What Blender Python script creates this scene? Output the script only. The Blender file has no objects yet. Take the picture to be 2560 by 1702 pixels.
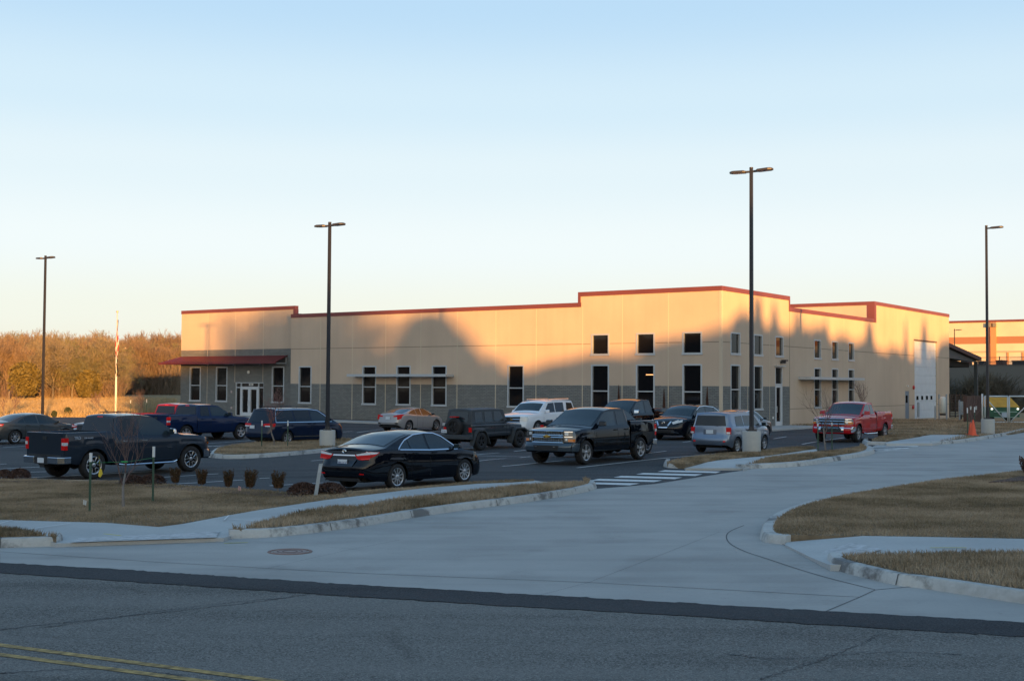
import bpy, bmesh, math, random
import numpy as np
from mathutils import Vector, Matrix, geometry
random.seed(11); RNG = np.random.default_rng(5)
S = bpy.context.scene; COL = S.collection
R = math.radians
# ------------------------------------------------------------------ camera
CAMZ = 2.62; F = 3085.0
PITCH = math.atan(111/F); ROLL = 0.0057
_r = Vector((1,0,0)); _f = Vector((0,math.cos(PITCH),math.sin(PITCH))); _u = Vector((0,-math.sin(PITCH),math.cos(PITCH)))
CR = _r*math.cos(ROLL)+_u*math.sin(ROLL); CU = _u*math.cos(ROLL)-_r*math.sin(ROLL); CF = _f
CAM = Vector((0,0,CAMZ))
cd = bpy.data.cameras.new('camera'); cam = bpy.data.objects.new('camera', cd); COL.objects.link(cam)
cd.sensor_width = 36; cd.lens = F/2560*36; cd.clip_start = .1; cd.clip_end = 3000
M = Matrix((CR, CU, -CF)).transposed().to_4x4(); M.translation = CAM
cam.matrix_world = M; S.camera = cam
# ------------------------------------------------------------------ light
EXPO = 1.2
SUN_EL = 2.7; SUN_AZ = 160.0        # degrees, azimuth clockwise from +Y : behind the camera, to the right
SV = Vector((math.sin(R(SUN_AZ))*math.cos(R(SUN_EL)), math.cos(R(SUN_AZ))*math.cos(R(SUN_EL)), math.sin(R(SUN_EL))))
sl = bpy.data.lights.new('sun', 'SUN'); so = bpy.data.objects.new('sun', sl); COL.objects.link(so)
sl.energy = 5.0; sl.angle = R(.55); sl.color = (1.0, .465, .12)
so.rotation_euler = SV.to_track_quat('Z','Y').to_euler(); so.location = (20,-30,30)
w = bpy.data.worlds.new('World'); S.world = w; w.use_nodes = True
nt = w.node_tree; N = nt.nodes; L = nt.links
for n in list(N): N.remove(n)
wo = N.new('ShaderNodeOutputWorld'); bg = N.new('ShaderNodeBackground')
sky = N.new('ShaderNodeTexSky'); sky.sky_type = 'NISHITA'; sky.sun_disc = False
sky.sun_elevation = R(SUN_EL); sky.sun_rotation = R(SUN_AZ); sky.altitude = 300; sky.air_density = 1.0; sky.dust_density = .6; sky.ozone_density = 2.0
L.new(bg.outputs[0], wo.inputs[0])
bg.inputs[1].default_value = .15
# the Nishita sky keeps the glow round the sun; a clear-evening gradient over elevation sets the pale, hazy horizon
tcw = N.new('ShaderNodeTexCoord'); sep = N.new('ShaderNodeSeparateXYZ'); L.new(tcw.outputs['Generated'], sep.inputs[0])
mrw = N.new('ShaderNodeMapRange'); mrw.inputs[1].default_value = -.05; mrw.inputs[2].default_value = 1; L.new(sep.outputs[2], mrw.inputs[0])
rw = N.new('ShaderNodeValToRGB'); L.new(mrw.outputs[0], rw.inputs[0]); e = rw.color_ramp.elements; rw.color_ramp.interpolation = 'EASE'
SKYC = [(-.05,(.50,.50,.46)),(.0,(.90,.84,.66)),(.055,(.92,.95,.86)),(.11,(.91,.985,1.0)),(.17,(.81,.93,.985)),(.22,(.69,.865,.98)),(.30,(.52,.745,.955)),(.5,(.26,.47,.75)),(1.0,(.18,.35,.58))]
while len(e) < len(SKYC): e.new(.5)
for i,(z_,c_) in enumerate(SKYC): e[i].position = (z_+.05)/1.05; e[i].color = (*c_,1)
SKYK = 6.667/(2**EXPO)
vs_ = N.new('ShaderNodeVectorMath'); vs_.operation = 'SCALE'; vs_.inputs['Scale'].default_value = SKYK; L.new(rw.outputs[0], vs_.inputs[0])
# azimuth: pale where the camera looks, sides set darker and bluer for reflections, warm glow by the sun boosted to fill shaded walls
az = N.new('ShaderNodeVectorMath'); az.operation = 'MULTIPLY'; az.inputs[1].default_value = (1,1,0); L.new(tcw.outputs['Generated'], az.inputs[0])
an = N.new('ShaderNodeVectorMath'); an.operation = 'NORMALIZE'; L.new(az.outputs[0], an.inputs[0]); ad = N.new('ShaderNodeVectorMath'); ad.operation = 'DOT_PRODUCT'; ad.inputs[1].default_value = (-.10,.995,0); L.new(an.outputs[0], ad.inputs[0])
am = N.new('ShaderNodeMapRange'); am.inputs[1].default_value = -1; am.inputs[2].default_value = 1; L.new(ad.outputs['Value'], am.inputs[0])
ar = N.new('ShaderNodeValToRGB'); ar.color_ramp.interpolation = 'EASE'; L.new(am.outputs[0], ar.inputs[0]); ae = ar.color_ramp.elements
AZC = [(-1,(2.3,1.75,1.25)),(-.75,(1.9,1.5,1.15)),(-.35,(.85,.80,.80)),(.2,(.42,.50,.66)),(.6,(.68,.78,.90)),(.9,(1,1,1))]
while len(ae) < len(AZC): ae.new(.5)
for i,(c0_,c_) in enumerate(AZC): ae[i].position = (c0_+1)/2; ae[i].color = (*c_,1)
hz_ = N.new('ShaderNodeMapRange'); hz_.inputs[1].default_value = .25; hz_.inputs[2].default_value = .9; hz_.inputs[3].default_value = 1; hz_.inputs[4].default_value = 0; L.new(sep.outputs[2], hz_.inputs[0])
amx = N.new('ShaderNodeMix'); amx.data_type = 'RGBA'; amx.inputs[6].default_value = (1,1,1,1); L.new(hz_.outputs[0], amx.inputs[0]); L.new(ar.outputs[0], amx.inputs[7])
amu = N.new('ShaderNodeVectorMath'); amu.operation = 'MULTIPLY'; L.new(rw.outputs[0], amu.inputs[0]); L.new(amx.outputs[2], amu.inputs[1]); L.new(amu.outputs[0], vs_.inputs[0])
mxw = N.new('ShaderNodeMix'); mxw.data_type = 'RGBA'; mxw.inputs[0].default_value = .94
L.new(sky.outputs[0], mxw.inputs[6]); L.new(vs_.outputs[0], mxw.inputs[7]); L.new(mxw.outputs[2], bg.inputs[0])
S.view_settings.view_transform = 'Standard'; S.view_settings.look = 'None'; S.view_settings.exposure = EXPO; S.view_settings.gamma = 1
S.render.engine = 'CYCLES'
S.cycles.max_bounces = 6; S.cycles.transparent_max_bounces = 8

# ------------------------------------------------------------------ helpers
def P2(px, py, D):                      # pixel of the photograph + depth along Y -> point
    d = CF + CR*((px-1280)/F) - CU*((py-851)/F)
    return CAM + d*(D/d.y)
GPTS = [(-12.5,37,-.30),(-8,34,-.18),(-3,31,-.04),(2.5,40.7,0.),(4.6,43.6,.0),(-10,58,-.28),(-6,74,-.16),(-1,54,-.30),(1,50,-.18),(8.7,60,.02),(9,50,-.06),
        (16,57,.06),(-24,60,-.38),(-14,65,-.34),(-35,70,-.5),(12,73,0),(20,84,0),(30,100,.0),(0,82,-.02),(-15,92,-.05),(-30,100,-.2),(0,10,0),(-10,18,0),(12,20,.05),(8,30,0),
        (15,40,.05),(20,52,.05),(22,65,.05),(30,75,.1),(-60,60,-.6),(-20,30,-.25),(-30,40,-.4),(30,30,.2),(-25,10,-.1),(30,10,.1),(0,-20,0),(-60,20,-.3),(60,60,.3),(60,20,.3)]
_GA = np.array(GPTS)
def g(x, y):
    d2 = (_GA[:,0]-x)**2 + (_GA[:,1]-y)**2
    wt = 1/(d2+9.0)**2
    return float((wt*_GA[:,2]).sum()/wt.sum())
def gnd(px, py, off=0.0):
    d = CF + CR*((px-1280)/F) - CU*((py-851)/F)
    z = off; P = CAM
    for _ in range(12):
        t = (z-CAMZ)/d.z; P = CAM + d*t
        z = g(P.x,P.y)+off
    return Vector((P.x,P.y,z))
# materials -------------------------------------------------------
MATS = {}
def mat(name, col=(.5,.5,.5), rough=.6, metal=0, spec=.5, coat=0, emis=None, es=0, noise=None, bump=None, alpha=None, trans=0):
    """noise=(scale, amount[, detail]) varies the base colour; bump=(scale, strength[,dist])."""
    if name in MATS: return MATS[name]
    m = bpy.data.materials.new(name); m.use_nodes = True; MATS[name] = m
    t = m.node_tree; n = t.nodes; b = n['Principled BSDF']
    b.inputs['Base Color'].default_value = (*col,1); b.inputs['Roughness'].default_value = rough; b.inputs['Metallic'].default_value = metal
    b.inputs['Specular IOR Level'].default_value = spec; b.inputs['Coat Weight'].default_value = coat; b.inputs['Coat Roughness'].default_value = .03
    if trans: b.inputs['Transmission Weight'].default_value = trans
    if emis: b.inputs['Emission Color'].default_value = (*emis,1); b.inputs['Emission Strength'].default_value = es
    tc = n.new('ShaderNodeTexCoord')
    if noise:
        nz = n.new('ShaderNodeTexNoise'); nz.inputs['Scale'].default_value = noise[0]; nz.inputs['Detail'].default_value = noise[2] if len(noise)>2 else 4
        t.links.new(tc.outputs['Object'], nz.inputs['Vector'])
        mr = n.new('ShaderNodeMapRange'); mr.inputs[1].default_value=.3; mr.inputs[2].default_value=.7
        mr.inputs[3].default_value = 1-noise[1]; mr.inputs[4].default_value = 1+noise[1]
        t.links.new(nz.outputs[0], mr.inputs[0])
        mx = n.new('ShaderNodeVectorMath'); mx.operation='SCALE'; mx.inputs[0].default_value = col
        t.links.new(mr.outputs[0], mx.inputs['Scale']); t.links.new(mx.outputs[0], b.inputs['Base Color'])
    if bump:
        nb = n.new('ShaderNodeTexNoise'); nb.inputs['Scale'].default_value = bump[0]; nb.inputs['Detail'].default_value = 5
        t.links.new(tc.outputs['Object'], nb.inputs['Vector'])
        bp = n.new('ShaderNodeBump'); bp.inputs['Strength'].default_value = bump[1]; bp.inputs['Distance'].default_value = bump[2] if len(bump)>2 else .02
        t.links.new(nb.outputs[0], bp.inputs['Height']); t.links.new(bp.outputs[0], b.inputs['Normal'])
    return m
class NG:                                # tiny node-graph helper for custom materials
    def __init__(s, name, rough=.6, spec=.5, metal=0):
        s.m = bpy.data.materials.new(name); s.m.use_nodes = True; MATS[name] = s.m
        s.t = s.m.node_tree; s.n = s.t.nodes; s.b = s.n['Principled BSDF']
        s.b.inputs['Roughness'].default_value = rough; s.b.inputs['Specular IOR Level'].default_value = spec; s.b.inputs['Metallic'].default_value = metal
        s.tc = s.n.new('ShaderNodeTexCoord').outputs['Object']
    def link(s,a,b): s.t.links.new(a,b)
    def vec(s, scale, rot=(0,0,0), src=None):
        mp = s.n.new('ShaderNodeMapping'); mp.inputs['Scale'].default_value = scale; mp.inputs['Rotation'].default_value = rot
        s.link(src or s.tc, mp.inputs[0]); return mp.outputs[0]
    def noise(s, scale, detail=4, vec=None, rough=.5, dist=0):
        z = s.n.new('ShaderNodeTexNoise'); z.inputs['Scale'].default_value = scale; z.inputs['Detail'].default_value = detail
        z.inputs['Roughness'].default_value = rough; z.inputs['Distortion'].default_value = dist
        s.link(vec if vec is not None else s.tc, z.inputs['Vector']); return z.outputs[0]
    def ramp(s, fac, stops):
        r = s.n.new('ShaderNodeValToRGB'); e = r.color_ramp.elements
        while len(e) < len(stops): e.new(.5)
        for i,(p,c) in enumerate(stops): e[i].position = p; e[i].color = (*c,1) if len(c)==3 else c
        s.link(fac, r.inputs[0]); return r.outputs[0]
    def rng(s, v, a,b,c,d):
        r = s.n.new('ShaderNodeMapRange'); 
        for i,k in enumerate((a,b,c,d)): r.inputs[1+i].default_value = k
        s.link(v, r.inputs[0]); return r.outputs[0]
    def mix(s, fac, A, B, mode='MIX'):
        x = s.n.new('ShaderNodeMix'); x.data_type='RGBA'; x.blend_type = mode
        if isinstance(fac,(int,float)): x.inputs[0].default_value = fac
        else: s.link(fac, x.inputs[0])
        for k,v in ((6,A),(7,B)):
            if isinstance(v,tuple): x.inputs[k].default_value = (*v,1)
            else: s.link(v, x.inputs[k])
        return x.outputs[2]
    def math(s, op, a, b=None):
        x = s.n.new('ShaderNodeMath'); x.operation = op
        for k,v in ((0,a),(1,b)):
            if v is None: continue
            if isinstance(v,(int,float)): x.inputs[k].default_value = v
            else: s.link(v, x.inputs[k])
        return x.outputs[0]
    def bump(s, h, strength=.3, dist=.02):
        b = s.n.new('ShaderNodeBump'); b.inputs['Strength'].default_value = strength; b.inputs['Distance'].default_value = dist
        s.link(h, b.inputs['Height']); s.link(b.outputs[0], s.b.inputs['Normal'])
    def color(s, c):
        s.link(c, s.b.inputs['Base Color'])
# mesh builder ---------------------------------------------------
class MB:
    def __init__(s): s.v=[]; s.f=[]; s.m=[]
    def add(s, vs, fs, mi=0):
        o=len(s.v); s.v += [tuple(p) for p in vs]; s.f += [tuple(i+o for i in f) for f in fs]; s.m += [mi]*len(fs); return s
    def hexa(s, p, mi=0):  # 8 points: bottom 4 ccw, top 4
        return s.add(p, [(3,2,1,0),(4,5,6,7),(0,1,5,4),(1,2,6,5),(2,3,7,6),(3,0,4,7)], mi)
    def box(s, x0,x1,y0,y1,z0,z1, mi=0, T=None):
        p=[(x0,y0,z0),(x1,y0,z0),(x1,y1,z0),(x0,y1,z0),(x0,y0,z1),(x1,y0,z1),(x1,y1,z1),(x0,y1,z1)]
        if T: p=[T(*q) for q in p]
        return s.hexa(p, mi)
    def quad(s, a,b,c,d, mi=0): return s.add([a,b,c,d],[(0,1,2,3)],mi)
    def tube(s, pts, rad, n=8, mi=0, cap=True):
        pts=[Vector(p) for p in pts]; rs = rad if isinstance(rad,(list,tuple)) else [rad]*len(pts)
        vs=[]; fs=[]; up=None
        for i,p in enumerate(pts):
            t=(pts[min(i+1,len(pts)-1)]-pts[max(i-1,0)]).normalized()
            if up is None: up = Vector((0,0,1)) if abs(t.z)<.9 else Vector((1,0,0))
            a=t.cross(up)
            if a.length<1e-4: a=t.cross(Vector((0,1,0)))
            a.normalize(); b=t.cross(a).normalized()
            for k in range(n):
                q=2*math.pi*k/n; vs.append(p+a*math.cos(q)*rs[i]+b*math.sin(q)*rs[i])
        for i in range(len(pts)-1):
            for k in range(n):
                j=(k+1)%n; fs.append((i*n+k,(i+1)*n+k,(i+1)*n+j,i*n+j))
        if cap: fs.append(tuple(range(n))); fs.append(tuple((len(pts)-1)*n+k for k in reversed(range(n))))
        return s.add(vs,fs,mi)
    def lathe(s, prof, n=24, c=(0,0,0), axis='z', mi=0):
        vs=[];fs=[]
        for (r,h) in prof:
            for k in range(n):
                q=2*math.pi*k/n; a,b=r*math.cos(q),r*math.sin(q)
                vs.append((c[0]+a,c[1]+b,c[2]+h) if axis=='z' else (c[0]+a,c[1]+h,c[2]+b))
        for i in range(len(prof)-1):
            for k in range(n):
                j=(k+1)%n; fs.append((i*n+k,i*n+j,(i+1)*n+j,(i+1)*n+k))
        return s.add(vs,fs,mi)
    def prism(s, poly, h0, h1, mi=0, T=None):   # poly 2d -> extruded between h0,h1 (third coord)
        n=len(poly); vs=[(a,b,h0) for a,b in poly]+[(a,b,h1) for a,b in poly]
        if T: vs=[T(*q) for q in vs]
        fs=[tuple(reversed(range(n))), tuple(range(n,2*n))]+[(i,(i+1)%n,n+(i+1)%n,n+i) for i in range(n)]
        return s.add(vs,fs,mi)
    def build(s, name, mats, parent=None, smooth=False, local=False, fixn=True, angle=None):
        me=bpy.data.meshes.new(name)
        off = parent.matrix_world.translation if (parent and not local) else Vector((0,0,0))
        if parent and not local: off = PLOC.get(parent.name, Vector((0,0,0)))
        vs=[(p[0]-off[0],p[1]-off[1],p[2]-off[2]) for p in s.v]
        me.from_pydata(vs,[],s.f)
        ms = mats if isinstance(mats,(list,tuple)) else [mats]
        for m_ in ms: me.materials.append(m_)
        me.polygons.foreach_set('material_index', s.m)
        if fixn:
            bm=bmesh.new(); bm.from_mesh(me); bmesh.ops.recalc_face_normals(bm, faces=bm.faces); bm.to_mesh(me); bm.free()
        if smooth: me.shade_smooth()
        if angle: me.shade_smooth(); me.set_sharp_from_angle(angle=R(angle))
        o=bpy.data.objects.new(name,me); COL.objects.link(o)
        if parent: o.parent=parent
        return o
PLOC={}
def thing(name, label, cat, loc=(0,0,0), rz=0, group=None):
    o=bpy.data.objects.new(name,None); COL.objects.link(o); o.location=loc; o.rotation_euler=(0,0,rz); o.empty_display_size=.3
    o['label']=label; o['category']=cat
    if group: o['group']=group
    PLOC[o.name]=Vector(loc)
    return o
def tag(o,label,cat,group=None):
    o['label']=label; o['category']=cat
    if group: o['group']=group
    return o
def struct(o, kind='structure'): o['kind']=kind; return o
def dup(root, loc, rz=0, label=None, group=None, scale=None):
    r=root.copy(); COL.objects.link(r); r.location=loc; r.rotation_euler=(0,0,rz)
    if scale: r.scale=scale
    if label: r['label']=label
    if group: r['group']=group
    for ch in list(root.children):
        c=ch.copy(); COL.objects.link(c); c.parent=r
        for gch in list(ch.children):
            d=gch.copy(); COL.objects.link(d); d.parent=c
    return r
def tri_poly(poly, step=None):
    """poly 2d -> (verts2d, tris) constrained, with interior grid points."""
    pts=[]
    n=len(poly)
    for i in range(n):
        a=Vector(poly[i][:2]); b=Vector(poly[(i+1)%n][:2]); k=max(1,int((b-a).length/step)) if step else 1
        for j in range(k): pts.append(a.lerp(b,j/k))
    nb=len(pts)
    if step:
        xs=[p.x for p in pts]; ys=[p.y for p in pts]
        X=np.arange(min(xs),max(xs),step); Y=np.arange(min(ys),max(ys),step)
        P=np.array([(p.x,p.y) for p in pts]); Q=np.roll(P,-1,0)
        for x in X:
            for y in Y:
                c=((P[:,1]>y)!=(Q[:,1]>y)); 
                with np.errstate(all='ignore'): xi=(Q[:,0]-P[:,0])*(y-P[:,1])/(Q[:,1]-P[:,1])+P[:,0]
                if (c&(x<xi)).sum()%2:
                    if np.min((P[:,0]-x)**2+(P[:,1]-y)**2) > (step*.4)**2: pts.append(Vector((x,y)))
    r=geometry.delaunay_2d_cdt(pts,[],[list(range(nb))],1,1e-5)
    return [tuple(v) for v in r[0]], [tuple(f) for f in r[2]]
def skirt(mb, V3, fs, dz=.30):
    cnt={}
    for f in fs:
        for i in range(len(f)):
            a,b=f[i],f[(i+1)%len(f)]; k=(min(a,b),max(a,b)); cnt[k]=cnt.get(k,0)+1
    for (a,b),c in cnt.items():
        if c==1: A,B_=V3[a],V3[b]; mb.add([A,B_,(B_[0],B_[1],B_[2]-dz),(A[0],A[1],A[2]-dz)],[(0,1,2,3)])
def sheet(name, pts, off, m, step=2.0, kind='structure', parent=None):
    vs,fs=tri_poly([(p[0],p[1]) for p in pts], step)
    V3=[(x,y,g(x,y)+off) for x,y in vs]; mb=MB(); mb.add(V3, fs)
    if off>.05: skirt(mb,V3,fs)
    o=mb.build(name,m,parent,angle=50)
    me=o.data
    if len(me.polygons) and sum(p.normal.z for p in me.polygons)<0: me.flip_normals()
    if kind: struct(o,kind)
    return o
def smooth_path(pts, k=2):
    pts=[Vector(p[:2]) for p in pts]
    for _ in range(k):
        out=[pts[0]]
        for a,b in zip(pts[:-1],pts[1:]): out += [a.lerp(b,.25),a.lerp(b,.75)]
        out.append(pts[-1]); pts=out
    return pts
def offset_path(pts, d, closed=False):   # offset to the left of travel by d
    out=[]; n=len(pts)
    for i,p in enumerate(pts):
        a=pts[(i-1)%n] if (closed or i>0) else pts[i]; b=pts[(i+1)%n] if (closed or i<n-1) else pts[i]
        t=(b-a); t = t.normalized() if t.length>1e-6 else Vector((1,0))
        out.append(p+Vector((-t.y,t.x))*d)
    return out
# ================================================================== surface materials
def asphalt(name, c0, c1, warm=(0,0,0), crack=.0):
    q=NG(name, rough=.93, spec=.25)
    big=q.noise(.18,4); fine=q.noise(75,2,rough=.6); mid=q.noise(2.2,5)
    c=q.mix(q.rng(mid,.3,.7,0,1), c0, c1)
    c=q.mix(q.rng(big,.35,.65,0,.35), c, tuple(k*.72 for k in c0))
    sp=q.ramp(fine,[(.40,tuple(k*.55 for k in c0)),(.52,c0),(.62,tuple(min(1,k*1.9) for k in c1))])
    c=q.mix(.35,c,sp)
    vo=q.n.new('ShaderNodeTexVoronoi'); vo.inputs['Scale'].default_value=62; vo.inputs['Randomness'].default_value=1; q.link(q.tc,vo.inputs['Vector'])
    sx=q.n.new('ShaderNodeSeparateColor'); q.link(vo.outputs[1],sx.inputs[0])
    lum=q.rng(sx.outputs[0],0,1,.45,1.62); vm_=q.n.new('ShaderNodeVectorMath'); vm_.operation='SCALE'; q.link(c,vm_.inputs[0]); q.link(lum,vm_.inputs['Scale']); c=vm_.outputs[0]
    wp=q.noise(1.0,3,q.vec((.09,.8,1),(0,0,R(14)))); c=q.mix(q.rng(wp,.42,.62,0,.40),c,tuple(k*1.3 for k in c1)); c=q.mix(q.rng(wp,.46,.32,0,.55),c,tuple(k*.62 for k in c0))
    if crack:
        wv=q.n.new('ShaderNodeTexVoronoi'); wv.feature='DISTANCE_TO_EDGE'; wv.inputs['Scale'].default_value=.34
        nz=q.n.new('ShaderNodeTexNoise'); nz.inputs['Scale'].default_value=1.7; nz.inputs['Detail'].default_value=6; q.link(q.tc,nz.inputs['Vector'])
        vm=q.n.new('ShaderNodeMix'); vm.data_type='VECTOR'; vm.inputs[0].default_value=.13; q.link(q.tc,vm.inputs[4]); q.link(nz.outputs[1],vm.inputs[5])
        q.link(vm.outputs[1],wv.inputs['Vector'])
        near=q.rng(wv.outputs[0],.0,.022,1,0); msk=q.rng(q.noise(.55,2),.50,.62,0,crack)
        c=q.mix(q.math('MULTIPLY',near,msk),c,tuple(k*.22 for k in c0))
    q.color(c); q.bump(fine,.5,.01); return q.m
M_LOT=asphalt('lot_asphalt',(.050,.051,.054),(.070,.070,.072))
M_STREET=asphalt('street_asphalt',(.132,.125,.114),(.172,.162,.147),crack=.30)
M_PATCH=asphalt('patch_asphalt',(.034,.036,.040),(.046,.047,.05))
def concrete(name,c0,c1,joint=None,stain=0, streak=0, tyre=0):
    q=NG(name, rough=.85, spec=.3)
    mid=q.noise(.9,6); fine=q.noise(22,4); big=q.noise(.16,3)
    c=q.mix(q.rng(mid,.3,.7,0,1),c0,c1); c=q.mix(q.rng(big,.38,.62,0,.5),c,tuple(k*.80 for k in c0))
    c=q.mix(q.rng(fine,.35,.65,.0,.16),c,tuple(k*.6 for k in c0))
    if streak:
        s1=q.noise(1.0,5,q.vec((.10,1.5,1),(0,0,R(-8)))); c=q.mix(q.rng(s1,.50,.68,0,streak),c,tuple(k*.52 for k in c0))
        s2=q.noise(1.0,5,q.vec((.14,2.3,1),(0,0,R(-14)))); c=q.mix(q.rng(s2,.55,.75,0,streak*.8),c,tuple(min(1,k*1.25) for k in c1))
    if tyre:
        sp=q.noise(7,6,rough=.75); c=q.mix(q.rng(sp,.62,.76,0,.6),c,(.10,.10,.10)); s4=q.noise(.55,7,rough=.72); c=q.mix(q.rng(s4,.54,.70,0,.38),c,tuple(k*.55 for k in c0))
        wv=q.n.new('ShaderNodeTexWave'); wv.wave_type='RINGS'; wv.inputs['Scale'].default_value=.16; wv.inputs['Distortion'].default_value=2.2; wv.inputs['Detail'].default_value=3; wv.inputs['Detail Scale'].default_value=.6
        mp=q.n.new('ShaderNodeMapping'); mp.inputs['Location'].default_value=(-14,-6,0); q.link(q.tc,mp.inputs[0]); q.link(mp.outputs[0],wv.inputs['Vector'])
        c=q.mix(q.math('MULTIPLY',q.rng(wv.outputs[0],.62,.95,0,.26),q.rng(big,.35,.6,.2,1)),c,tuple(k*.62 for k in c0))
        pt=q.noise(.42,2); c=q.mix(q.rng(pt,.45,.52,0,.18),c,tuple(min(1,k*1.22) for k in c1))
    if stain:
        st=q.noise(.75,6,rough=.7); c=q.mix(q.rng(st,.53,.62,0,stain),c,(.055,.058,.065)); s3=q.noise(6,5); c=q.mix(q.rng(s3,.5,.75,0,.35),c,(.20,.17,.13))
    q.color(c); q.bump(fine,.15,.006); return q.m
M_DRIVE=concrete('driveway_concrete',(.375,.358,.335),(.435,.415,.385),streak=.25,tyre=1)
M_WALK=concrete('sidewalk_concrete',(.44,.44,.43),(.54,.54,.52))
M_KERB=concrete('kerb_concrete',(.46,.45,.43),(.58,.57,.53),stain=.72)
M_BLOCK=concrete('pole_base_concrete',(.44,.43,.40),(.56,.55,.51))
M_PAINT=mat('white_road_paint',(.62,.62,.60),.7,noise=(9,.16,6))
M_YEL=mat('yellow_road_paint',(.33,.215,.070),.8,noise=(11,.6,6))
M_JOINT=mat('joint_dark',(.10,.10,.10),.9)
M_JLIGHT=mat('joint_light',(.68,.68,.66),.8)
def dirtgrass(name,cs):
    q=NG(name, rough=.95, spec=.1)
    a=q.noise(1.4,5); b=q.noise(14,4); c=q.ramp(a,[(.32,cs[0]),(.5,cs[1]),(.68,cs[2])]); c=q.mix(q.rng(b,.35,.65,0,.45),c,tuple(k*.5 for k in cs[0]))
    q.color(c); q.bump(b,.6,.03); return q.m
M_TURF=dirtgrass('dormant_turf',[(.19,.145,.095),(.26,.20,.135),(.34,.265,.18)])
M_FIELD=dirtgrass('tall_dry_grass',[(.30,.20,.10),(.38,.26,.14),(.44,.31,.18)])
M_MULCH=mat('mulch',(.085,.05,.04),.95,noise=(16,.5,5),bump=(30,.8,.03))
# grass blades: colour picked per blade through a colour attribute free random (object space noise)
def blade_mat(name, stops):
    q=NG(name, rough=.8, spec=.15)
    wn=q.n.new('ShaderNodeTexNoise'); wn.inputs['Scale'].default_value=38; wn.inputs['Detail'].default_value=1; q.link(q.tc,wn.inputs['Vector'])
    big=q.rng(q.noise(.45,6,rough=.65),.32,.68,.12,.88)
    f=q.math('ADD', q.math('MULTIPLY',wn.outputs[0],.50), q.math('MULTIPLY',big,.50))
    q.color(q.ramp(f,stops)); return q.m
M_BLADE=blade_mat('turf_blades',[(.30,(.12,.095,.06)),(.43,(.25,.19,.12)),(.55,(.36,.275,.185)),(.70,(.50,.39,.275))])

# ================================================================== ground sheets
def terrain_z(x,y):
    z=g(x,y)
    # far left: a low grassy rise running up to the woods ; right rear: bank below the warehouse
    d=max(0,(y-100))/60.0
    z+= .9*min(1,d)**2*(1 if x<5 else 0)
    t=(x*.815-y*.579)        # coordinate to the right of the building's right wall direction
    return z
mb=MB()
xs=sorted(set([round(v,2) for v in list(np.arange(-60,60.1,3))+list(np.arange(-420,-60,20))+list(np.arange(70,421,25))]))
ys=sorted(set([round(v,2) for v in list(np.arange(-12,120.1,3))+list(np.arange(-160,-12,16))+list(np.arange(128,520,16))]))
vs=[(x,y,terrain_z(x,y)-.10) for y in ys for x in xs]; nx=len(xs)
mb.add(vs,[(j*nx+i,j*nx+i+1,(j+1)*nx+i+1,(j+1)*nx+i) for j in range(len(ys)-1) for i in range(nx-1)])
struct(mb.build('ground',M_FIELD,smooth=True))
TALL=[]

# building frame ---------------------------------------------------
BU=Vector((-math.sin(R(54.6)),math.cos(R(54.6)),0)); BV=Vector((math.sin(R(35.4)),math.cos(R(35.4)),0)); BC=Vector((.1699*72.8,72.8,0))
def B(a,b,z=0): p=BC+BU*a+BV*b; return Vector((p.x,p.y,z))
def _ray(px,py): return CF + CR*((px-1280)/F) - CU*((py-851)/F)
def onL(px,py,b=0):                       # pixel -> (a,z) on the plane b=const (facing the car park)
    d=_ray(px,py); n=BV; t=(BC+BV*b-CAM).dot(n)/d.dot(n); P=CAM+d*t; return ((P-BC).dot(BU), P.z)
def onR(px,py,a=0):
    d=_ray(px,py); n=BU; t=(BC+BU*a-CAM).dot(n)/d.dot(n); P=CAM+d*t; return ((P-BC).dot(BV), P.z)

G=lambda L_,o=0: [gnd(x,y,o) for x,y in L_]
# car park asphalt
lot=G([(1525,1221),(1638,1212),(1877,1175),(2010,1152),(2186,1130),(2355,1112)])
lot=[Vector((p.x,p.y,0)) for p in lot]
lotfar=[B(-6,9),B(-2.4,7),B(-2.4,-3.2),B(46,-3.2),B(52,-3.2),Vector((-72,100,0)),Vector((-62,30,0)),Vector((-24,23.5,0)),Vector((-12,24.2,0)),Vector((-3,25.5,0)),Vector((0,27,0)),gnd(1400,1226)]
right_in=[gnd(2416,1090),B(-10,12)]
sheet('parking_lot',[*lot,*lotfar],0.0,M_LOT,2.2)
# concrete driveway (swept over the whole mouth, under the kerbs)
drive=G([(0,1385),(0,1409.5),(343,1429),(900,1465.6),(1700,1510),(2560,1559.6),(2760,1572)])
dr=[Vector((p.x,p.y,0)) for p in drive]
rb=G([(2700,1452),(2560,1400),(2300,1330),(2000,1300),(2050,1250),(2200,1222),(2400,1200),(2700,1180)])
far=G([(2760,1060),(2560,1066),(2450,1082),(2355,1110),(2186,1128),(2010,1150),(1877,1173),(1638,1210),(1525,1219.5),(1440,1226),(1280,1244),(900,1290),(574,1325),(180,1345),(0,1352),(-260,1345)])
DL=(gnd(-260,1297,.15)-gnd(0,1299.6,.15)).normalized(); DL.z=0; DRr=(gnd(2560,1346,.15)-gnd(2159,1339,.15)).normalized(); DRr.z=0
far=far+[far[-1]+DL*28]
DS=(gnd(2760,1572)-gnd(2560,1559.6)).normalized(); DSL=(gnd(-260,1390)-gnd(0,1409.5)).normalized()
sheet('driveway',[gnd(-260,1395)+DSL*28,gnd(-260,1395),*dr,gnd(2760,1577)+DS*30,gnd(2760,1384)+DRr*30,gnd(2900,1180),*far],.008,M_DRIVE,1.6)
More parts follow.
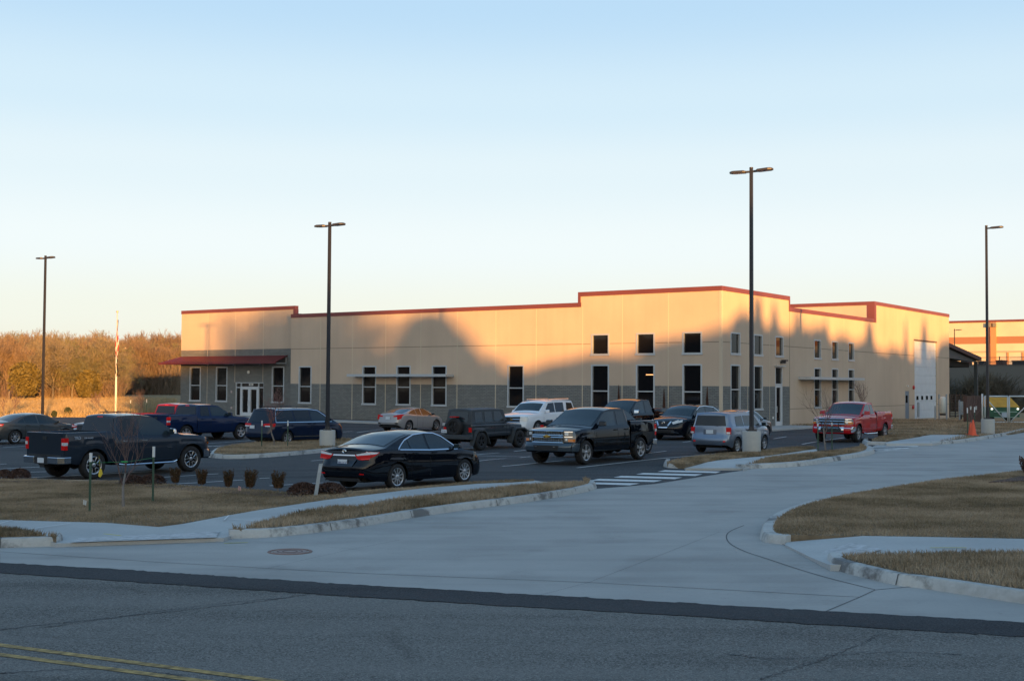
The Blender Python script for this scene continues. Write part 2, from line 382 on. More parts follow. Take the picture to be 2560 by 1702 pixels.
# street
st=[Vector((p.x,p.y,0)) for p in G([(-260,1390),(0,1409.5),(343,1429),(900,1465.6),(1700,1510),(2560,1559.6),(2760,1572)])]
a=st[0]-(st[1]-st[0]).normalized()*50; b=st[-1]+(st[-1]-st[-2]).normalized()*40
sheet('street',[a,*st,b,Vector((b.x-3,-9,0)),Vector((a.x-3,-9,0))],.016,M_STREET,2.5)
# dark patched seam along the street edge
up=[gnd(-260,1390)+DSL*28]+G([(-260,1390),(0,1409.5),(343,1429),(572,1444.6),(900,1465.6),(1300,1488),(1700,1510),(2150,1536),(2560,1559.6),(2760,1572)])+[gnd(2760,1572)+DS*30]
dn=[gnd(2760,1610)+DS*30]+G([(2760,1610),(2560,1597),(2150,1571),(1700,1542.4),(1300,1520),(900,1496),(687,1481),(381,1461),(0,1435),(-260,1412)])+[gnd(-260,1412)+DSL*28]
dense=lambda L_,n=10: [L_[i].lerp(L_[i+1],k/n) for i in range(len(L_)-1) for k in range(n)]+[L_[-1]]
wig=lambda L_,amp: [Vector((p.x+RNG.normal()*amp,p.y+RNG.normal()*amp,0)) for p in L_]
sheet('asphalt_seam',[*wig(dense(up,24),.018),*wig(dense(dn,24),.018)],.024,M_PATCH,1.5)

def ribbon(mb, pts, wd, off, mi=0, sub=4):
    P=[Vector(p[:2]) for p in pts]; Q=[]
    for i in range(len(P)-1):
        k=max(1,int((P[i+1]-P[i]).length/1.0)) if sub else 1
        for j in range(k): Q.append(P[i].lerp(P[i+1],j/k))
    Q.append(P[-1]); l=offset_path(Q,wd/2); r=offset_path(Q,-wd/2); n=len(Q)
    vs=[(p.x,p.y,g(p.x,p.y)+off) for p in l]+[(p.x,p.y,g(p.x,p.y)+off) for p in r]
    mb.add(vs,[(i,n+i,n+i+1,i+1) for i in range(n-1)],mi)
# yellow centre line
mb=MB()
for y0,y1 in ((1616,1702),(1640,1713)):
    p0=gnd(-260,y0-34.5); p1=gnd(0,y0); p2=gnd(650,y1) if y1==1702 else gnd(470,1702)
    dd=(p2-p1).normalized(); ribbon(mb,[p1-dd*22,p1,p2,p2+dd*14],.105,.021)
struct(mb.build('centre_line_marking',M_YEL,smooth=True))
# faint skid / crack lines on the street
mb=MB()
for L_,wd in (([(0,1578),(150,1560),(330,1543),(480,1525),(640,1508),(760,1490)],.016),([(120,1571),(300,1545),(500,1516),(700,1498)],.012),([(0,1687),(260,1672),(450,1692)],.012),([(1900,1702),(2010,1668),(2090,1640),(2200,1590)],.010),([(1830,1640),(1960,1655),(2200,1630),(2400,1640)],.010)):
    pts=smooth_path([gnd(*q) for q in L_],3); pts=[p+Vector((RNG.normal()*.02,RNG.normal()*.02)) for p in dense(pts,4)]
    ribbon(mb,[(p.x,p.y) for p in pts],wd,.020,sub=0)
struct(mb.build('street_cracks',mat('crack',(.075,.076,.078),.9),smooth=True))
# joints in the concrete
mb=MB()
for L_ in ([(-260,1366),(0,1380),(400,1406.4),(668,1421.7),(900,1434),(1472,1457),(1700,1469.4),(2149,1494)],[(2059,1531.7),(2149,1494),(2188,1475.5),(2284,1467)],
           [(1472,1457),(1660,1385),(1800,1330)],[(1472,1457),(1345,1490)],[(574,1349),(760,1363),(900,1375)],[(1955,1361),(2072,1405)],[(668,1421.7),(860,1378),(1000,1350)]):
    ribbon(mb,[gnd(*q) for q in L_],.016 if L_[0][0] not in (1472,574,668) or len(L_)>6 else .006,.012)
arc=smooth_path([gnd(*q) for q in [(2188,1475.5),(2034,1437),(1909.6,1395),(1864,1381),(1822,1360),(1814,1341),(1824,1328),(1860,1314)]],2)
ribbon(mb,[(p.x,p.y) for p in arc],.02,.012,sub=0)
struct(mb.build('concrete_joints',M_JOINT,smooth=True))
# crosswalk bars: each one its own painted bar
CW=[[(1340,1030),(1410,1016),(1925,1028),(1880,1043)],[(1140,1055),(1210,1042),(1755,1053),(1690,1070)],[(935,1083),(1010,1068),(1570,1083),(1500,1099)],[(720,1112),(800,1096),(1385,1110),(1310,1126)],[(640,1142),(700,1128),(1180,1138),(1085,1156)]]
mb=MB()
for q in CW: 
    p=[gnd(1280+x/3.686,900+y/3.686) for x,y in q]; mb.quad(*[(k.x,k.y,g(k.x,k.y)+.012) for k in p])
for q in [[(965,795),(990,788),(1395,790),(1370,800)],[(870,808),(960,802),(1310,807),(1285,815)],[(940,822),(975,817),(1230,822),(1180,829)],[(965,835),(1000,830),(1135,832),(1100,838)]]:
    p=[gnd(1920+x/3.686,900+y/3.686) for x,y in q]; mb.quad(*[(k.x,k.y,g(k.x,k.y)+.012) for k in p])
struct(mb.build('crosswalk_marking',M_PAINT))
# parking stall lines (segments traced, laid on the asphalt)
def c1(x,y): return (x/3.686, 900+y/3.686)
def c2(x,y): return (640+x/3.686, 900+y/3.686)
def c3(x,y): return (1280+x/3.686, 900+y/3.686)
def c4(x,y): return (1920+x/3.686, 900+y/3.686)
SEG=[(c2(510,928),c2(650,918)),(c2(2270,978),c3(0,972)),(c3(0,972),c3(480,925)),(c2(2000,875),c2(2359,843)),(c2(2359,843),c3(160,825)),(c2(2000,880),c3(180,893)),(c2(2040,930),c3(170,888)),
 (c2(1860,820),c2(2010,808)),(c2(930,668),c2(1150,640)),(c2(1480,642),c2(1640,636)),(c2(1500,668),c2(1720,652)),(c2(790,662),c2(890,656)),
 (c1(1900,768),c1(2359,735)),(c1(1900,798),c1(2359,770)),(c1(1890,792),c1(2290,806)),(c1(1910,840),c1(2010,833)),(c1(0,1003),c1(400,982)),(c1(160,1035),c1(480,1027)),(c1(240,1083),c1(1400,1025)),(c1(30,805),c1(250,790)),(c1(0,750),c1(90,744)),
 (c1(1480,1080),c1(2010,1047)),(c1(1640,1140),c1(2240,1105)),(c1(0,960),c1(60,957)),
 (c3(600,992),c3(1920,855)),(c3(870,890),c3(1420,838)),(c3(1575,757),c3(1650,748)),(c4(50,725),c4(170,705)),(c4(315,775),c4(700,715)),
 (c2(0,1165),c2(620,1130)),(c2(910,1190),c2(1060,1180)),(c2(30,1090),c2(130,1085)),(c2(1150,640),c2(1400,615))]
mb=MB()
for i,(a_,b_) in enumerate(SEG): ribbon(mb,[gnd(*a_),gnd(*b_)],.10,.006+.0012*(i%3))
struct(mb.build('parking_stall_lines',M_PAINT))
# manhole in the driveway
mc=gnd(725,1379,.008)
t=thing('manhole_cover','round rusty cast iron manhole cover set in the pale concrete driveway','manhole',mc)
MB().lathe([(.0,.010),(.27,.010),(.27,.004)],28,(mc.x,mc.y,mc.z)).build('lid',mat('rusty_iron',(.30,.225,.20),.7,noise=(20,.3)),t)
MB().lathe([(.30,.004),(.30,.012),(.345,.012),(.35,.003)],28,(mc.x,mc.y,mc.z)).build('rim',mat('rusty_iron2',(.24,.14,.11),.75),t)
mb=MB()
for k in range(2): mb.lathe([(.10+.08*k,.0105),(.10+.08*k,.014),(.125+.08*k,.014),(.125+.08*k,.0105)],24,(mc.x,mc.y,mc.z))
mb.build('lid_rib',mat('iron_dark',(.16,.10,.085),.8),t)

# kerbs --------------------------------------------------------------
def kerb(mb, foot, side=1, h=.15, topw=.15, taper=.045, closed=False):
    """foot: 2D path at the gutter; body lies to the left*side of travel."""
    P=foot; prof=[(0,0),(.012,.03),(taper*.8,h-.03),(taper+.02,h),(taper+topw,h+.001),(taper+topw,-.05)]
    rows=[]
    for d,z in prof:
        O=offset_path(P,d*side,closed); rows.append([(p.x,p.y,g(p.x,p.y)+z) for p in O])
    n=len(P); vs=[v for r_ in rows for v in r_]; fs=[]
    rngn = n if closed else n-1
    for k in range(len(prof)-1):
        for i in range(rngn):
            j=(i+1)%n; fs.append((k*n+i,k*n+j,(k+1)*n+j,(k+1)*n+i))
    if not closed:
        fs.append(tuple(k*n for k in range(len(prof)))); fs.append(tuple(k*n+n-1 for k in reversed(range(len(prof)))))
    mb.add(vs,fs)
def GP(L_,o=0): return [Vector((p.x,p.y)) for p in G(L_,o)]
def blades(name, poly, n, h=(.035,.075), off=.15, holes=(), m=None, wd=.012):
    P=np.array([(p[0],p[1]) for p in poly]); Q=np.roll(P,-1,0)
    x0,y0=P.min(0); x1,y1=P.max(0)
    pts=RNG.uniform((x0,y0),(x1,y1),(int(n*2.2*max(1,1)),2))
    def inside(pts,P):
        Q=np.roll(P,-1,0); c=np.zeros(len(pts),bool)
        for a_,b_ in zip(P,Q):
            if a_[1]==b_[1]: continue
            k=((a_[1]>pts[:,1])!=(b_[1]>pts[:,1]))&(pts[:,0]<(b_[0]-a_[0])*(pts[:,1]-a_[1])/(b_[1]-a_[1])+a_[0]); c^=k
        return c
    ok=inside(pts,P)
    for hp in holes: ok&=~inside(pts,np.array([(p[0],p[1]) for p in hp]))
    pts=pts[ok]
    while len(pts)<n and len(pts)>0 and ok.mean()>.02:
        q=RNG.uniform((x0,y0),(x1,y1),(int(n*1.5),2)); k=inside(q,P)
        for hp in holes: k&=~inside(q,np.array([(p[0],p[1]) for p in hp]))
        pts=np.vstack([pts,q[k]])
    pts=pts[:n]; n=len(pts)
    # clumping
    z=np.zeros(n)
    d2=((pts[:,None,:]-_GA[None,:,:2])**2).sum(2); wt=1/(d2+9.0)**2; z=(wt*_GA[:,2]).sum(1)/wt.sum(1)+off
    th=RNG.uniform(0,2*np.pi,n); hh=RNG.uniform(*h,n); lean=RNG.uniform(.1,1.0,n)*hh; ph=RNG.uniform(0,2*np.pi,n); ww=wd*RNG.uniform(.6,1.5,n)
    V=np.zeros((n,3,3)); 
    V[:,0,0]=pts[:,0]-np.cos(th)*ww; V[:,0,1]=pts[:,1]-np.sin(th)*ww; V[:,1,0]=pts[:,0]+np.cos(th)*ww; V[:,1,1]=pts[:,1]+np.sin(th)*ww
    V[:,0,2]=V[:,1,2]=z-.01; V[:,2,0]=pts[:,0]+np.cos(ph)*lean; V[:,2,1]=pts[:,1]+np.sin(ph)*lean; V[:,2,2]=z+hh
    me=bpy.data.meshes.new(name); me.vertices.add(3*n); me.vertices.foreach_set('co',V.reshape(-1))
    me.loops.add(3*n); me.loops.foreach_set('vertex_index',np.arange(3*n,dtype=np.int32)); me.polygons.add(n)
    me.polygons.foreach_set('loop_start',np.arange(0,3*n,3,dtype=np.int32)); me.update(); me.validate()
    me.materials.append(m or M_BLADE); o=bpy.data.objects.new(name,me); COL.objects.link(o); struct(o,'stuff'); return o
KT=.195
def kerb_joints(path, every, h=.152, side=1, dep=.20):
    mb=MB(); acc=0; out=offset_path(path,dep*side); mid=offset_path(path,.05*side)
    for i in range(len(path)-1):
        acc+=(path[i+1]-path[i]).length
        if acc>every:
            acc=0; t=(path[i+1]-path[i]).normalized()*.008; a,m_,b_=path[i],mid[i],out[i]; z=g(a.x,a.y)
            n=Vector((-t.y,t.x)).normalized()*side*-.006
            P=[(a.x+n.x,a.y+n.y,z+.012),(m_.x+n.x,m_.y+n.y,z+h),(b_.x,b_.y,z+h+.004)]
            for k in (0,1): p,q_=P[k],P[k+1]; mb.quad((p[0]-t.x,p[1]-t.y,p[2]),(p[0]+t.x,p[1]+t.y,p[2]),(q_[0]+t.x,q_[1]+t.y,q_[2]),(q_[0]-t.x,q_[1]-t.y,q_[2]))
    return struct(mb.build('kerb_joints',M_JOINT))
# --- left front: kerb along the street / driveway, verge strip, sidewalk, lawn
kf=smooth_path(GP([(574,1347),(702,1343.5),(900,1318),(1047,1292),(1182,1273),(1280,1261),(1388,1245),(1460,1231.5),(1490,1223),(1494,1216),(1475,1211)]),2)
mb=MB(); kerb(mb,kf,1); struct(mb.build('kerb',M_KERB,angle=35)); kerb_joints(kf,2.6)
kl=[Vector((gnd(-260,1377)+DL*28)[:2])]+GP([(-260,1377),(0,1370.5),(140,1366),(160,1361),(161,1352)]); mb=MB(); kerb(mb,kl,1); struct(mb.build('kerb',M_KERB,angle=35)); kerb_joints([kl[1].lerp(kl[2],k/9) for k in range(10)]+[kl[2].lerp(kl[3],.5)],.9)
# sidewalk left: from ramp up beside the lot
walk_back=[Vector((gnd(-260,1297,.15)+DL*28)[:2])]+GP([(-260,1297),(0,1299.6),(267,1307),(397,1312),(458,1307),(572,1288),(640,1276),(721,1263.5),(813,1250),(884,1241),(1060,1220),(1196,1209),(1280,1206),(1337,1202),(1361,1204)],.15)
walk_front=GP([(1440,1211),(1361,1212.6),(1280,1219),(1123,1238),(992,1251),(900,1270),(830,1271),(748,1285),(668,1306),(603,1324)],.15)
ramp=GP([(574,1345),(549,1347)],.02)+GP([(185,1360)],.02)
isl_l=GP([(141,1345),(60,1331),(0,1324),(-260,1318)],.15)+[Vector((gnd(-260,1318,.15)+DL*28)[:2])]
wl=[*walk_back,*walk_front,*GP([(590,1332),(560,1345)],.06),*GP([(176,1359)],.05),*isl_l]
def walk(name,poly,off=.155,step=1.0,m=None,edge=None):
    vs,fs=tri_poly([(p.x,p.y) for p in poly],step); mb=MB(); V3=[(x,y,g(x,y)+(edge(x,y) if edge else off)) for x,y in vs]; mb.add(V3,fs); skirt(mb,V3,fs,.25)
    o=mb.build(name,m or M_WALK,angle=50)
    if sum(p.normal.z for p in o.data.polygons)<0: o.data.flip_normals()
    return struct(o)
rampc=gnd(365,1352); 
_ra,_rb=gnd(176,1359),gnd(560,1346)
def ramp_edge(x,y):       # height falls to the gutter along the ramp mouth
    ab=Vector((_rb.x-_ra.x,_rb.y-_ra.y)); ap=Vector((x-_ra.x,y-_ra.y)); t=max(-.02,min(1.02,ap.dot(ab)/ab.dot(ab)))
    d=(ap-ab*t).length; return .03+.125*min(1,d/1.5)
walk('sidewalk',wl,edge=ramp_edge,step=.8)
# textured ramp strip
pr=[gnd(177,1360,.05),gnd(196,1346,.05),gnd(549,1331.5,.05),gnd(540,1348,.05)]
mb=MB(); mb.quad(*[(p.x,p.y,g(p.x,p.y)+ramp_edge(p.x,p.y)+.012) for p in pr]); struct(mb.build('ramp_paving',mat('ramp_pale',(.46,.455,.45),.85,noise=(9,.30,6))))
# sidewalk joints
mb=MB()
for (x0,y0),(x1,y1) in (((0,1308),(30,1300)),((50,1325),(176,1308)),((572,1297),(680,1303)),((572,1288),(560,1300)),((728,1270),(840,1278)),((640,1302),(700,1303)),((880,1252),(1000,1248)),((1060,1226),(1120,1230)),((1196,1212),(1290,1214))):
    ribbon(mb,[gnd(x0,y0,.16),gnd(x1,y1,.16)],.03,.166)
struct(mb.build('sidewalk_joints',M_JLIGHT))
mb=MB(); ribbon(mb,[gnd(259,1334.7,.16),gnd(303,1339.7,.16)],.05,.17); ribbon(mb,[gnd(2325,1369.5,.16),gnd(2417,1369.5,.16)],.05,.17); ribbon(mb,[gnd(560,1359),gnd(620,1357)],.05,.013)
struct(mb.build('paint_mark',mat('yellow_spray',(.52,.46,.10),.8)))
# verge strip (turf) between sidewalk and kerb
inner=offset_path(kf,KT)
vg=[*GP([(603,1323.5),(668,1306),(748,1284),(830,1270),(900,1269),(992,1250),(1123,1237),(1280,1218),(1361,1211.6),(1432,1208),(1470,1209)],.15)]
vpoly=[*vg,*[p for p in reversed(inner) if True]]
vpoly=[p for p in vpoly]
sheet('verge_turf',vpoly,.155,M_TURF,1.0); blades('grass',vpoly,26000,(.05,.12),.15,wd=.010)
vl=[Vector((gnd(-260,1320,.15)+DL*28)[:2]),*GP([(-260,1320),(0,1322.5),(60,1330),(141,1343.5)],.15),*reversed(offset_path(kl[:-2],KT))]
sheet('verge_turf',vl,.155,M_TURF,1.0); vlb=[*GP([(-260,1320),(0,1322.5),(60,1330),(141,1343.5)],.15),*reversed(offset_path(kl[1:-2],KT))]; blades('grass',vlb,9000,(.05,.11),.15,wd=.009)
# left lawn
lawn=[*walk_back[:-1],*GP([(1334,1200),(1280,1199.5),(1155,1206),(1020,1219),(952,1222.5),(884,1228),(735,1232),(640,1224),(570,1219.5),(407,1209),(312,1202),(68,1197),(0,1197)],.15),Vector((-26,33)),Vector((-42,35))]
sheet('lawn',lawn,.15,M_TURF,1.2); lawnb=[*walk_back[1:-1],*lawn[len(walk_back)-1:-2],*GP([(-260,1197)],.15)]; blades('grass',lawn,30000,(.02,.055),.145,wd=.009); blades('grass',lawnb,140000,(.02,.055),.145,wd=.009)
kb=GP([(1361,1203),(1334,1199),(1280,1198.5),(1155,1205),(1020,1218),(952,1221.5),(884,1227),(735,1231),(640,1223),(570,1218.5),(407,1208),(312,1201),(68,1196),(0,1196)],.15)+[Vector((-26,33.2))]
mb=MB(); kerb(mb,offset_path(kb,-KT*0),-1 if False else 1,topw=.12); 
struct(mb.build('kerb',M_KERB,angle=35))
# mulch bed
ml=GP([(-200,1201),(0,1200),(250,1201),(407,1212),(570,1222),(660,1228),(760,1236)],.17); ml2=GP([(760,1240),(660,1238),(560,1231),(407,1219),(250,1204.5),(0,1203),(-200,1204)],.17)
sheet('mulch_bed',[*ml,*ml2],.163,M_MULCH,1.0)
# --- right front: lawn, sidewalk, verge, kerb
kr=smooth_path([Vector((gnd(2760,1536)+DRr*30)[:2])]+GP([(2760,1536),(2560,1511.7),(2284,1468),(2242,1466),(2092.6,1428.5),(2068,1417),(2064,1405)]),2)
mb=MB(); kerb(mb,kr,-1); struct(mb.build('kerb',M_KERB,angle=35)); kerb_joints(kr,2.2,side=-1)
kn=smooth_path(GP([(1962,1362),(1901,1356.5),(1897,1337),(1912,1314),(1945,1292),(2034,1262),(2159,1238.5),(2325,1211),(2440,1199),(2546,1187),(2700,1172)])+[Vector((gnd(2700,1172)+(gnd(2700,1172)-gnd(2546,1187)).normalized()*30)[:2])],2)
mb=MB(); kerb(mb,kn,-1,topw=.2); struct(mb.build('kerb',M_KERB,angle=35))
rl=[*offset_path(kn,-.24)[3:],Vector((gnd(2760,1348,.15)+DRr*42)[:2]), *GP([(2760,1348),(2560,1346),(2159,1339),(1959,1336)],.15)]
sheet('lawn',rl,.15,M_TURF,1.2); rlb=[*[p for p in offset_path(kn,-.24)[3:] if p.x<p.y*.50],*GP([(2760,1180),(2760,1348),(2560,1346),(2159,1339),(1959,1336)],.15)]; blades('grass',rl,50000,(.025,.065),.145,wd=.009); blades('grass',rlb,130000,(.025,.065),.145,wd=.009)
wr=[*GP([(1968,1337),(2159,1339.5),(2560,1347),(2760,1350)],.15),Vector((gnd(2760,1350,.15)+DRr*42)[:2]),Vector((gnd(2760,1384,.15)+DRr*42)[:2]),*GP([(2760,1384),(2560,1381.5),(2209,1384),(2170,1397)],.15),*GP([(2150,1412),(2076,1410),(2068,1405)],.1),*GP([(1962,1360)],.04)]
_rc,_rd=gnd(1962,1362),gnd(2072,1408)
def ramp_r(x,y):
    ab=Vector((_rd.x-_rc.x,_rd.y-_rc.y)); ap=Vector((x-_rc.x,y-_rc.y)); t=max(-.2,min(1.1,ap.dot(ab)/ab.dot(ab)))
    d=(ap-ab*t).length; return .03+.125*min(1,d/1.1)
walk('sidewalk',wr,edge=ramp_r,step=.7)
p4=[gnd(x,y,.1) for x,y in ((2040,1375),(2130,1361),(2205,1380),(2135,1394))]; mb=MB(); mb.quad(*[(p.x,p.y,g(p.x,p.y)+ramp_r(p.x,p.y)+.014) for p in p4]); struct(mb.build('ramp_paving',MATS['ramp_pale']))
vr=[*GP([(2209,1387),(2400,1383),(2560,1382.5),(2760,1386)],.15),Vector((gnd(2760,1386,.15)+DRr*32)[:2]),*offset_path(kr,-.2)[:-5]]
sheet('verge_turf',vr,.155,M_TURF,1.0); vrb=[*GP([(2209,1387),(2400,1383),(2560,1382.5),(2760,1386)],.15),*[p for p in offset_path(kr,-.2)[:-5] if p.x<9]]; blades('grass',vrb,26000,(.04,.10),.15,wd=.008)
mr_=GP([(2470,1206),(2546,1192.5),(2700,1176)],.17)+GP([(2700,1196),(2560,1203)],.17); sheet('mulch_bed',mr_,.19,M_MULCH,1.0)
# --- islands
def island(foot, grass_polys, walk_polys=(), nb=6000, side=1, topw=.15):
    f=smooth_path(GP(foot+[foot[0]]),2)[:-1]
    A=sum(a_.x*b_.y-b_.x*a_.y for a_,b_ in zip(f,f[1:]+f[:1]))
    s=1 if A>0 else -1
    mb=MB(); kerb(mb,f,s,closed=True,topw=topw); struct(mb.build('kerb',M_KERB,angle=35))
    inn=offset_path(f,(.045+topw)*s,True)
    return inn
# island with the first lamp, left of the black sedan
isl=island([(521,1143),(533,1129),(560,1122),(640,1112),(720,1106),(800,1103),(870,1101),(900,1108),(850,1126),(760,1136),(640,1145.5),(560,1147.5)],[])
sheet('island_turf',isl,.155,M_TURF,1.0); blades('grass',isl,16000,(.04,.10),.15,wd=.014)
# island between lot and driveway, with the second lamp
ki=smooth_path(GP([(1661,1158),(1656,1168.5),(1711,1171.5)]),1)
mb=MB(); kerb(mb,ki,1); struct(mb.build('kerb',M_KERB,angle=35))
kj=smooth_path(GP([(1855,1173),(1920,1171),(2028,1164.5),(2120,1148),(2182,1137),(2190,1128),(2172,1120)]),2); mb=MB(); kerb(mb,kj,1,topw=.3); struct(mb.build('kerb',M_KERB,angle=35))
w2=[*GP([(1711,1161),(1795,1150.5),(1920,1139.5),(1976,1131),(2009,1126),(2040,1122.5),(2048,1129)],.15),*GP([(2042,1133),(1920,1147),(1884,1157.5),(1857,1166)],.15),*GP([(1855,1172.5),(1714,1172.5)],.04)]
_re,_rf=gnd(1714,1172.5),gnd(1855,1172.5)
def ramp2(x,y):
    ab=Vector((_rf.x-_re.x,_rf.y-_re.y)); ap=Vector((x-_re.x,y-_re.y)); t=max(-.02,min(1.02,ap.dot(ab)/ab.dot(ab)))
    return .03+.125*min(1,(ap-ab*t).length/1.6)
walk('sidewalk',w2,edge=ramp2,step=.8)
gi=GP([(1668,1157),(1705,1149),(1741,1143),(1800,1137),(1885,1131),(1960,1121),(2028,1117.5),(2040,1122),(2009,1126.5),(1920,1139),(1795,1150),(1713,1160)],.15)
sheet('island_turf',gi,.16,M_TURF,1.0); blades('grass',gi,14000,(.05,.12),.15,wd=.014)
gj=[*GP([(1882,1158),(1920,1146),(2042,1132.5),(2083,1128),(2150,1118.5)],.15),*reversed(offset_path(kj,.34)[3:-1])]
sheet('island_turf',gj,.16,M_TURF,1.0); blades('grass',gj,14000,(.05,.12),.15,wd=.014)
# far island by the second crosswalk
ki2=smooth_path(GP([(2160,1101),(2152,1111),(2213,1113)]),1); mb=MB(); kerb(mb,ki2,1); struct(mb.build('kerb',M_KERB,angle=35))
w3=[*GP([(2213,1104),(2260,1094),(2330,1085),(2410,1085),(2416,1089)],.15),*GP([(2365,1099),(2347,1104)],.15),*GP([(2332,1112),(2216,1113)],.04)]
walk('sidewalk',w3,off=.12,step=1.0)
gk=GP([(2180,1101.5),(2200,1094),(2245,1087),(2313,1085.5),(2300,1090),(2262,1096),(2212,1103.5)],.15); sheet('island_turf',gk,.165,M_TURF,1.0); blades('grass',gk,6000,(.05,.13),.15,wd=.018)
kk=smooth_path(GP([(2334,1112),(2400,1108),(2470,1097),(2560,1079),(2700,1052)]),2); mb=MB(); kerb(mb,kk,1); struct(mb.build('kerb',M_KERB,angle=35))
# lawn right of the building, up to the gate
gl=[*GP([(2347,1102),(2416,1094),(2480,1086),(2560,1074.5),(2700,1048)],.15),B(-33,28),B(-24,31),B(-1.6,31),B(-.05,31),B(-.05,21),B(-.05,9.5),B(-2.2,9.5),*GP([(2240,1083),(2330,1085),(2410,1085)],.15)]
sheet('lawn',gl,.10,M_TURF,2.0); blades('grass',gl,30000,(.05,.12),.10,wd=.02)
# walk in front of the building
bw=[B(46,-3.3),B(46,-1.2),B(34.5,-1.2),B(30,-1.4),B(.5,-1.4),B(-.05,-1.4),B(-.05,10.5),B(-.8,11.2),B(-2.6,11.2),B(-2.6,-3.3)]
walk('sidewalk',bw,off=.10,step=2.5)
# shell slab around entrances + mulch along wall
sheet('mulch_bed',[B(36,-1.2),B(0,-1.35),B(-.0,0),B(36,0)],.10,M_MULCH,2.5)
sheet('patio',[B(48,-3.2),B(48,1.2),B(36,1.2),B(36,-3.2)],.105,M_WALK,2.5)
# ================================================================== building
def brickmat():
    q=NG('grey_brick',rough=.9,spec=.25)
    # uses UV: u along wall (m), v height (m)
    uv=q.n.new('ShaderNodeTexCoord').outputs['UV']
    br=q.n.new('ShaderNodeTexBrick'); br.inputs['Scale'].default_value=1; br.inputs['Brick Width'].default_value=.30; br.inputs['Row Height'].default_value=.098
    br.inputs['Mortar Size'].default_value=.013; br.inputs['Mortar Smooth'].default_value=.3; br.inputs['Bias'].default_value=-.2
    br.inputs['Color1'].default_value=(.19,.195,.185,1); br.inputs['Color2'].default_value=(.26,.262,.245,1); br.inputs['Mortar'].default_value=(.10,.10,.10,1)
    q.link(uv,br.inputs['Vector']); nz=q.noise(.7,4)
    c=q.mix(q.rng(nz,.3,.7,.0,.3),br.outputs[0],(.24,.23,.21)); q.color(c)
    q.bump(q.math('SUBTRACT',1,br.outputs[1]),.8,.02); return q.m
def stuccomat(name,c0,c1):
    q=NG(name,rough=.92,spec=.2)
    n1=q.noise(.35,4); st=q.noise(1,5,q.vec((1.6,1.6,.10))); f=q.noise(26,4)
    c=q.mix(q.rng(n1,.3,.7,0,1),c0,c1); c=q.mix(q.rng(st,.45,.75,0,.22),c,tuple(k*.78 for k in c0)); c=q.mix(q.rng(f,.3,.7,.0,.10),c,tuple(k*.6 for k in c0))
    q.color(c); q.bump(f,.35,.008); return q.m
M_STUC=stuccomat('tan_stucco',(.555,.43,.325),(.625,.49,.37))
M_BRICK=brickmat()
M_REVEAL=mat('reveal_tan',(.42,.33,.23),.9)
M_COPE=mat('red_metal_coping',(.175,.050,.046),.45,spec=.5,noise=(.6,.08))
M_REDROOF=mat('red_standing_seam',(.15,.026,.026),.5,spec=.5,noise=(.8,.15))
M_FRAME=mat('aluminium_frame',(.52,.55,.57),.42,metal=.35)
M_DOORF=mat('door_aluminium',(.60,.62,.64),.45,metal=.2)
q=NG('tinted_glass',rough=.03,spec=.30); q.b.inputs['Base Color'].default_value=(.010,.010,.012,1); nzz=q.noise(.8,2); q.bump(nzz,.03,.03); M_GLASS=q.m
M_GLASS.node_tree.nodes['Principled BSDF'].inputs['IOR'].default_value=1.5
M_ROOF=mat('roof_membrane',(.45,.45,.43),.9)
M_CAULK=mat('panel_caulk',(.62,.52,.38),.85)
M_LINE=mat('panel_reveal',(.25,.20,.15),.9)
bld=thing('industrial_building','long tan and grey brick industrial building with red metal copings','building',BC)
def setuv(o,fr):          # fr: function world point -> (u,v)
    me=o.data; uv=me.uv_layers.new(name='uv'); off=PLOC[bld.name]
    for p in me.polygons:
        for li in p.loop_indices:
            c=me.vertices[me.loops[li].vertex_index].co+off; uv.data[li].uv=fr(c)
def facade(name, T, s0,s1, zt, ops, band, zb=-.1, breaks=(), rev=.16, flipuv=0):
    """T(s,d,z) world; s along wall, d inward depth. ops: openings (s0,s1,z0,z1). band: [(z0,z1,mi)] material zones."""
    xs=sorted(set([s0,s1]+[k for o in ops for k in o[:2] if s0<k<s1]+[b for b in breaks]))
    zs=sorted(set([zb,zt]+[k for o in ops for k in o[2:4]]+[k for b in band for k in b[:2] if zb<k<zt]))
    mb=MB()
    for i in range(len(xs)-1):
        for j in range(len(zs)-1):
            cx=(xs[i]+xs[i+1])/2; cz=(zs[j]+zs[j+1])/2
            if any(o[0]<cx<o[1] and o[2]<cz<o[3] for o in ops): continue
            mi=0
            for b in band:
                if b[0]<=cz<=b[1] and (len(b)<4 or b[3]<=cx<=b[4]): mi=b[2]
            mb.quad(T(xs[i],0,zs[j]),T(xs[i+1],0,zs[j]),T(xs[i+1],0,zs[j+1]),T(xs[i],0,zs[j+1]),mi)
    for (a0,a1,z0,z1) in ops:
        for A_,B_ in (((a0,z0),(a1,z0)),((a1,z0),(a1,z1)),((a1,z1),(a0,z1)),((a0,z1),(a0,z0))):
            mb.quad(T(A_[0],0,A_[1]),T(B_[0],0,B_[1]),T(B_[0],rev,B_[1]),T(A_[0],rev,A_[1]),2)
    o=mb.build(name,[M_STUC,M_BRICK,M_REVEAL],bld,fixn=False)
    setuv(o,lambda c: ((c-BC).dot(BU)+(c-BC).dot(BV),c.z))
    return o
TL=lambda b: (lambda s,d,z: B(s,b+d,z))
TR=lambda a: (lambda s,d,z: B(a+d,s,z))
def wbox(px0,px1,py0,py1,on,b=0):
    s0,z1=on(px0,(py0),b); s1,_=on(px1,py0,b); _,z0=on((px0+px1)/2,py1,b); _,z1=on((px0+px1)/2,py0,b)
    return (min(s0,s1),max(s0,s1),z0,z1)
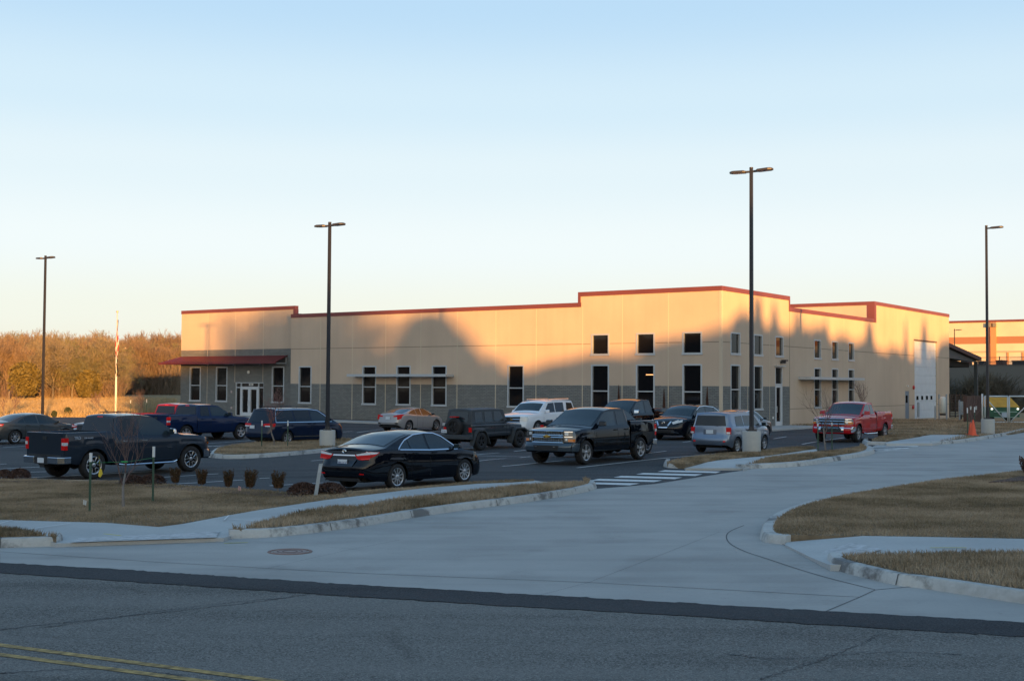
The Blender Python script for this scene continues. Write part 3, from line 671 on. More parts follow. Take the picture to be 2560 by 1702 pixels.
def window(T,o,split=None,rev=.16,fw=.085,name='window'):
    s0,s1,z0,z1=o; mb=MB()
    def fr(a,b_,c,d,p0=.03,p1=.13): mb.box(a,b_,p0,p1,c,d,T=lambda x,y,z:T(x,y,z))
    fr(s0-.02,s0+fw,z0,z1,-.015,.13); fr(s1-fw,s1+.02,z0,z1,-.015,.13); fr(s0+fw,s1-fw,z1-fw,z1+.01,-.015,.13); fr(s0-.05,s1+.05,z0-.05,z0+fw,-.05,.13)
    if split is not None: fr(s0+fw,s1-fw,split-.035,split+.035,.0,.12)
    w_=mb.build(name,M_FRAME,bld)
    m2=MB(); m2.quad(T(s0,.10,z0),T(s1,.10,z0),T(s1,.10,z1),T(s0,.10,z1)); m2.build('pane',M_GLASS,w_,local=False) if False else None
    me=m2; n_=len(me.v); 
    oo=MB(); oo.v=me.v; oo.f=me.f; oo.m=me.m
    PLOC[w_.name]=PLOC[bld.name]; oo.build('pane',M_GLASS,w_,fixn=False)
    return w_
REC=.9
# -- extents
aT=onL(1446,900)[0]; aM=onL(727,900)[0]; aTallR=None
aR1=onL(452.5,900,REC)[0]; aR0=onL(738,777,REC)[0]
bT=onR(1974,900)[0]; bLow=onR(2186,880)[0]; bH=onR(2373,900)[0]
zM=onL(1445,757.5)[1]; zT=onL(1804,715)[1]; zRec=onL(600,771,REC)[1]; zLow=onR(2100,786)[1]; zHigh=onR(2280,770)[1]
zB=2.62; zJ=onL(1804,854)[1]
def cr5(x): return 380+x/3.686
def Y5(y): return 700+y/3.686
def cr6(x): return 1400+x/3.686
def Y6(y): return 680+y/3.686
def cr7(x): return 1940+x/3.805
def Y7(y): return 720+y/3.805
# left facade windows (main plane)
OL=[wbox(cr5(1355),cr5(1470),Y5(795),Y5(1142),onL)]
for a_,b_,c_,d_ in ((982,1108,52,418),(1296,1425,52,425),(1622,1757,50,430)): OL.append(wbox(640+a_/3.686,640+b_/3.686,900+c_/3.686,900+d_/3.686,onL))
OL.append(wbox(1269.4,1309.8,912.7,1020,onL))
zS=1.04+.12; zW=OL[2][3]
OL=[(o[0],o[1],zS,zW) for o in OL]
OA=[]; OU=[]
for a_,b_ in ((289,452),(702,872),(1130,1308)):
    lo=wbox(cr6(a_),cr6(b_),Y6(854),Y6(1240),onL); OA.append((lo[0],lo[1],zS-.15,zW))
    up_=wbox(cr6(a_),cr6(b_),Y6(572 if a_<500 else (561 if a_<900 else 550)),Y6(764 if a_<500 else (761 if a_<900 else 755)),onL); OU.append((lo[0],lo[1],up_[2],up_[3]))
zU0=sum(o[2] for o in OU)/3; zU1=sum(o[3] for o in OU)/3; OU=[(o[0],o[1],zU0,zU1) for o in OU]
J=[801,881,964,1052,1143,1239,1340.2]; JL=[onL(x,900)[0] for x in J]; JT=[onL(x,900)[0] for x in (1555.4,1670.7)]
band=[(-1,zB,1)]
facade('wall',TL(0),aT,aM,zM,OL,band)
facade('wall',TL(0),0,aT,zT,OA+OU,band)
for o in OL+OA: window(TL(0),o,split=o[2]+(zW-zS)*.455)
for o in OU: window(TL(0),o)
# interior ceiling lamp strip seen through the middle tall window
lo=OA[1]; sx=onL(1280+1228/3.686,936)[0]; sx2=onL(1280+1300/3.686,936)[0]; zz=onL(1620,936.5)[1]
m2=MB(); m2.box(min(sx,sx2),max(sx,sx2),.085,.098,zz-.025,zz+.025,T=lambda x,y,z:B(x,y,z)); m2.build('ceiling_light',mat('lamp_warm',(.9,.5,.25),.5,emis=(1,.42,.14),es=.9),bld)
# recessed entrance bay
OR=[wbox(cr5(350),cr5(450),Y5(800),Y5(1118),onL,REC),wbox(cr5(592),cr5(695),Y5(800),Y5(1122),onL,REC),wbox(cr5(1108),cr5(1218),Y5(797),Y5(1135),onL,REC)]
OR=[(o[0],o[1],zS,sum(k[3] for k in OR)/3) for o in OR]
D0=wbox(cr5(770),cr5(1028),Y5(942),Y5(1250),onL,REC); DO=(D0[0],D0[1],.06,D0[3])
zBR=onL(600,873.5,REC)[1]
facade('wall',TL(REC),aR0,aR1,zRec,OR+[DO],[(-1,zBR,1)])
for o in OR: window(TL(REC),o,split=o[2]+(o[3]-o[2])*.46)
# return walls / sides of the bay
def wallq(name,p,m,uvf=None):
    mb=MB(); mb.quad(*p); o=mb.build(name,m,bld,fixn=False); setuv(o,lambda c:((c-BC).dot(BU)+(c-BC).dot(BV),c.z)); return o
wallq('wall',[B(aR1,REC,-.3),B(aR1,16,-.3),B(aR1,16,zRec),B(aR1,REC,zRec)],M_STUC)
wallq('wall',[B(aR0,REC,zM-1),B(aR0,REC+.30,zM-1),B(aR0,REC+.30,zRec),B(aR0,REC,zRec)],M_STUC)
wallq('wall',[B(aM,0,-.1),B(aM,REC,-.1),B(aM,REC,zM),B(aM,0,zM)],M_BRICK)
wallq('wall',[B(aT,0,zM-.4),B(aT,.30,zM-.4),B(aT,.30,zT),B(aT,0,zT)],M_STUC)
wallq('wall',[B(0,bT,zLow-.4),B(.30,bT,zLow-.4),B(.30,bT,zT),B(0,bT,zT)],M_STUC)
# right facade
OUR=[wbox(cr6(1572),cr6(1660),Y6(555),Y6(755),onR),wbox(cr6(1785),cr6(1866),Y6(575),Y6(770),onR),wbox(cr6(1983),cr6(2057),Y6(592),Y6(778),onR)]
OUR=[(o[0],o[1],zU0,zU1) for o in OUR]
OAR=[(OUR[0][0],OUR[0][1],zS-.15,zW),(OUR[1][0],OUR[1][1],zS,zW)]
DR=wbox(cr6(1983),cr6(2050),Y6(872),Y6(1425),onR); DR=(DR[0],DR[1],.05,DR[3])
facade('wall',TR(0),0,bT,zT,OUR+OAR+[DR],band)
for o in OUR: window(TR(0),o)
for o in OAR: window(TR(0),o,split=zS+(zW-zS)*.455)
OLR=[]; OLU=[]
for a_,b_ in ((362,428),(530,590),(688,743)):
    w_=wbox(cr7(a_),cr7(b_),Y7(765),Y7(1150),onR); OLR.append((w_[0],w_[1],zS,zW)); OLU.append((w_[0],w_[1],zU0,zU1))
PD=wbox(cr7(1226),cr7(1266),Y7(978),Y7(1235),onR); PD=(PD[0],PD[1],.0,PD[3])
OD=wbox(cr7(1316),cr7(1524),Y7(500),Y7(1226),onR); OD=(OD[0],OD[1],.0,onR(cr7(1420),Y7(511))[1])
facade('wall',TR(0),bT,bLow,zLow,OLR+OLU,[])
facade('wall',TR(0),bLow,bH,zHigh,[PD,OD],[])
for o in OLR: window(TR(0),o,split=zS+(zW-zS)*.455)
for o in OLU: window(TR(0),o)
# high warehouse volume behind: front strip over the low roof, back, roofs
wallq('wall',[B(0,bLow,zLow-1),B(46,bLow,zLow-1),B(46,bLow,zHigh),B(0,bLow,zHigh)],M_STUC)
mb=MB()
for a_,b_,c_,d_ in ((0,aM,0,bLow),): mb.quad(B(a_,c_,zLow-.6),B(b_,c_,zLow-.6),B(b_,d_,zLow-.6),B(a_,d_,zLow-.6))
mb.quad(B(0,bLow,zHigh-.5),B(46,bLow,zHigh-.5),B(46,bH,zHigh-.5),B(0,bH,zHigh-.5)); mb.quad(B(aM,REC,zRec-.6),B(aR1,REC,zRec-.6),B(aR1,16,zRec-.6),B(aM,16,zRec-.6))
mb.build('roof',M_ROOF,bld)
wallq('wall',[B(0,bH,0),B(46,bH,0),B(46,bH,zHigh),B(0,bH,zHigh)],M_STUC); wallq('wall',[B(46,bLow,0),B(46,bH,0),B(46,bH,zHigh),B(46,bLow,zHigh)],M_STUC)
# copings
CH=.26
def cope(name,*bx):
    mb=MB()
    for (a0,a1,b0,b1,z0,z1) in bx: mb.box(a0,a1,b0,b1,z0,z1,T=lambda x,y,z:B(x,y,z))
    return mb.build(name,M_COPE,bld)
cope('coping',(aT-.20+.0,aM+.03,-.03,.32,zM-CH,zM+.02))
cope('coping',(-.03,aT+.03,-.04,.33,zT-CH,zT+.02),(aT-.16,aT+.031,-.042,.30,zM-CH-.0,zT-CH))
cope('coping',(-.04,.33,.331,bT+.03,zT-CH,zT+.021),(-.042,.30,bT-.12,bT+.031,zLow-CH,zT-CH))
cope('coping',(aR0-.01,aR1+.03,REC-.03,REC+.33,zRec-CH,zRec+.02),(aR0-.031,aR0+.17,REC-.032,REC+.331,zM-.5,zRec-CH))
cope('coping',(-.03,.32,bT+.032,bLow+.03,zLow-CH,zLow+.02))
cope('coping',(-.04,.33,bLow-.03,bH+.03,zHigh-CH,zHigh+.02),(.331,46,bLow-.035,bLow+.3,zHigh-CH,zHigh+.021),(-.042,.55,bLow-.036,bLow+.36,zLow-CH,zHigh-CH))
# panel joints : pale caulk verticals, thin dark reveal line
mb=MB()
def vj(x0,x1,y0,y1,z0,z1):
    mb=MB(); mb.box(x0,x1,y0,y1,z0,z1,T=lambda x,y,z:B(x,y,z)); mb.build('panel_joint',M_CAULK,bld)
for s in JL: vj(s-.028,s+.028,-.006,.004,0,zM-CH)
for s in JT+[aT-.3]: vj(s-.028,s+.028,-.006,.004,0,(zT if s<aT-.5 else zM)-CH)
for px in (519,588,658): s=onL(px,880,REC)[0]; vj(s-.022,s+.022,REC-.006,REC+.004,(DO[3] if px>570 else 0),zRec-CH)
for px in (1869,1924): s=onR(px,900)[0]; vj(-.006,.004,s-.022,s+.022,0,zT-CH)
for px in (2110,2262): s=onR(px,900)[0]; vj(-.006,.004,s-.02,s+.02,0,(zLow if px<2186 else zHigh)-CH)

mb=MB(); mb.box(-.012,.15,-.014,.16,0,zT-CH,T=lambda x,y,z:B(x,y,z)); mb.build('corner_trim',mat('corner_stucco',(.58,.48,.36),.9),bld)
mb=MB()
def hl(s0,s1,z,T,ops):
    cuts=sorted([(max(o[0]-.06,s0),min(o[1]+.06,s1)) for o in ops if o[2]<z<o[3] and o[1]>s0 and o[0]<s1]); x=s0
    for c_,d_ in cuts+[(s1,s1)]:
        if c_>x: mb=MB(); mb.box(x,c_,-.004,.004,z-.022,z+.022,T=T); mb.build('panel_reveal_line',M_LINE,bld)
        x=max(x,d_)
hl(.17,aM,zJ,TL(0),OU); hl(.18,bT,zJ,TR(0),OUR); hl(bT,bLow,zJ,TR(0),OLU); hl(bLow,bH,zJ,TR(0),[OD]); hl(bT,bLow,1.15,TR(0),OLR); hl(bLow,bH,1.15,TR(0),[PD,OD])
s=.05; mb=MB(); mb.box(-.005,.003,bT-.03,bT+.03,0,zLow-CH,T=lambda x,y,z:B(x,y,z))
mb.build('panel_reveal_line',M_LINE,bld)
# entrance storefront
T=TL(REC); s0,s1,z0,z1=DO; wd=s1-s0; x_=lambda f:s1-f*wd   # f from the left in the photo
fx=lambda px: 1-(px-150)/(1240-150)  # photo-left fraction
def sx_(px): return s0+fx(px)*wd
def sz_(py): return z1-(py-238)/(1480-238)*(z1-z0)
mb=MB()
def fb(a,b_,c,d,p0=.02,p1=.13): 
    A_,B_=sorted((a,b_)); mb.box(A_,B_,p0,p1,c,d,T=T)
fb(sx_(150),sx_(185),z0,z1-.07); fb(sx_(1225),sx_(1240),z0,z1-.07); fb(sx_(150),sx_(1240),z1-.07,z1,-.01)
fb(sx_(185),sx_(340),sz_(425)-.05,sz_(410)); fb(sx_(1060),sx_(1225),sz_(425)-.05,sz_(410)); fb(sx_(345),sx_(385),sz_(395),z1-.07); fb(sx_(1025),sx_(1060),sz_(395),z1-.07)
fb(sx_(185),sx_(340),z0,z0+.05); fb(sx_(1060),sx_(1225),z0,z0+.05)
mb.build('entrance_frame',M_FRAME,bld)
for k,(l,r_,gl_,gr_) in enumerate(((340,693,420,640),(693,1060,745,975))):
    mb=MB(); fb(sx_(l),sx_(gl_),z0,sz_(395),.0,.10); fb(sx_(gr_),sx_(r_),z0,sz_(395),.0,.10); fb(sx_(gl_),sx_(gr_),z0,z0+.28,.0,.10); fb(sx_(gl_),sx_(gr_),sz_(500),sz_(395),.0,.10)
    d_=mb.build('entrance_door',M_DOORF,bld); PLOC[d_.name]=PLOC[bld.name]
    mb=MB(); mb.tube([T(sx_(660 if k==0 else 735),-.05,.85),T(sx_(660 if k==0 else 735),-.05,1.25)],.018,8); mb.build('handle',M_FRAME,d_)
mb=MB(); mb.quad(T(s0,.09,z0),T(s1,.09,z0),T(s1,.09,z1),T(s0,.09,z1)); mb.build('entrance_glass',M_GLASS,bld,fixn=False)
def text(txt, size, m, parent, M4, name='lettering', ext=.004, align='CENTER', bold=0):
    cu=bpy.data.curves.new(name,'FONT'); cu.body=txt; cu.size=size; cu.align_x=align; cu.align_y='CENTER'; cu.extrude=ext; cu.offset=bold
    o=bpy.data.objects.new(name,cu); COL.objects.link(o)
    dg=bpy.context.evaluated_depsgraph_get(); me=bpy.data.meshes.new_from_object(o.evaluated_get(dg)); bpy.data.objects.remove(o); 
    me.materials.clear(); me.materials.append(m); me.name=name
    ob=bpy.data.objects.new(name,me); COL.objects.link(ob)
    if parent: ob.parent=parent
    ob.matrix_local=M4; return ob
mb=MB(); mb.box(sx_(655),sx_(815),.065,.085,sz_(362),sz_(282),T=T) if sx_(655)<sx_(815) else mb.box(sx_(815),sx_(655),.065,.085,sz_(362),sz_(282),T=T)
sg=mb.build('address_plate',mat('white_plate',(.7,.7,.66),.6),bld); 
c_=T((sx_(655)+sx_(815))/2,.058,(sz_(362)+sz_(282))/2)
Mx=Matrix((-BU,Vector((0,0,1)),-BV)).transposed().to_4x4(); Mx.translation=c_-BC
text('4851',.15,mat('dark_ink',(.05,.05,.06),.7),bld,Mx,'address_number')
# round wall lamp over the entrance + intercom
c_=onL(380+895/3.686,700+848/3.686,REC); mb=MB()
for k in range(6): pass
mb.lathe([(0,0),(.10,.0),(.13,-.04),(.13,-.10),(.09,-.13),(0,-.14)],14,(0,0,0),axis='y'); 
Mr=Matrix((-BU,BV,Vector((0,0,1)))).transposed(); mb.v=[tuple(Mr@Vector(v)+B(c_[0],REC,c_[1])) for v in mb.v]; mb.build('wall_lamp',mat('lamp_white',(.75,.75,.72),.4),bld)
mb=MB(); 
for px,py in ((579,979),(579,1019)): k=onL(px,py,REC); mb=MB(); mb.box(k[0]-.07,k[0]+.07,REC-.05,REC+.0,k[1]-.09,k[1]+.09,T=lambda x,y,z:B(x,y,z)); mb.build('wall_box',mat('box_pink',(.50,.40,.38),.6),bld)

# red canopy over the entrance, wrapping the left corner
ci,zi=onL(719,888.6,REC); co_z=None
zin=onL(600,890,REC)[1]
outd=None
for k in range(5,60):       # find the projection whose outer corner matches the photograph
    b_=REC-k*.05; s_,z_=onL(688,906,b_)
    if s_<=ci+.05: outd=k*.05; break
outd=outd or 1.8
zo=onL(560,905.5,REC-outd)[1]
al=aR1+outd*.95
mb=MB()
P=lambda a,b,z:B(a,b,z)
i0,i1=P(ci,REC-.01,zin),P(aR1,REC-.01,zin); o0,o1=P(ci,REC-outd,zo),P(al,REC-outd,zo)
i2=P(aR1+.01,REC+6,zin); o2=P(al,REC+6,zo)
th=Vector((0,0,.05))
def slab(a,b,c,d,t,mi=0): mb.hexa([a-t,b-t,c-t,d-t,a,b,c,d],mi)
slab(o0,o1,i1,i0,th); slab(o1,o2,i2,i1,th)
n=int((al-ci)/.42)
for k in range(n+1):
    s=ci+(al-ci)*k/n; f=1 if s<=aR1 else (al-s)/(al-aR1)
    a_=P(s,REC-outd,zo)+Vector((0,0,.02)); b_=P(s,REC-outd+outd*f,zo+(zin-zo)*f)+Vector((0,0,.02)); mb.tube([a_,b_],.028,5)
for k in range(12):
    s=REC-outd+ (6+outd)*k/12; f=1 if s>=REC else (s-(REC-outd))/outd
    mb.tube([P(al,s,zo+.02),P(al-(al-aR1)*f,s,zo+(zin-zo)*f+.02)],.028,5)
can=mb.build('canopy',M_REDROOF,bld); PLOC[can.name]=PLOC[bld.name]
mb=MB(); mb.box(ci-.04,al+.04,REC-outd-.06,REC-outd+.0,zo-.13,zo+.02,T=P); mb.box(al+.001,al+.06,REC-outd+.001,REC+6,zo-.131,zo+.021,T=P); mb.build('gutter',M_REDROOF,can)
mb=MB()
for s in (ci+.12,ci+3,ci+6,ci+9):
    mb.tube([P(s,REC-.02,zo-.1),P(s,REC-outd+.1,zo-.1)],.045,6); mb.tube([P(s,REC-.05,zin-.1),P(s,REC-.05,zo-.2)],.045,6)
mb.build('bracket',M_FRAME,can)
# sunshades
def shade(T,s0,s1,z,dp,nm='sunshade'):
    mb=MB(); mb.box(s0,s1,-dp,-dp+.05,z-.09,z+.09,T=T); mb.box(s0,s0+.05,-dp+.051,-.0,z-.09,z+.09,T=T); mb.box(s1-.05,s1,-dp+.051,0,z-.09,z+.09,T=T)
    n=8
    for k in range(n): y=-dp+.08+(dp-.1)*k/n; mb.box(s0+.051,s1-.051,y,y+.055,z-.055,z+.03,T=T)
    mb.build(nm,M_FRAME,bld)
sa,zs_=onL(866.5,938,-.9); sb=onL(1114.7,938,-.9)[0]; shade(TL(0),min(sa,sb),max(sa,sb),zs_,.9)
sa,zs_=onR(2028,945,-.9); sb=onR(2162,946,-.9)[0]; shade(TR(0),min(sa,sb),max(sa,sb),zs_,.9)
# side door with transom
T=TR(0); s0,s1,z0,z1=DR; mb=MB()
zt_=2.75
for a_,b_,c,d in ((s0,s0+.09,z0,z1),(s1-.09,s1,z0,z1),(s0+.09,s1-.09,z1-.07,z1),(s0+.09,s1-.09,zt_-.05,zt_+.05)): mb.box(a_,b_,.0,.12,c,d,T=T)
mb.box(s0-.1,s1+.1,-.22,.01,z1+.02,z1+.07,T=T)
mb.build('side_entrance_frame',M_FRAME,bld)
mb=MB(); 
for a_,b_,c,d in ((s0+.09,s0+.24,z0,zt_-.05),(s1-.24,s1-.09,z0,zt_-.05),(s0+.24,s1-.24,z0,z0+.32),(s0+.24,s1-.24,zt_-.2,zt_-.05)): mb.box(a_,b_,.02,.09,c,d,T=T)
d_=mb.build('side_door',M_DOORF,bld); PLOC[d_.name]=PLOC[bld.name]
mb=MB(); mb.tube([T(s0+.17,-.04,.95),T(s0+.17,-.04,1.35)],.02,8); mb.build('handle',M_FRAME,d_)
mb=MB(); mb.quad(T(s0,.08,z0),T(s1,.08,z0),T(s1,.08,z1),T(s0,.08,z1)); mb.build('side_door_glass',M_GLASS,bld,fixn=False)
k=onR(1400+2036/3.686,680+828/3.686); mb=MB(); mb.box(-.32,.0,k[0]-.1,k[0]+.1,k[1]-.10,k[1]+.04,T=lambda x,y,z:B(x,y,z)); mb.box(-.42,-.10,k[0]-.18,k[0]+.18,k[1]+.041,k[1]+.14,T=lambda x,y,z:B(x,y,z)); mb.build('flood_light',mat('dark_metal',(.04,.04,.045),.5),bld)
k=onR(1932,1044); mb=MB(); mb.box(-.05,.0,k[0]-.07,k[0]+.07,k[1]-.07,k[1]+.07,T=lambda x,y,z:B(x,y,z)); mb.build('outlet_box',MATS['lamp_white'],bld)
# personnel door + overhead door
s0,s1,z0,z1=PD; mb=MB(); mb.box(s0,s1,.02,.1,z0,z1,T=TR(0)); pdr=mb.build('personnel_door',mat('grey_door',(.20,.24,.29),.5),bld); PLOC[pdr.name]=PLOC[bld.name]
mb=MB(); mb.box(s0+.25,s1-.35,.005,.019,1.35,1.95,T=TR(0)); mb.build('pane',M_GLASS,pdr)
s0,s1,z0,z1=OD; mb=MB(); npn=9
for k in range(npn):
    h=(z1-z0)/npn; mb.box(s0,s1,.05,.11,z0+k*h+.012,z0+(k+1)*h-.012,T=TR(0))
    for kk in (1,2): mb.box(s0+.02,s1-.02,.042,.0499,z0+k*h+h*kk/3-.01,z0+k*h+h*kk/3+.01,T=TR(0))
mb.box(s0,s1,.112,.13,z0,z1,T=TR(0))
od=mb.build('overhead_door',mat('white_door',(.62,.66,.70),.55,noise=(2,.05)),bld); PLOC[od.name]=PLOC[bld.name]
zw=onR(2290,994.5)[1]
for k,px in enumerate((1350,1395,1440,1483)):
    c_=onR(cr7(px),994)[0]; mb=MB(); mb.box(c_-.26,c_+.26,.03,.048,zw-.16,zw+.16,T=TR(0)); mb.build('door_window',M_GLASS,od)
mb=MB(); mb.box(s0-.15,s1+.15,-.03,.0,z1+.0,z1+.12,T=TR(0)); mb.build('door_header',mat('brown_flashing',(.12,.08,.06),.6),bld)
for px,py,nm in ((1305,945,'fire_bell'),(1300,1131,'pull_station')):
    k=onR(cr7(px),Y7(py)); mb=MB(); mb.lathe([(0,0),(.16,0),(.18,-.06),(.12,-.12),(0,-.13)],14,(0,0,0),'y'); Mq=Matrix((BV,BU,Vector((0,0,1)))).transposed(); mb.v=[tuple(Mq@Vector(v)+B(0,k[0],k[1])) for v in mb.v]; mb.build(nm,mat('fire_red',(.45,.03,.03),.4),bld)
k=onR(cr7(1247),Y7(932)); mb=MB(); mb.box(-.12,0,k[0]-.08,k[0]+.08,k[1]-.06,k[1]+.06,T=lambda x,y,z:B(x,y,z)); mb.build('wall_lamp',MATS['lamp_white'],bld)
# bollard before the overhead door
def bollard(px,pyb,pyt,D,label):
    b_=P2(px,pyb,D); h=(P2(px,pyt,D)-b_).z; t=thing('bollard',label,'bollard',(b_.x,b_.y,b_.z)); mb=MB(); mb.lathe([(.10,0),(.10,h-.05),(.07,h),(0,h+.01)],14,b_); mb.build('post',mat('bollard_grey',(.27,.32,.37),.5),t); mb=MB(); mb.lathe([(.16,0),(.16,.02),(.1,.022)],14,b_); mb.build('base_collar',M_BLOCK,t)
bollard(2296,1043,1005,98,'grey steel bollard before the white overhead door')
# ================================================================== trees
def barkmat(name,c): return mat(name,c,.95,noise=(3,.3,5))
M_TWIG=barkmat('winter_twigs',(.235,.20,.135)); M_TWIG2=barkmat('winter_twigs_red',(.225,.165,.115)); M_TWIG3=barkmat('winter_twigs_olive',(.22,.205,.10)); M_TRUNK=barkmat('grey_bark',(.22,.19,.15))
def segs_to_mesh(name,segs,m,parent):
    n=len(segs); A=np.array([[*s[0],*s[1]] for s in segs]); r0=np.array([s[2] for s in segs]); r1=np.array([s[3] for s in segs])
    p0,p1=A[:,:3],A[:,3:]; d=p1-p0; d/=np.linalg.norm(d,axis=1)[:,None]+1e-9
    up=np.where(np.abs(d[:,2:3])<.9,np.array([[0,0,1.]]),np.array([[1.,0,0]])); a=np.cross(d,up); a/=np.linalg.norm(a,axis=1)[:,None]; b=np.cross(d,a)
    k=3 if n>200 else 5; V=np.zeros((n,2*k,3))
    for i in range(k):
        q=2*np.pi*i/k; o=a*np.cos(q)+b*np.sin(q); V[:,i]=p0+o*r0[:,None]; V[:,k+i]=p1+o*r1[:,None]
    fs=[]; base=np.arange(n)[:,None]*2*k
    Fc=np.stack([np.stack([base[:,0]+i,base[:,0]+(i+1)%k,base[:,0]+k+(i+1)%k,base[:,0]+k+i],1) for i in range(k)],1).reshape(-1,4)
    me=bpy.data.meshes.new(name); me.vertices.add(n*2*k); me.vertices.foreach_set('co',V.reshape(-1)); nf=len(Fc)
    me.loops.add(nf*4); me.loops.foreach_set('vertex_index',Fc.reshape(-1).astype(np.int32)); me.polygons.add(nf); me.polygons.foreach_set('loop_start',np.arange(0,nf*4,4,dtype=np.int32)); me.update(); me.shade_smooth()
    me.materials.append(m); o=bpy.data.objects.new(name,me); COL.objects.link(o); 
    if parent: o.parent=parent
    return o
def bare_tree(seed,H,spread=.5,n0=5,m=None,twr=.016,levels=5,trunk_f=.28,upb=.35):
    r=random.Random(seed); tr=[]; br=[]
    def rv(s): return Vector((r.gauss(0,s),r.gauss(0,s),r.gauss(0,s)))
    def grow(p,d,L,rad,lv):
        k=3 if lv<2 else 2; q=p
        for i in range(k):
            d=(d+rv(.16)+Vector((0,0,upb*.18))).normalized(); e=q+d*L/k; ra=rad*(1-.45*i/k); rb_=rad*(1-.45*(i+1)/k)
            (tr if lv==0 else br).append((q,e,ra,rb_)); 
            if lv>0 or i>0:
                nb = (n0 if lv==0 else (3 if lv<levels-1 else 2))
                if lv<levels:
                    for _ in range(nb if i==k-1 else max(1,nb-1)):
                        an=rv(1); side=(an-d*an.dot(d)).normalized(); nd=(d*(.75 if lv else .8)+side*spread*r.uniform(.7,1.35)+Vector((0,0,upb*.5))).normalized()
                        grow(e,nd,L*r.uniform(.52,.74)*(1.35 if lv==0 else 1),max(twr,rb_*r.uniform(.5,.68)),lv+1)
            q=e
    grow(Vector((0,0,-.1)),Vector((r.gauss(0,.06),r.gauss(0,.06),1)).normalized(),H*trunk_f,H*.016,0)
    top=max(max(s[1].z for s in br),1); k=H/top
    f=lambda S_:[(a*k,b*k,max(ra,twr*.7),max(rb_,twr*.55)) for a,b,ra,rb_ in S_]
    return f(tr),f(br)
def tree_thing(name,label,cat,loc,tr,br,mtr,mbr,group=None,rz=0):
    t=thing(name,label,cat,loc,rz,group); segs_to_mesh('trunk',tr,mtr,t); segs_to_mesh('branches',br,mbr,t); return t
# far wood -----------------------------------------------------------
protos=[]
LBL=['bare tangled winter tree in the sunlit wood beyond the dry field','bare reddish winter tree with a rounded twiggy head in the sunlit wood','bare olive grey winter tree with forked pale limbs in the sunlit wood']
park=Vector((-95,190,0))
for i in range(6):
    tr,br=bare_tree(40+i,9.5,spread=(.62,.5,.75)[i%3],n0=(5,6,4)[i%3],twr=.021,levels=5,upb=(.35,.5,.15)[i%3],trunk_f=(.22,.18,.26)[i%3])
    protos.append((tr,br,[M_TWIG,M_TWIG2,M_TWIG3][i%3]))
first={}
def wood_tree(i,x,y,s,rz,z=None):
    z=terrain_z(x,y)-.1 if z is None else z
    if i not in first:
        tr,br,m_=protos[i]; t=tree_thing('bare_tree',LBL[i%3],'tree',(x,y,z),tr,br,M_TRUNK,m_,'bare trees of the far wood',rz); first[i]=t
    else: t=dup(first[i],(x,y,z),rz)
    t.scale=(s,s,s); return t
rw_=random.Random(3)
def woods(px0,px1,D,n,h0,h1):
    for k in range(n):
        px=px0+(px1-px0)*(k+rw_.uniform(.1,.9))/n; d=D*rw_.uniform(.95,1.06); P=P2(px,900,d)
        h=rw_.uniform(h0,h1); wood_tree(rw_.randrange(6),P.x,P.y,h/9.5,rw_.uniform(0,6.28))
woods(-60,150,150,9,6.9,8.9); woods(130,300,150,7,6.2,8.0); woods(240,285,160,2,7.0,8.5); woods(320,450,212,10,7.6,10.0); woods(-60,285,172,13,7.2,9.4); woods(-60,300,195,15,8.2,10.2); woods(300,450,232,8,9.5,11.5); woods(-60,470,225,18,9.5,12); woods(-60,470,250,18,10.5,13)
P=P2(378,900,235); wood_tree(1,P.x,P.y,1.32,1.0)
# the wood carries on to the left of the view (seen in the windows and the car paint)
for k in range(34):
    y=rw_.uniform(20,150); x=-(105+rw_.uniform(0,40)); wood_tree(rw_.randrange(6),x,y,rw_.uniform(1.0,1.5),rw_.uniform(0,6))
# undergrowth thicket
def thicket(name,x0,x1,Dd,n,h,m):
    segs=[]
    for _ in range(n):
        px=random.uniform(x0,x1); d=Dd*random.uniform(.93,1.12); P=P2(px,900,d); z=terrain_z(P.x,P.y)-.1; hh=random.uniform(.35,1)*h
        dr=Vector((random.gauss(0,.35),random.gauss(0,.35),1)).normalized(); a=Vector((P.x,P.y,z)); b=a+dr*hh*.6; c=b+(dr+Vector((random.gauss(0,.4),random.gauss(0,.4),0))).normalized()*hh*.5
        segs.append((a,b,.035,.025)); segs.append((b,c,.025,.012))
        for _k in range(3):
            e=b+Vector((random.gauss(0,.5),random.gauss(0,.5),random.uniform(.1,.9)))*hh*.35; segs.append((b,e,.018,.010))
    return struct(segs_to_mesh(name,segs,m,None),'stuff')
thicket('undergrowth',-60,300,160,5200,3.4,M_TWIG2); thicket('undergrowth',-60,312,185,6000,5.2,M_TWIG); thicket('undergrowth',315,455,218,2600,6.0,M_TWIG); thicket('undergrowth',-60,450,215,6500,6.5,M_TWIG2)
# tall dry grass of the field, standing blades that catch the low sun
def tallgrass(name,poly,n,h):
    o=blades(name,poly,n,h,off=0,m=M_TALL,wd=.035); me=o.data; co=np.empty(len(me.vertices)*3,np.float32); me.vertices.foreach_get('co',co); co=co.reshape(-1,3)
    d=np.clip((co[:,1]-100)/60,0,1); co[:,2]+=np.where(co[:,0]<5,.9*d**2,0)-.1; me.vertices.foreach_set('co',co.reshape(-1)); me.update()
M_TALL=blade_mat('tall_grass_blades',[(.35,(.26,.20,.11)),(.5,(.36,.28,.16)),(.65,(.46,.37,.23))])
fp=[P2(px,1000,D_) for px,D_ in ((-80,101),(120,101),(300,104),(420,108),(440,150),(-80,165))]
tallgrass('tall_grass',fp,70000,(.25,.70))
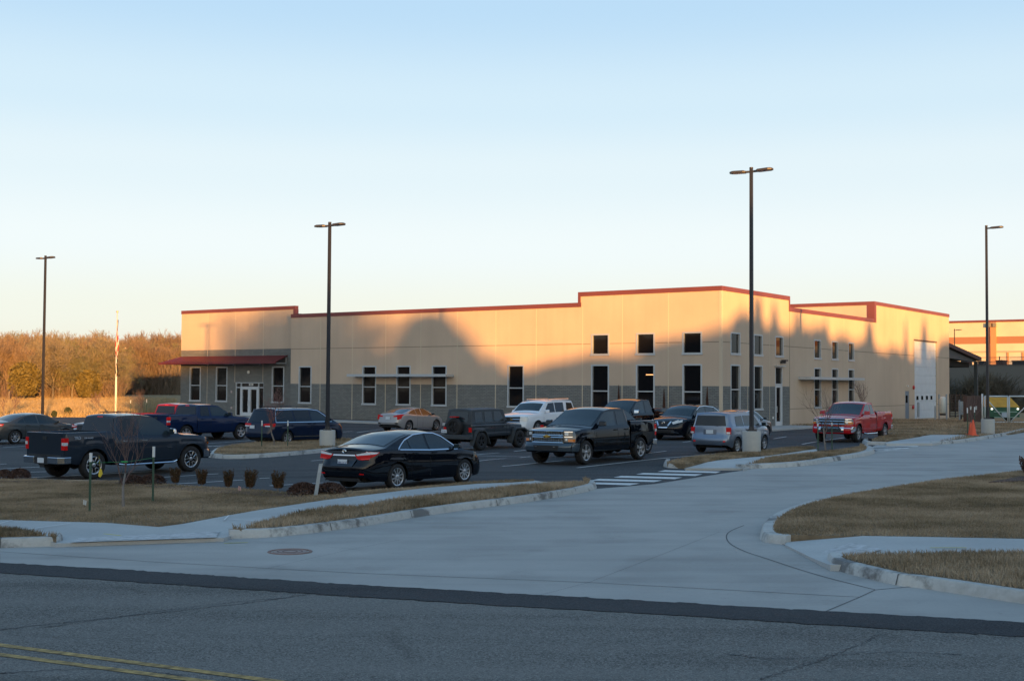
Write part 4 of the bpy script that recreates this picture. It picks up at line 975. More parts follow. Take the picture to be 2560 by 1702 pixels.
# leafy / conifer crowns
def leafcrown(seed,n,shape,size,H):
    r=np.random.default_rng(seed); u=r.uniform(0,1,n); th=r.uniform(0,2*np.pi,n)
    if shape=='cone': z=.06+.94*(1-np.sqrt(1-u)) ; R_=(1-z)**.9*.30+.012; rr=R_*np.sqrt(r.uniform(.25,1,n))*(1+.18*np.sin(z*38+th*2))
    else: z=.18+.82*r.beta(1.4,1.3,n); R_=np.sqrt(np.clip(1-((z-.56)/.46)**2,0,1))*.36; rr=R_*np.sqrt(r.uniform(.1,1,n))*(1+.2*np.sin(th*5+z*11))
    C=np.stack([rr*np.cos(th),rr*np.sin(th),z],1)*H
    a=r.normal(size=(n,3)); a/=np.linalg.norm(a,axis=1)[:,None]; b=np.cross(a,r.normal(size=(n,3))); b/=np.linalg.norm(b,axis=1)[:,None]; s=(size*r.uniform(.5,1.3,n))[:,None]
    V=np.stack([C-a*s,C+b*s*.6,C+a*s,C-b*s*.6],1)
    return V
def quads_obj(name,V,m,parent=None):
    n=len(V); me=bpy.data.meshes.new(name); me.vertices.add(4*n); me.vertices.foreach_set('co',V.reshape(-1)); me.loops.add(4*n); me.loops.foreach_set('vertex_index',np.arange(4*n,dtype=np.int32)); me.polygons.add(n); me.polygons.foreach_set('loop_start',np.arange(0,4*n,4,dtype=np.int32)); me.update()
    me.materials.append(m); o=bpy.data.objects.new(name,me); COL.objects.link(o)
    if parent: o.parent=parent
    return o
M_CEDAR=mat('cedar_leaf',(.13,.105,.03),.9,noise=(.9,.4,5)); M_PINE=mat('pine_leaf',(.035,.05,.025),.9,noise=(.9,.3))
def leaf_tree(name,label,loc,H,shape,m,n,size,seed,group=None):
    t=thing(name,label,'tree',loc,random.uniform(0,6),group)
    quads_obj('crown',leafcrown(seed,n,shape,size,H),m,t); segs_to_mesh('trunk',[(Vector((0,0,-.1)),Vector((0,0,H*.8)),H*.016,H*.005)],M_TRUNK,t); return t
for px,D,H,sd,lb in ((62,142,4.8,1,'olive cedar tree at the wood edge, the large one by the left lamp pole'),(222,146,3.8,2,'olive cedar tree at the wood edge, just left of the flagpole')):
    P=P2(px,900,D); leaf_tree('cedar_tree',lb,(P.x,P.y,terrain_z(P.x,P.y)-.1),H,'round' ,M_CEDAR,4200,.15,sd)
for px,D,h in ((172,103,.85),(138,101,.6)):
    P=gnd(px,1049 if px>150 else 1040); P=P2(px,900,D); t=leaf_tree('small_evergreen','small dark evergreen on the dry verge, %s one beyond the gray sedan'%('right' if px>150 else 'left'),(P.x,P.y,terrain_z(P.x,P.y)-.1),h,'round',M_PINE,1600,.045,px)
# tree belt across the street behind the viewpoint: it throws the evening shadow over the car park
TANA=math.tan(R(180-SUN_AZ)); TANE=math.tan(R(SUN_EL))
YB=-46.0
def back(P,y=YB):
    d=P.y-y; return P.x+d*TANA, P.z+d/math.cos(R(180-SUN_AZ))*TANE
def fL(px,py,b=0): a,z=onL(px,py,b); return B(a,b,z)
def fR(px,py): a,z=onR(px,py,0); return B(0,a,z)
pc=leaf_tree('conifer','tall dark conifer in the tree belt across the street','tree' and (0,YB,0),10,'cone',M_PINE,9000,.26,5,'tree belt across the street')
pr_=leaf_tree('evergreen_tree','broad dark evergreen in the tree belt across the street',(0,YB,0),10,'round',M_PINE,12000,.30,6,'tree belt across the street')
used=[False,False]
def belt(kind,x,y,h,wd=1.0,rz=None):
    src=(pc,pr_)[kind]; rz=random.uniform(0,6) if rz is None else rz
    if not used[kind]: used[kind]=True; src.location=(x,y,-.2); t=src
    else: t=dup(src,(x,y,-.2),rz)
    s=(h+.2)/10; t.scale=(s*wd,s*wd,s); return t
HP=[(-70,6.3),(0,6.5),(12,6.6),(22.5,6.8),(24.2,7.6),(25.4,10.6),(27.5,10.8),(30,10.1),(33,9.9),(38.2,9.7),(39.6,10.0),(40.6,11.6),(42.6,11.7),(44.2,10.0),(47,9.9),(49.5,10.9),(53.6,11.5),(55.6,12.0),(58,13.0),(70,13.2),(80,13.0),(92,12.8),(97,15.5),(120,16)]
hx=[p[0] for p in HP]; hz=[p[1] for p in HP]
x=-60.0
while x<118:
    h=float(np.interp(x,hx,hz)); belt(1,x,YB+random.uniform(-2,2),h*random.uniform(.95,1.0),.62); x+=1.7 if 20<x<100 else 3.0
x=-60.0
while x<118:
    y=YB-8; xx=x; h=float(np.interp(x,hx,hz))*.96+8*TANE; belt(1,xx+8*TANA,y+random.uniform(-1.5,1.5),h*random.uniform(.93,1.0),.8); x+=2.6
for px,py,wd in ((1083,786,.40),(1062,792,.30),(1108,800,.28),(1040,812,.22),(1130,822,.22),(1018,838,.20),(1147,842,.18),(1003,858,.16),(1160,868,.18),(1178,874,.2),(1206,880,.18),(1226,896,.16)):
    bx,bh=back(fL(px,py)); belt(1,bx,YB+random.uniform(-1,1),bh,wd)
for px,py,wd in ((1888,738,.75),(1942,752,.6),(1860,770,.6),(1990,776,.75),(2066,799,.7),(2105,835,.7),(2166,790,.45),(2180,800,.5),(2262,800,.4),(2313,797,.75),(2330,850,.7),(2225,860,.6),(2285,850,.6),(1840,815,.6)):
    bx,bh=back(fR(px,py)); belt(0,bx,YB+random.uniform(-1,1),bh,wd)
# sparse bare trees for the dimmed sunlight on the left of the facade
for px,py in ((640,792),(690,790),(745,792),(810,790)):
    bx,bh=back(fL(px,py)); i=len(first)%6; t=wood_tree(random.randrange(6),bx,YB+3,(bh+1.5)/9.5,random.uniform(0,6),0); t['label']='bare winter tree in the tree belt across the street'; t['group']='bare trees across the street'
# ================================================================== vehicles
M_TYRE=mat('tyre_rubber',(.018,.018,.02),.85); M_RIM=mat('alloy_rim',(.55,.57,.60),.28,metal=.9); M_RIMD=mat('black_rim',(.025,.025,.028),.4,metal=.3); M_WELL=mat('wheel_well',(.008,.008,.009),.95)
M_CHROME=mat('chrome',(.72,.74,.77),.12,metal=1); M_PLAS=mat('black_plastic',(.022,.023,.026),.6); M_CGL=mat('car_glass',(.016,.028,.036),.04,spec=.62); M_CGD=mat('privacy_glass',(.009,.011,.014),.05,spec=.55)
M_RED=mat('tail_lens_red',(.60,.008,.008),.35,spec=.2,coat=.0); M_REDL=mat('tail_lens_bright',(.85,.03,.02),.3,coat=.1); M_CLR=mat('clear_lens',(.62,.66,.68),.10,spec=.8,coat=.6); M_AMB=mat('amber_lens',(.75,.22,.03),.2,coat=.4); M_SEAM=mat('door_seam',(.004,.004,.005),.8)
M_HLD=mat('headlight_housing',(.10,.11,.12),.12,spec=.7,coat=.5); M_PLATE=mat('plate_white',(.66,.72,.78),.5); M_PTXT=mat('plate_text',(.06,.10,.25),.6); M_GRILLE=mat('grille_black',(.01,.01,.012),.5); M_GOLD=mat('gold_badge',(.62,.40,.08),.3,metal=.5)
def paint(name,c,metal=.25,rough=.30,coat=.7,spec=.35): return mat('paint_'+name,c,rough,metal=metal,coat=coat,spec=spec)
def gsmooth(xs,zs,x,wd):
    t=np.linspace(-1.5,1.5,7)*wd; k=np.exp(-(t/wd)**2); k/=k.sum()
    return sum(float(np.interp(x+a,xs,zs))*b for a,b in zip(t,k))
class Car:
    def __init__(s,**k):
        s.__dict__.update(dict(tumble=.30,crown=.07,sm=.05,qb=.93,cfr=.10,crr=.06,fend=[(0,0),(3,0)],rend=[(0,0),(3,0)],hw=.86,qt=.965,endr=.55)); s.__dict__.update(k)
        for n in ('top','belt','plan','bottom','fend','rend'): a=sorted(getattr(s,n)); setattr(s,n+'_x',[p[0] for p in a]); setattr(s,n+'_y',[p[1] for p in a])
        s.xr=s.plan_x[0]; s.xf=s.plan_x[-1]; s.arch=[(-s.wb/2,s.tr*1.16),(s.wb/2,s.tr*1.16)]
    def zt(s,x): return gsmooth(s.top_x,s.top_y,min(max(x,s.xr),s.xf),s.sm) if s.xr+.1<x<s.xf-.1 else float(np.interp(x,s.top_x,s.top_y))
    def zb_(s,x): return min(gsmooth(s.belt_x,s.belt_y,x,.08),s.zt(x)-.02)
    def pl(s,x): return gsmooth(s.plan_x,s.plan_y,x,.05) if s.xr+.12<x<s.xf-.12 else float(np.interp(x,s.plan_x,s.plan_y))
    def lo0(s,x): return float(np.interp(x,s.bottom_x,s.bottom_y))
    def lo(s,x):
        z=s.lo0(x)
        for c,r in s.arch:
            d=abs(x-c)
            if d<r: z=max(z,s.tr+math.sqrt(r*r-d*d)*.98)
        return z
    def yw(s,x,z):
        P=s.pl(x); zb=s.zb_(x); l=s.lo0(x)
        if z<=zb:
            t=max(0,min(1,(z-l)/(zb-l+1e-6)))
            q=np.interp(t,[0,.12,.35,.62,.85,1],[s.qb,s.qb+.04,.99,1.0,.99,s.qt]); 
            q-= .012*math.exp(-((t-.78)/.05)**2)
            return P*float(q)
        return P*s.qt-s.tumble*(z-zb)-.03*min(1,(z-zb)/.1)
    def X(s,x,y,z):
        dx=0
        we=max(0,(x-(s.xf-s.endr))/s.endr); 
        if we>0: dx+=we**1.5*(float(np.interp(z,s.fend_x,s.fend_y))-s.cfr*(abs(y)/.9)**2.4)
        wr=max(0,((s.xr+s.endr)-x)/s.endr)
        if wr>0: dx-=wr**1.5*(float(np.interp(z,s.rend_x,s.rend_y))-s.crr*(abs(y)/.9)**2.4)
        return x+dx
    def side(s,x,z,sd,off=0): y=s.yw(x,z)+off; return (s.X(x,y,z),sd*y,z)
    def topp(s,x,f,off=0):
        zt=s.zt(x); cr=min(s.crown,max(.015,(zt-s.zb_(x))*.8)); ze=zt-cr; ye=s.yw(x,ze); y=ye*f; z=ze+cr*(1-abs(f)**2.2)
        return (s.X(x,y,z),y,z+off)
    def ring(s,x):
        l=s.lo(x); zb=s.zb_(x); l=min(l,zb-.03); zt=s.zt(x); cr=min(s.crown,max(.015,(zt-zb)*.8)); ze=zt-cr
        h=[]
        for t in (0,.06,.16,.3,.45,.6,.75,.88,1.0): z=l+(zb-l)*t; h.append((s.yw(x,z),z))
        for t in (.12,.35,.65,1.0): z=zb+(ze-zb)*t; h.append((s.yw(x,z),z))
        ye=h[-1][1-1]
        for f in (.93,.8,.55,.28): h.append((ye*f,ze+cr*(1-f**2.2)))
        h.append((0,zt)); return h
    def stations(s):
        X=set(np.round(np.linspace(s.xr+.10,s.xf-.10,52),3))
        for e,sg in ((s.xr,1),(s.xf,-1)):
            for d in (0,.012,.04,.08): X.add(round(e+sg*d,3))
        for c,r in s.arch:
            for k in range(15): X.add(round(c-r*math.cos(math.pi*k/14),3))
            X.add(round(c-r-.004,3)); X.add(round(c+r+.004,3))
        return sorted(x for x in X if s.xr<=x<=s.xf)
    def body(s,name,m,par,roofm=None):
        mb=MB(); st=s.stations(); R_=[]
        for x in st:
            h=s.ring(x); rg=[(s.X(x,y,z),y,z) for y,z in h]+[(s.X(x,y,z),-y,z) for y,z in reversed(h[:-1])]; R_.append(rg)
        n=len(R_[0]); vs=[v for r_ in R_ for v in r_]; fs=[(i*n+k,(i+1)*n+k,(i+1)*n+k+1,i*n+k+1) for i in range(len(st)-1) for k in range(n-1)]
        mb.add(vs,fs)
        for rg,fl in ((R_[0],0),(R_[-1],1)):
            m_=(n-1)//2; cols=[-1,-.75,-.4,0,.4,.75,1]; V=[]
            for k in range(m_):
                y0=rg[k][1]; z=rg[k][2]; xe=s.xf if fl else s.xr
                V.append([(s.X(xe,y0*c,z),y0*c,z) for c in cols])
            V.append([(rg[m_][0],0,rg[m_][2])]*7)
            vs=[p for r_ in V for p in r_]; mb.add(vs,[(a*7+b,a*7+b+1,(a+1)*7+b+1,(a+1)*7+b) for a in range(m_) for b in range(6)])
        o=mb.build(name,m,par,local=True,fixn=False)
        bm=bmesh.new(); bm.from_mesh(o.data); bmesh.ops.remove_doubles(bm,verts=bm.verts,dist=.0015); bmesh.ops.recalc_face_normals(bm,faces=bm.faces); bm.to_mesh(o.data); bm.free()
        o.data.shade_smooth(); o.data.set_sharp_from_angle(angle=R(38)); return o
    def spatch(s,name,poly,sd,m,par,off=.006,step=.12):
        vs,fs=tri_poly(poly,step); mb=MB(); mb.add([s.side(x,z,sd,off) for x,z in vs],fs); o=mb.build(name,m,par,smooth=True,local=True,fixn=False)
        ny=sum(p.normal.y*p.area for p in o.data.polygons); 
        if ny*sd<0: o.data.flip_normals()
        return o
    def sstrip(s,name,path,w_,m,par,off=.008,sds=(1,-1)):
        for sd in sds:
            mb=MB()
            for a,b in zip(path[:-1],path[1:]):
                n=max(1,int(math.hypot(b[0]-a[0],b[1]-a[1])/.12)); q=[(a[0]+(b[0]-a[0])*i/n,a[1]+(b[1]-a[1])*i/n) for i in range(n+1)]
                t=Vector((b[0]-a[0],b[1]-a[1])).normalized(); nn=Vector((-t.y,t.x))*w_/2
                vs=[s.side(x+nn.x,z+nn.y,sd,off) for x,z in q]+[s.side(x-nn.x,z-nn.y,sd,off) for x,z in q]; k=len(q); mb.add(vs,[(i,k+i,k+i+1,i+1) for i in range(k-1)])
            mb.build(name,m,par,local=True,smooth=True)
    def epatch(s,name,poly,end,m,par,off=.008,step=.1,mir=False):
        """patch on front (end=1) / rear (-1) face; poly in (y,z)."""
        out=[]
        for sg in ((1,-1) if mir else (1,)):
            vs,fs=tri_poly(poly,step); mb=MB(); xe=s.xf if end>0 else s.xr
            mb.add([(s.X(xe,y,z)+end*off,sg*y,z) for y,z in vs],fs); o=mb.build(name,m,par,smooth=True,local=True,fixn=False)
            if sum(p.normal.x*p.area for p in o.data.polygons)*end<0: o.data.flip_normals()
            out.append(o)
        return out
    def tpatch(s,name,x0,x1,f0,f1,m,par,off=.008,n=8):
        """glass over the top surface from x0 to x1, half width fraction f0 at x0 and f1 at x1."""
        mb=MB(); k=9; vs=[]
        for i in range(n+1):
            x=x0+(x1-x0)*i/n; f=f0+(f1-f0)*i/n
            for j in range(k): vs.append(s.topp(x,f*(2*j/(k-1)-1),off))
        mb.add(vs,[(i*k+j,i*k+j+1,(i+1)*k+j+1,(i+1)*k+j) for i in range(n) for j in range(k-1)])
        o=mb.build(name,m,par,smooth=True,local=True,fixn=False)
        if sum(p.normal.z*p.area for p in o.data.polygons)<0: o.data.flip_normals()
        return o
def wheels(par,c,rim='five',rm=None,spare=False,tw=.22,inset=.02,rr=.66,hub=None):
    tr=c.tr; rw=tr*rr; rm=rm or M_RIM
    def one(x,sd):
        W_=c.yw(x+(.0),c.zb_(x)-.1) if False else c.W/2-inset
        mb=MB(); yo=W_; prof=[(rw,-.015),(rw+.02,0),(tr*.90,.004),(tr*.985,-.03),(tr,-.06),(tr,-tw+.06),(tr*.97,-tw+.02),(rw,-tw)]
        mb.lathe([(r_,h*1) for r_,h in prof],30,(0,0,0),'y'); mb.v=[(v[0]+x,sd*(yo+v[1]),v[2]+tr) for v in mb.v]
        t=mb.build('wheel',M_TYRE,par,local=True,smooth=True)
        mb=MB(); mb.lathe([(rw+.005,-.012),(rw-.02,-.02),(rw-.03,-.10)],26,(0,0,0),'y',0)
        mb.lathe([(rw-.025,-.085),(0,-.085)],20,(0,0,0),'y',1)
        ns={'five':5,'ten':10,'six':6,'seven':7,'steel':16,'twin':5,'outline':5}[rim]; 
        for k in range(ns):
            a=2*math.pi*k/ns+.3
            if rim=='outline':
                for r0,r1,da,db in ((.42,.93,.20,.36),):
                    pp=[(rw*r0,a-da),(rw*r1,a-db),(rw*r1,a),(rw*r1,a+db),(rw*r0,a+da),(rw*r0,a-da)]; mb.tube([(r_*math.cos(q_),-.02,r_*math.sin(q_)) for r_,q_ in pp],.016,5,0,cap=False)
                continue
            pairs=[(a,.17 if rim=='five' else (.09 if rim in('ten',) else .14))]
            if rim=='twin': pairs=[(a-.13,.06),(a+.13,.06)]
            if rim=='six': pairs=[(a-.23,.075),(a+.23,.075)]
            if rim=='steel': pairs=[(a,.05)]
            for (b,wd) in pairs:
                d=Vector((math.cos(b),math.sin(b))); n_=Vector((-d.y,d.x)); r0,r1=rw*.16,rw-.012; w0,w1=rw*wd*1.0,rw*wd*(1.35 if rim in('five','six') else 1.0)
                P=[d*r0+n_*w0,d*r0-n_*w0,d*r1-n_*w1,d*r1+n_*w1]
                mb.hexa([(p.x,-.06,p.y) for p in P]+[(p.x,-.022 if i<2 else -.012,p.y) for i,p in enumerate(P)],0)
        mb.lathe([(rw*.24,-.06),(rw*.24,-.02),(rw*.10,-.012),(0,-.012)],14,(0,0,0),'y',0)
        mb.v=[(v[0]+x,sd*(yo+v[1]),v[2]+tr) for v in mb.v]
        r_=mb.build('rim',[rm,M_WELL],t,local=True); 
        return t
    for x in (-c.wb/2,c.wb/2):
        for sd in (1,-1): one(x,sd)
def underbody(c,par,z0=.22,z1=.62,tail=0):
    mb=MB(); w_=c.W/2-.30; mb.box(c.xr+.15,c.xf-.15,-w_,w_,z0,z1)
    for x in (-c.wb/2,c.wb/2): mb.tube([(x,-c.W/2+.2,c.tr),(x,c.W/2-.2,c.tr)],.05,8)
    # inner panels closing the shell above and between the wheels
    mb.box(c.xr+.45,c.xf-.75,-c.W/2+.14,c.W/2-.14,z1+.12,z1+.16)
    if tail: mb.tube([(c.xr+.5,-.45,.30),(c.xr-.01,-.50,.30)],.035,8)
    mb.build('underbody',M_WELL,par,local=True)
def mirror(c,par,x,z,m,sz=(.10,.20,.13),chrome=None):
    for sd in (1,-1):
        y=c.yw(x,z); mb=MB(); a,b,h=sz
        P=[(x-a*.5,y+.05,z),(x+a*.5,y+.05,z+.01),(x+a*.35,y+.05+b,z+.02),(x-a*.5,y+.04+b,z+.02),(x-a*.5,y+.03,z+h),(x+a*.3,y+.03,z+h*.9),(x+a*.2,y+.03+b,z+h*.85),(x-a*.5,y+.03+b,z+h)]
        mb.hexa([(p[0],sd*p[1],p[2]) for p in P]); mb.box(x-.02,x+.03,min(sd*(y-.04),sd*(y+.06)),max(sd*(y-.04),sd*(y+.06)),z+.01,z+.06)
        o=mb.build('mirror',chrome or m,par,local=True); bv=o.modifiers.new('bevel','BEVEL'); bv.width=.02; bv.segments=2; o.data.shade_smooth(); o.data.set_sharp_from_angle(angle=R(50))
        mb=MB(); xx=x-a*.5-.004; mb.quad((xx,sd*(y+.06),z+.015),(xx,sd*(y+.03+b),z+.03),(xx,sd*(y+.02+b),z+h-.01),(xx,sd*(y+.05),z+h-.01)); mb.build('mirror_glass',M_CGL,o,local=True)
def handles(c,par,xs,z,m,w_=.16):
    for x in xs:
        for sd in (1,-1):
            y=c.yw(x,z); mb=MB(); mb.box(x-w_/2,x+w_/2,min(sd*(y+.015),sd*(y+.04)),max(sd*(y+.015),sd*(y+.04)),z-.015,z+.02); mb.box(x-w_/2,x-w_/2+.03,min(sd*(y-.01),sd*(y+.016)),max(sd*(y-.01),sd*(y+.016)),z-.012,z+.015)
            mb.build('door_handle',m,par,local=True)
def plate(c,par,end,z,txt,y=0,m=None,h=.15,w_=.31,x=None,off=.012):
    xe=(c.xf if end>0 else c.xr); x0=(c.X(xe,y,z)+end*off) if x is None else x
    mb=MB(); mb.box(min(x0,x0+end*.012),max(x0,x0+end*.012),y-w_/2,y+w_/2,z-h/2,z+h/2); o=mb.build('license_plate',m or M_PLATE,par,local=True)
    if txt:
        Mx=Matrix((Vector((0,end,0)),Vector((0,0,1)),Vector((end,0,0)))).transposed().to_4x4(); Mx.translation=(x0+end*.0165,y,z-.01)
        text(txt,.085,M_PTXT,o,Mx,'plate_text',.001)
def seams(c,par,xs,z0,z1=None,m=None):
    for x in xs:
        z1_=z1 if z1 else c.zb_(x)-.02
        c.sstrip('door_seam',[(x-.0,z0),(x,z1_)],.014,M_SEAM,par,off=.003)
DIRP=R(90-35.4)     # heading of +v measured from +X
def place(t,wheel_px,D,sd_y,xw,heading=0,dh=0.0,z=None,py=None):
    """put the near-side wheel contact (local xw, sd_y) on the ray at pixel column wheel_px, depth D."""
    rz=(DIRP if heading==0 else DIRP+math.pi)-dh
    P=P2(wheel_px,1100,D); off=Matrix.Rotation(rz,3,'Z')@Vector((xw,sd_y,0)); x=P.x-off.x; y=P.y-off.y
    t.location=(x,y,0); t.rotation_euler=(0,0,rz)
    return x,y
def settle(t,c,z=None):
    rz=t.rotation_euler.z; x,y=t.location.x,t.location.y; d=Vector((math.cos(rz),math.sin(rz)))*c.wb/2
    n=Vector((-math.sin(rz),math.cos(rz)))*c.W/2*.9
    zf=g(x+d.x,y+d.y); zr=g(x-d.x,y-d.y); zl=g(x+n.x,y+n.y); zr2=g(x-n.x,y-n.y)
    t.rotation_euler=(math.atan2(zl-zr2,c.W*.9),-math.atan2(zf-zr,c.wb),rz); t.location.z=(zf+zr)/2+.008
def sidewins(c,par,polys,m,mats_=None):
    for i,p in enumerate(polys):
        for sd in (1,-1): c.spatch('side_window',p,sd,(mats_[i] if mats_ else m),par,off=.006)
def lens(c,par,name,poly,end,m,mir=True,off=.012,sidepoly=None):
    """light cluster: part on the end face, with its wrap on the flank as the same part."""
    for sg in (1,-1):
        vs,fs=tri_poly(poly,.08); mb=MB(); xe=c.xf if end>0 else c.xr; mb.add([(c.X(xe,y,z)+end*off,sg*y,z) for y,z in vs],fs)
        if sidepoly: vs,fs=tri_poly(sidepoly,.08); mb.add([c.side(x,z,sg,off) for x,z in vs],fs)
        mb.build(name,m,par,local=True,smooth=True)

# ---- sedans --------------------------------------------------------
def sedan(name,label,pm,opt):
    c=Car(**opt['spec']); t=thing(name,label,opt.get('cat','car')); PLOC[t.name]=Vector((0,0,0))
    c.body('body',pm,t); underbody(c,t,tail=1)
    o=opt
    c.tpatch('rear_window',o['rg'][0],o['rg'][1],o['rg'][2],o['rg'][3],o.get('rgm',M_CGL),t); c.tpatch('windshield',o['ws'][0],o['ws'][1],.90,.93,M_CGL,t)
    sidewins(c,t,o['wins'],M_CGL,o.get('winm'))
    if o.get('wtrim'): c.sstrip('window_trim',o['wtrim'],.028,o.get('trimm',M_CHROME),t,off=.012)
    for k,(p,sp,m_) in enumerate(o['tails']): lens(c,t,'taillight',p,-1,m_,sidepoly=sp,off=.012+.004*k)
    for k,(p,sp,m_) in enumerate(o['heads']): lens(c,t,'headlight',p,1,m_,sidepoly=sp,off=.012+.004*k)
    seams(c,t,o['seams'],c.lo0(0)+.08); 
    if o.get('handles'): handles(c,t,o['handles'],o['hz'],o.get('hm',pm))
    mirror(c,t,o['mir'][0],o['mir'][1],o.get('mirm',pm),sz=o.get('msz',(.12,.20,.13)))
    wheels(t,c,o.get('rim','ten'),o.get('rimm'),rr=o.get('rr',.68),tw=o.get('tw',.215))
    if o.get('sill'): c.sstrip('sill_trim',[(-c.wb/2+c.tr+.1,c.lo0(0)+.05),(c.wb/2-c.tr-.1,c.lo0(0)+.05)],.07,o['sill'],t,off=.006)
    for (nm,poly,end,m_,mir) in o.get('faces',[]): c.epatch(nm,poly,end,m_,t,mir=mir,off=.010)
    if o.get('plate'): plate(c,t,-1,o['plate'][0],o['plate'][1],off=.02)
    return t,c
CAM15=dict(wb=2.776,tr=.33,W=1.82,
 plan=[(-2.46,.70),(-2.42,.76),(-2.30,.835),(-2.05,.88),(-1.4,.91),(1.3,.91),(1.8,.895),(2.1,.84),(2.27,.75),(2.34,.64)],
 top=[(-2.46,1.035),(-2.40,1.075),(-2.0,1.105),(-1.78,1.13),(-1.1,1.365),(-.75,1.435),(-.3,1.468),(.1,1.465),(.42,1.41),(.85,1.215),(1.2,1.045),(1.35,.985),(1.8,.91),(2.1,.82),(2.28,.70),(2.34,.62)],
 belt=[(-2.46,.98),(-1.9,1.03),(-1.2,1.0),(-.2,.945),(.9,.92),(1.35,.90),(1.9,.82),(2.34,.58)],
 bottom=[(-2.46,.36),(-2.2,.25),(-1.8,.22),(1.8,.19),(2.34,.22)],
 rend=[(.2,.0),(.5,.05),(.62,.06),(.72,-.02),(1.0,-.07),(1.1,-.04)],fend=[(.2,.0),(.4,.03),(.6,0),(.8,-.1)],tumble=.34)
BLK=paint('black',(.004,.006,.011),metal=.0,rough=.25,spec=.0,coat=.9); PM_DG=paint('dark_gray',(.065,.078,.085),metal=.3,spec=.1); 
camo=dict(spec=CAM15,rg=(-1.74,-.82,.86,.90),ws=(1.22,.44),
 wins=[[(-1.30,1.025),(-1.02,1.20),(-.93,1.245),(-.88,1.0)],[(-.84,1.0),(-.90,1.255),(-.62,1.335),(-.24,1.365),(-.16,.975)],[(-.08,.97),(-.15,1.37),(.20,1.36),(.48,1.28),(1.02,.99),(1.0,.955)]],
 wtrim=[(-1.36,1.00),(-1.32,1.045),(-1.02,1.235),(-.62,1.365),(-.15,1.40),(.22,1.385),(.52,1.295),(1.08,.985),(1.08,.95),(-.1,.958),(-1.3,1.005)],
 tails=[([(.36,.905),(.84,.99),(.84,.80),(.60,.775),(.46,.80)],[(-2.46,.99),(-2.30,.975),(-2.06,.965),(-2.28,.86),(-2.46,.80)],M_RED),([(.40,.915),(.84,.98),(.84,.915),(.44,.88)],[(-2.46,.985),(-2.30,.97),(-2.10,.96),(-2.20,.925),(-2.46,.91)],M_CLR),([(.55,.81),(.84,.83),(.84,.80),(.60,.79)],None,M_REDL)],
 heads=[([(.34,.62),(.66,.70),(.64,.56)],[(2.34,.70),(2.05,.80),(1.85,.83),(2.1,.70),(2.34,.58)],M_CLR)],
 seams=[-.86,-.10+.0,1.08],handles=[-.72,.06+.0],hz=.885,mir=(.93,.95),rim='ten',sill=BLK,
 faces=[('plate_recess',[(-.44,.80),(.44,.80),(.36,.62),(-.36,.62)],-1,paint('black2',(.004,.005,.008),0,.35),False),('chrome_trim',[(-.40,.905),(.40,.905),(.41,.875),(-.41,.875)],-1,M_CHROME,False),('bumper_insert',[(-.55,.33),(.55,.33),(.62,.25),(-.62,.25)],-1,M_PLAS,False),('reflector',[(.58,.42),(.72,.42),(.72,.45),(.58,.45)],-1,M_RED,True)],plate=(.71,'380 LCZ'))
t,c=sedan('sedan','glossy black sedan in front, with bright red taillights and silver window trim',BLK,camo)
Mb=Matrix((Vector((0,-1,0)),Vector((0,0,1)),Vector((-1,0,0)))).transposed().to_4x4(); 
def ringbadge(c,par,end,y,z,a,b,m,name='badge',x=None,r=.008):
    x0=(c.X(c.xf if end>0 else c.xr,y,z)+end*.015) if x is None else x; mb=MB(); P=[(x0,y+a*math.cos(2*math.pi*k/16),z+b*math.sin(2*math.pi*k/16)) for k in range(17)]; mb.tube(P,r,4); 
    mb.tube([(x0,y+a*.55*math.cos(2*math.pi*k/12),z+b*.95*math.sin(2*math.pi*k/12)) for k in range(13)],r,4); mb.tube([(x0,y-a*.7,z+b*.45),(x0,y+a*.7,z+b*.45)],r,4); mb.build(name,m,par,local=True)
ringbadge(c,t,-1,0,.985,.065,.045,M_CHROME)
place(t,997.6,31.2,-c.W/2,-c.wb/2); settle(t,c)
# old gray sedan, far left
C09=dict(CAM15); C09.update(plan=[(-2.42,.68),(-2.38,.76),(-2.2,.85),(-1.9,.895),(1.3,.91),(1.8,.89),(2.15,.82),(2.34,.62)],top=[(-2.42,1.03),(-2.36,1.07),(-1.9,1.115),(-1.68,1.14),(-1.0,1.39),(-.6,1.455),(-.2,1.47),(.2,1.455),(.5,1.385),(.95,1.17),(1.22,1.03),(1.4,.985),(1.9,.90),(2.2,.78),(2.34,.64)])
o9=dict(camo); o9.update(spec=C09,rg=(-1.64,-.72,.86,.9),wtrim=None,tails=[([(.40,.93),(.84,1.0),(.84,.85),(.44,.84)],[(-2.42,1.0),(-2.0,.97),(-2.1,.88),(-2.42,.85)],M_RED),([(.46,.92),(.84,.95),(.84,.90),(.48,.89)],[(-2.42,.95),(-2.1,.94),(-2.15,.91),(-2.42,.90)],M_CLR)],
 faces=[('plate_recess',[(-.38,.98),(.38,.98),(.38,.72),(-.38,.72)],-1,M_PLAS,False)],plate=(.86,''),rim='seven')
t,c=sedan('sedan','charcoal gray sedan at the far left beside the base of the lamp pole',PM_DG,o9); place(t,39,60,-c.W/2,-c.wb/2); settle(t,c)
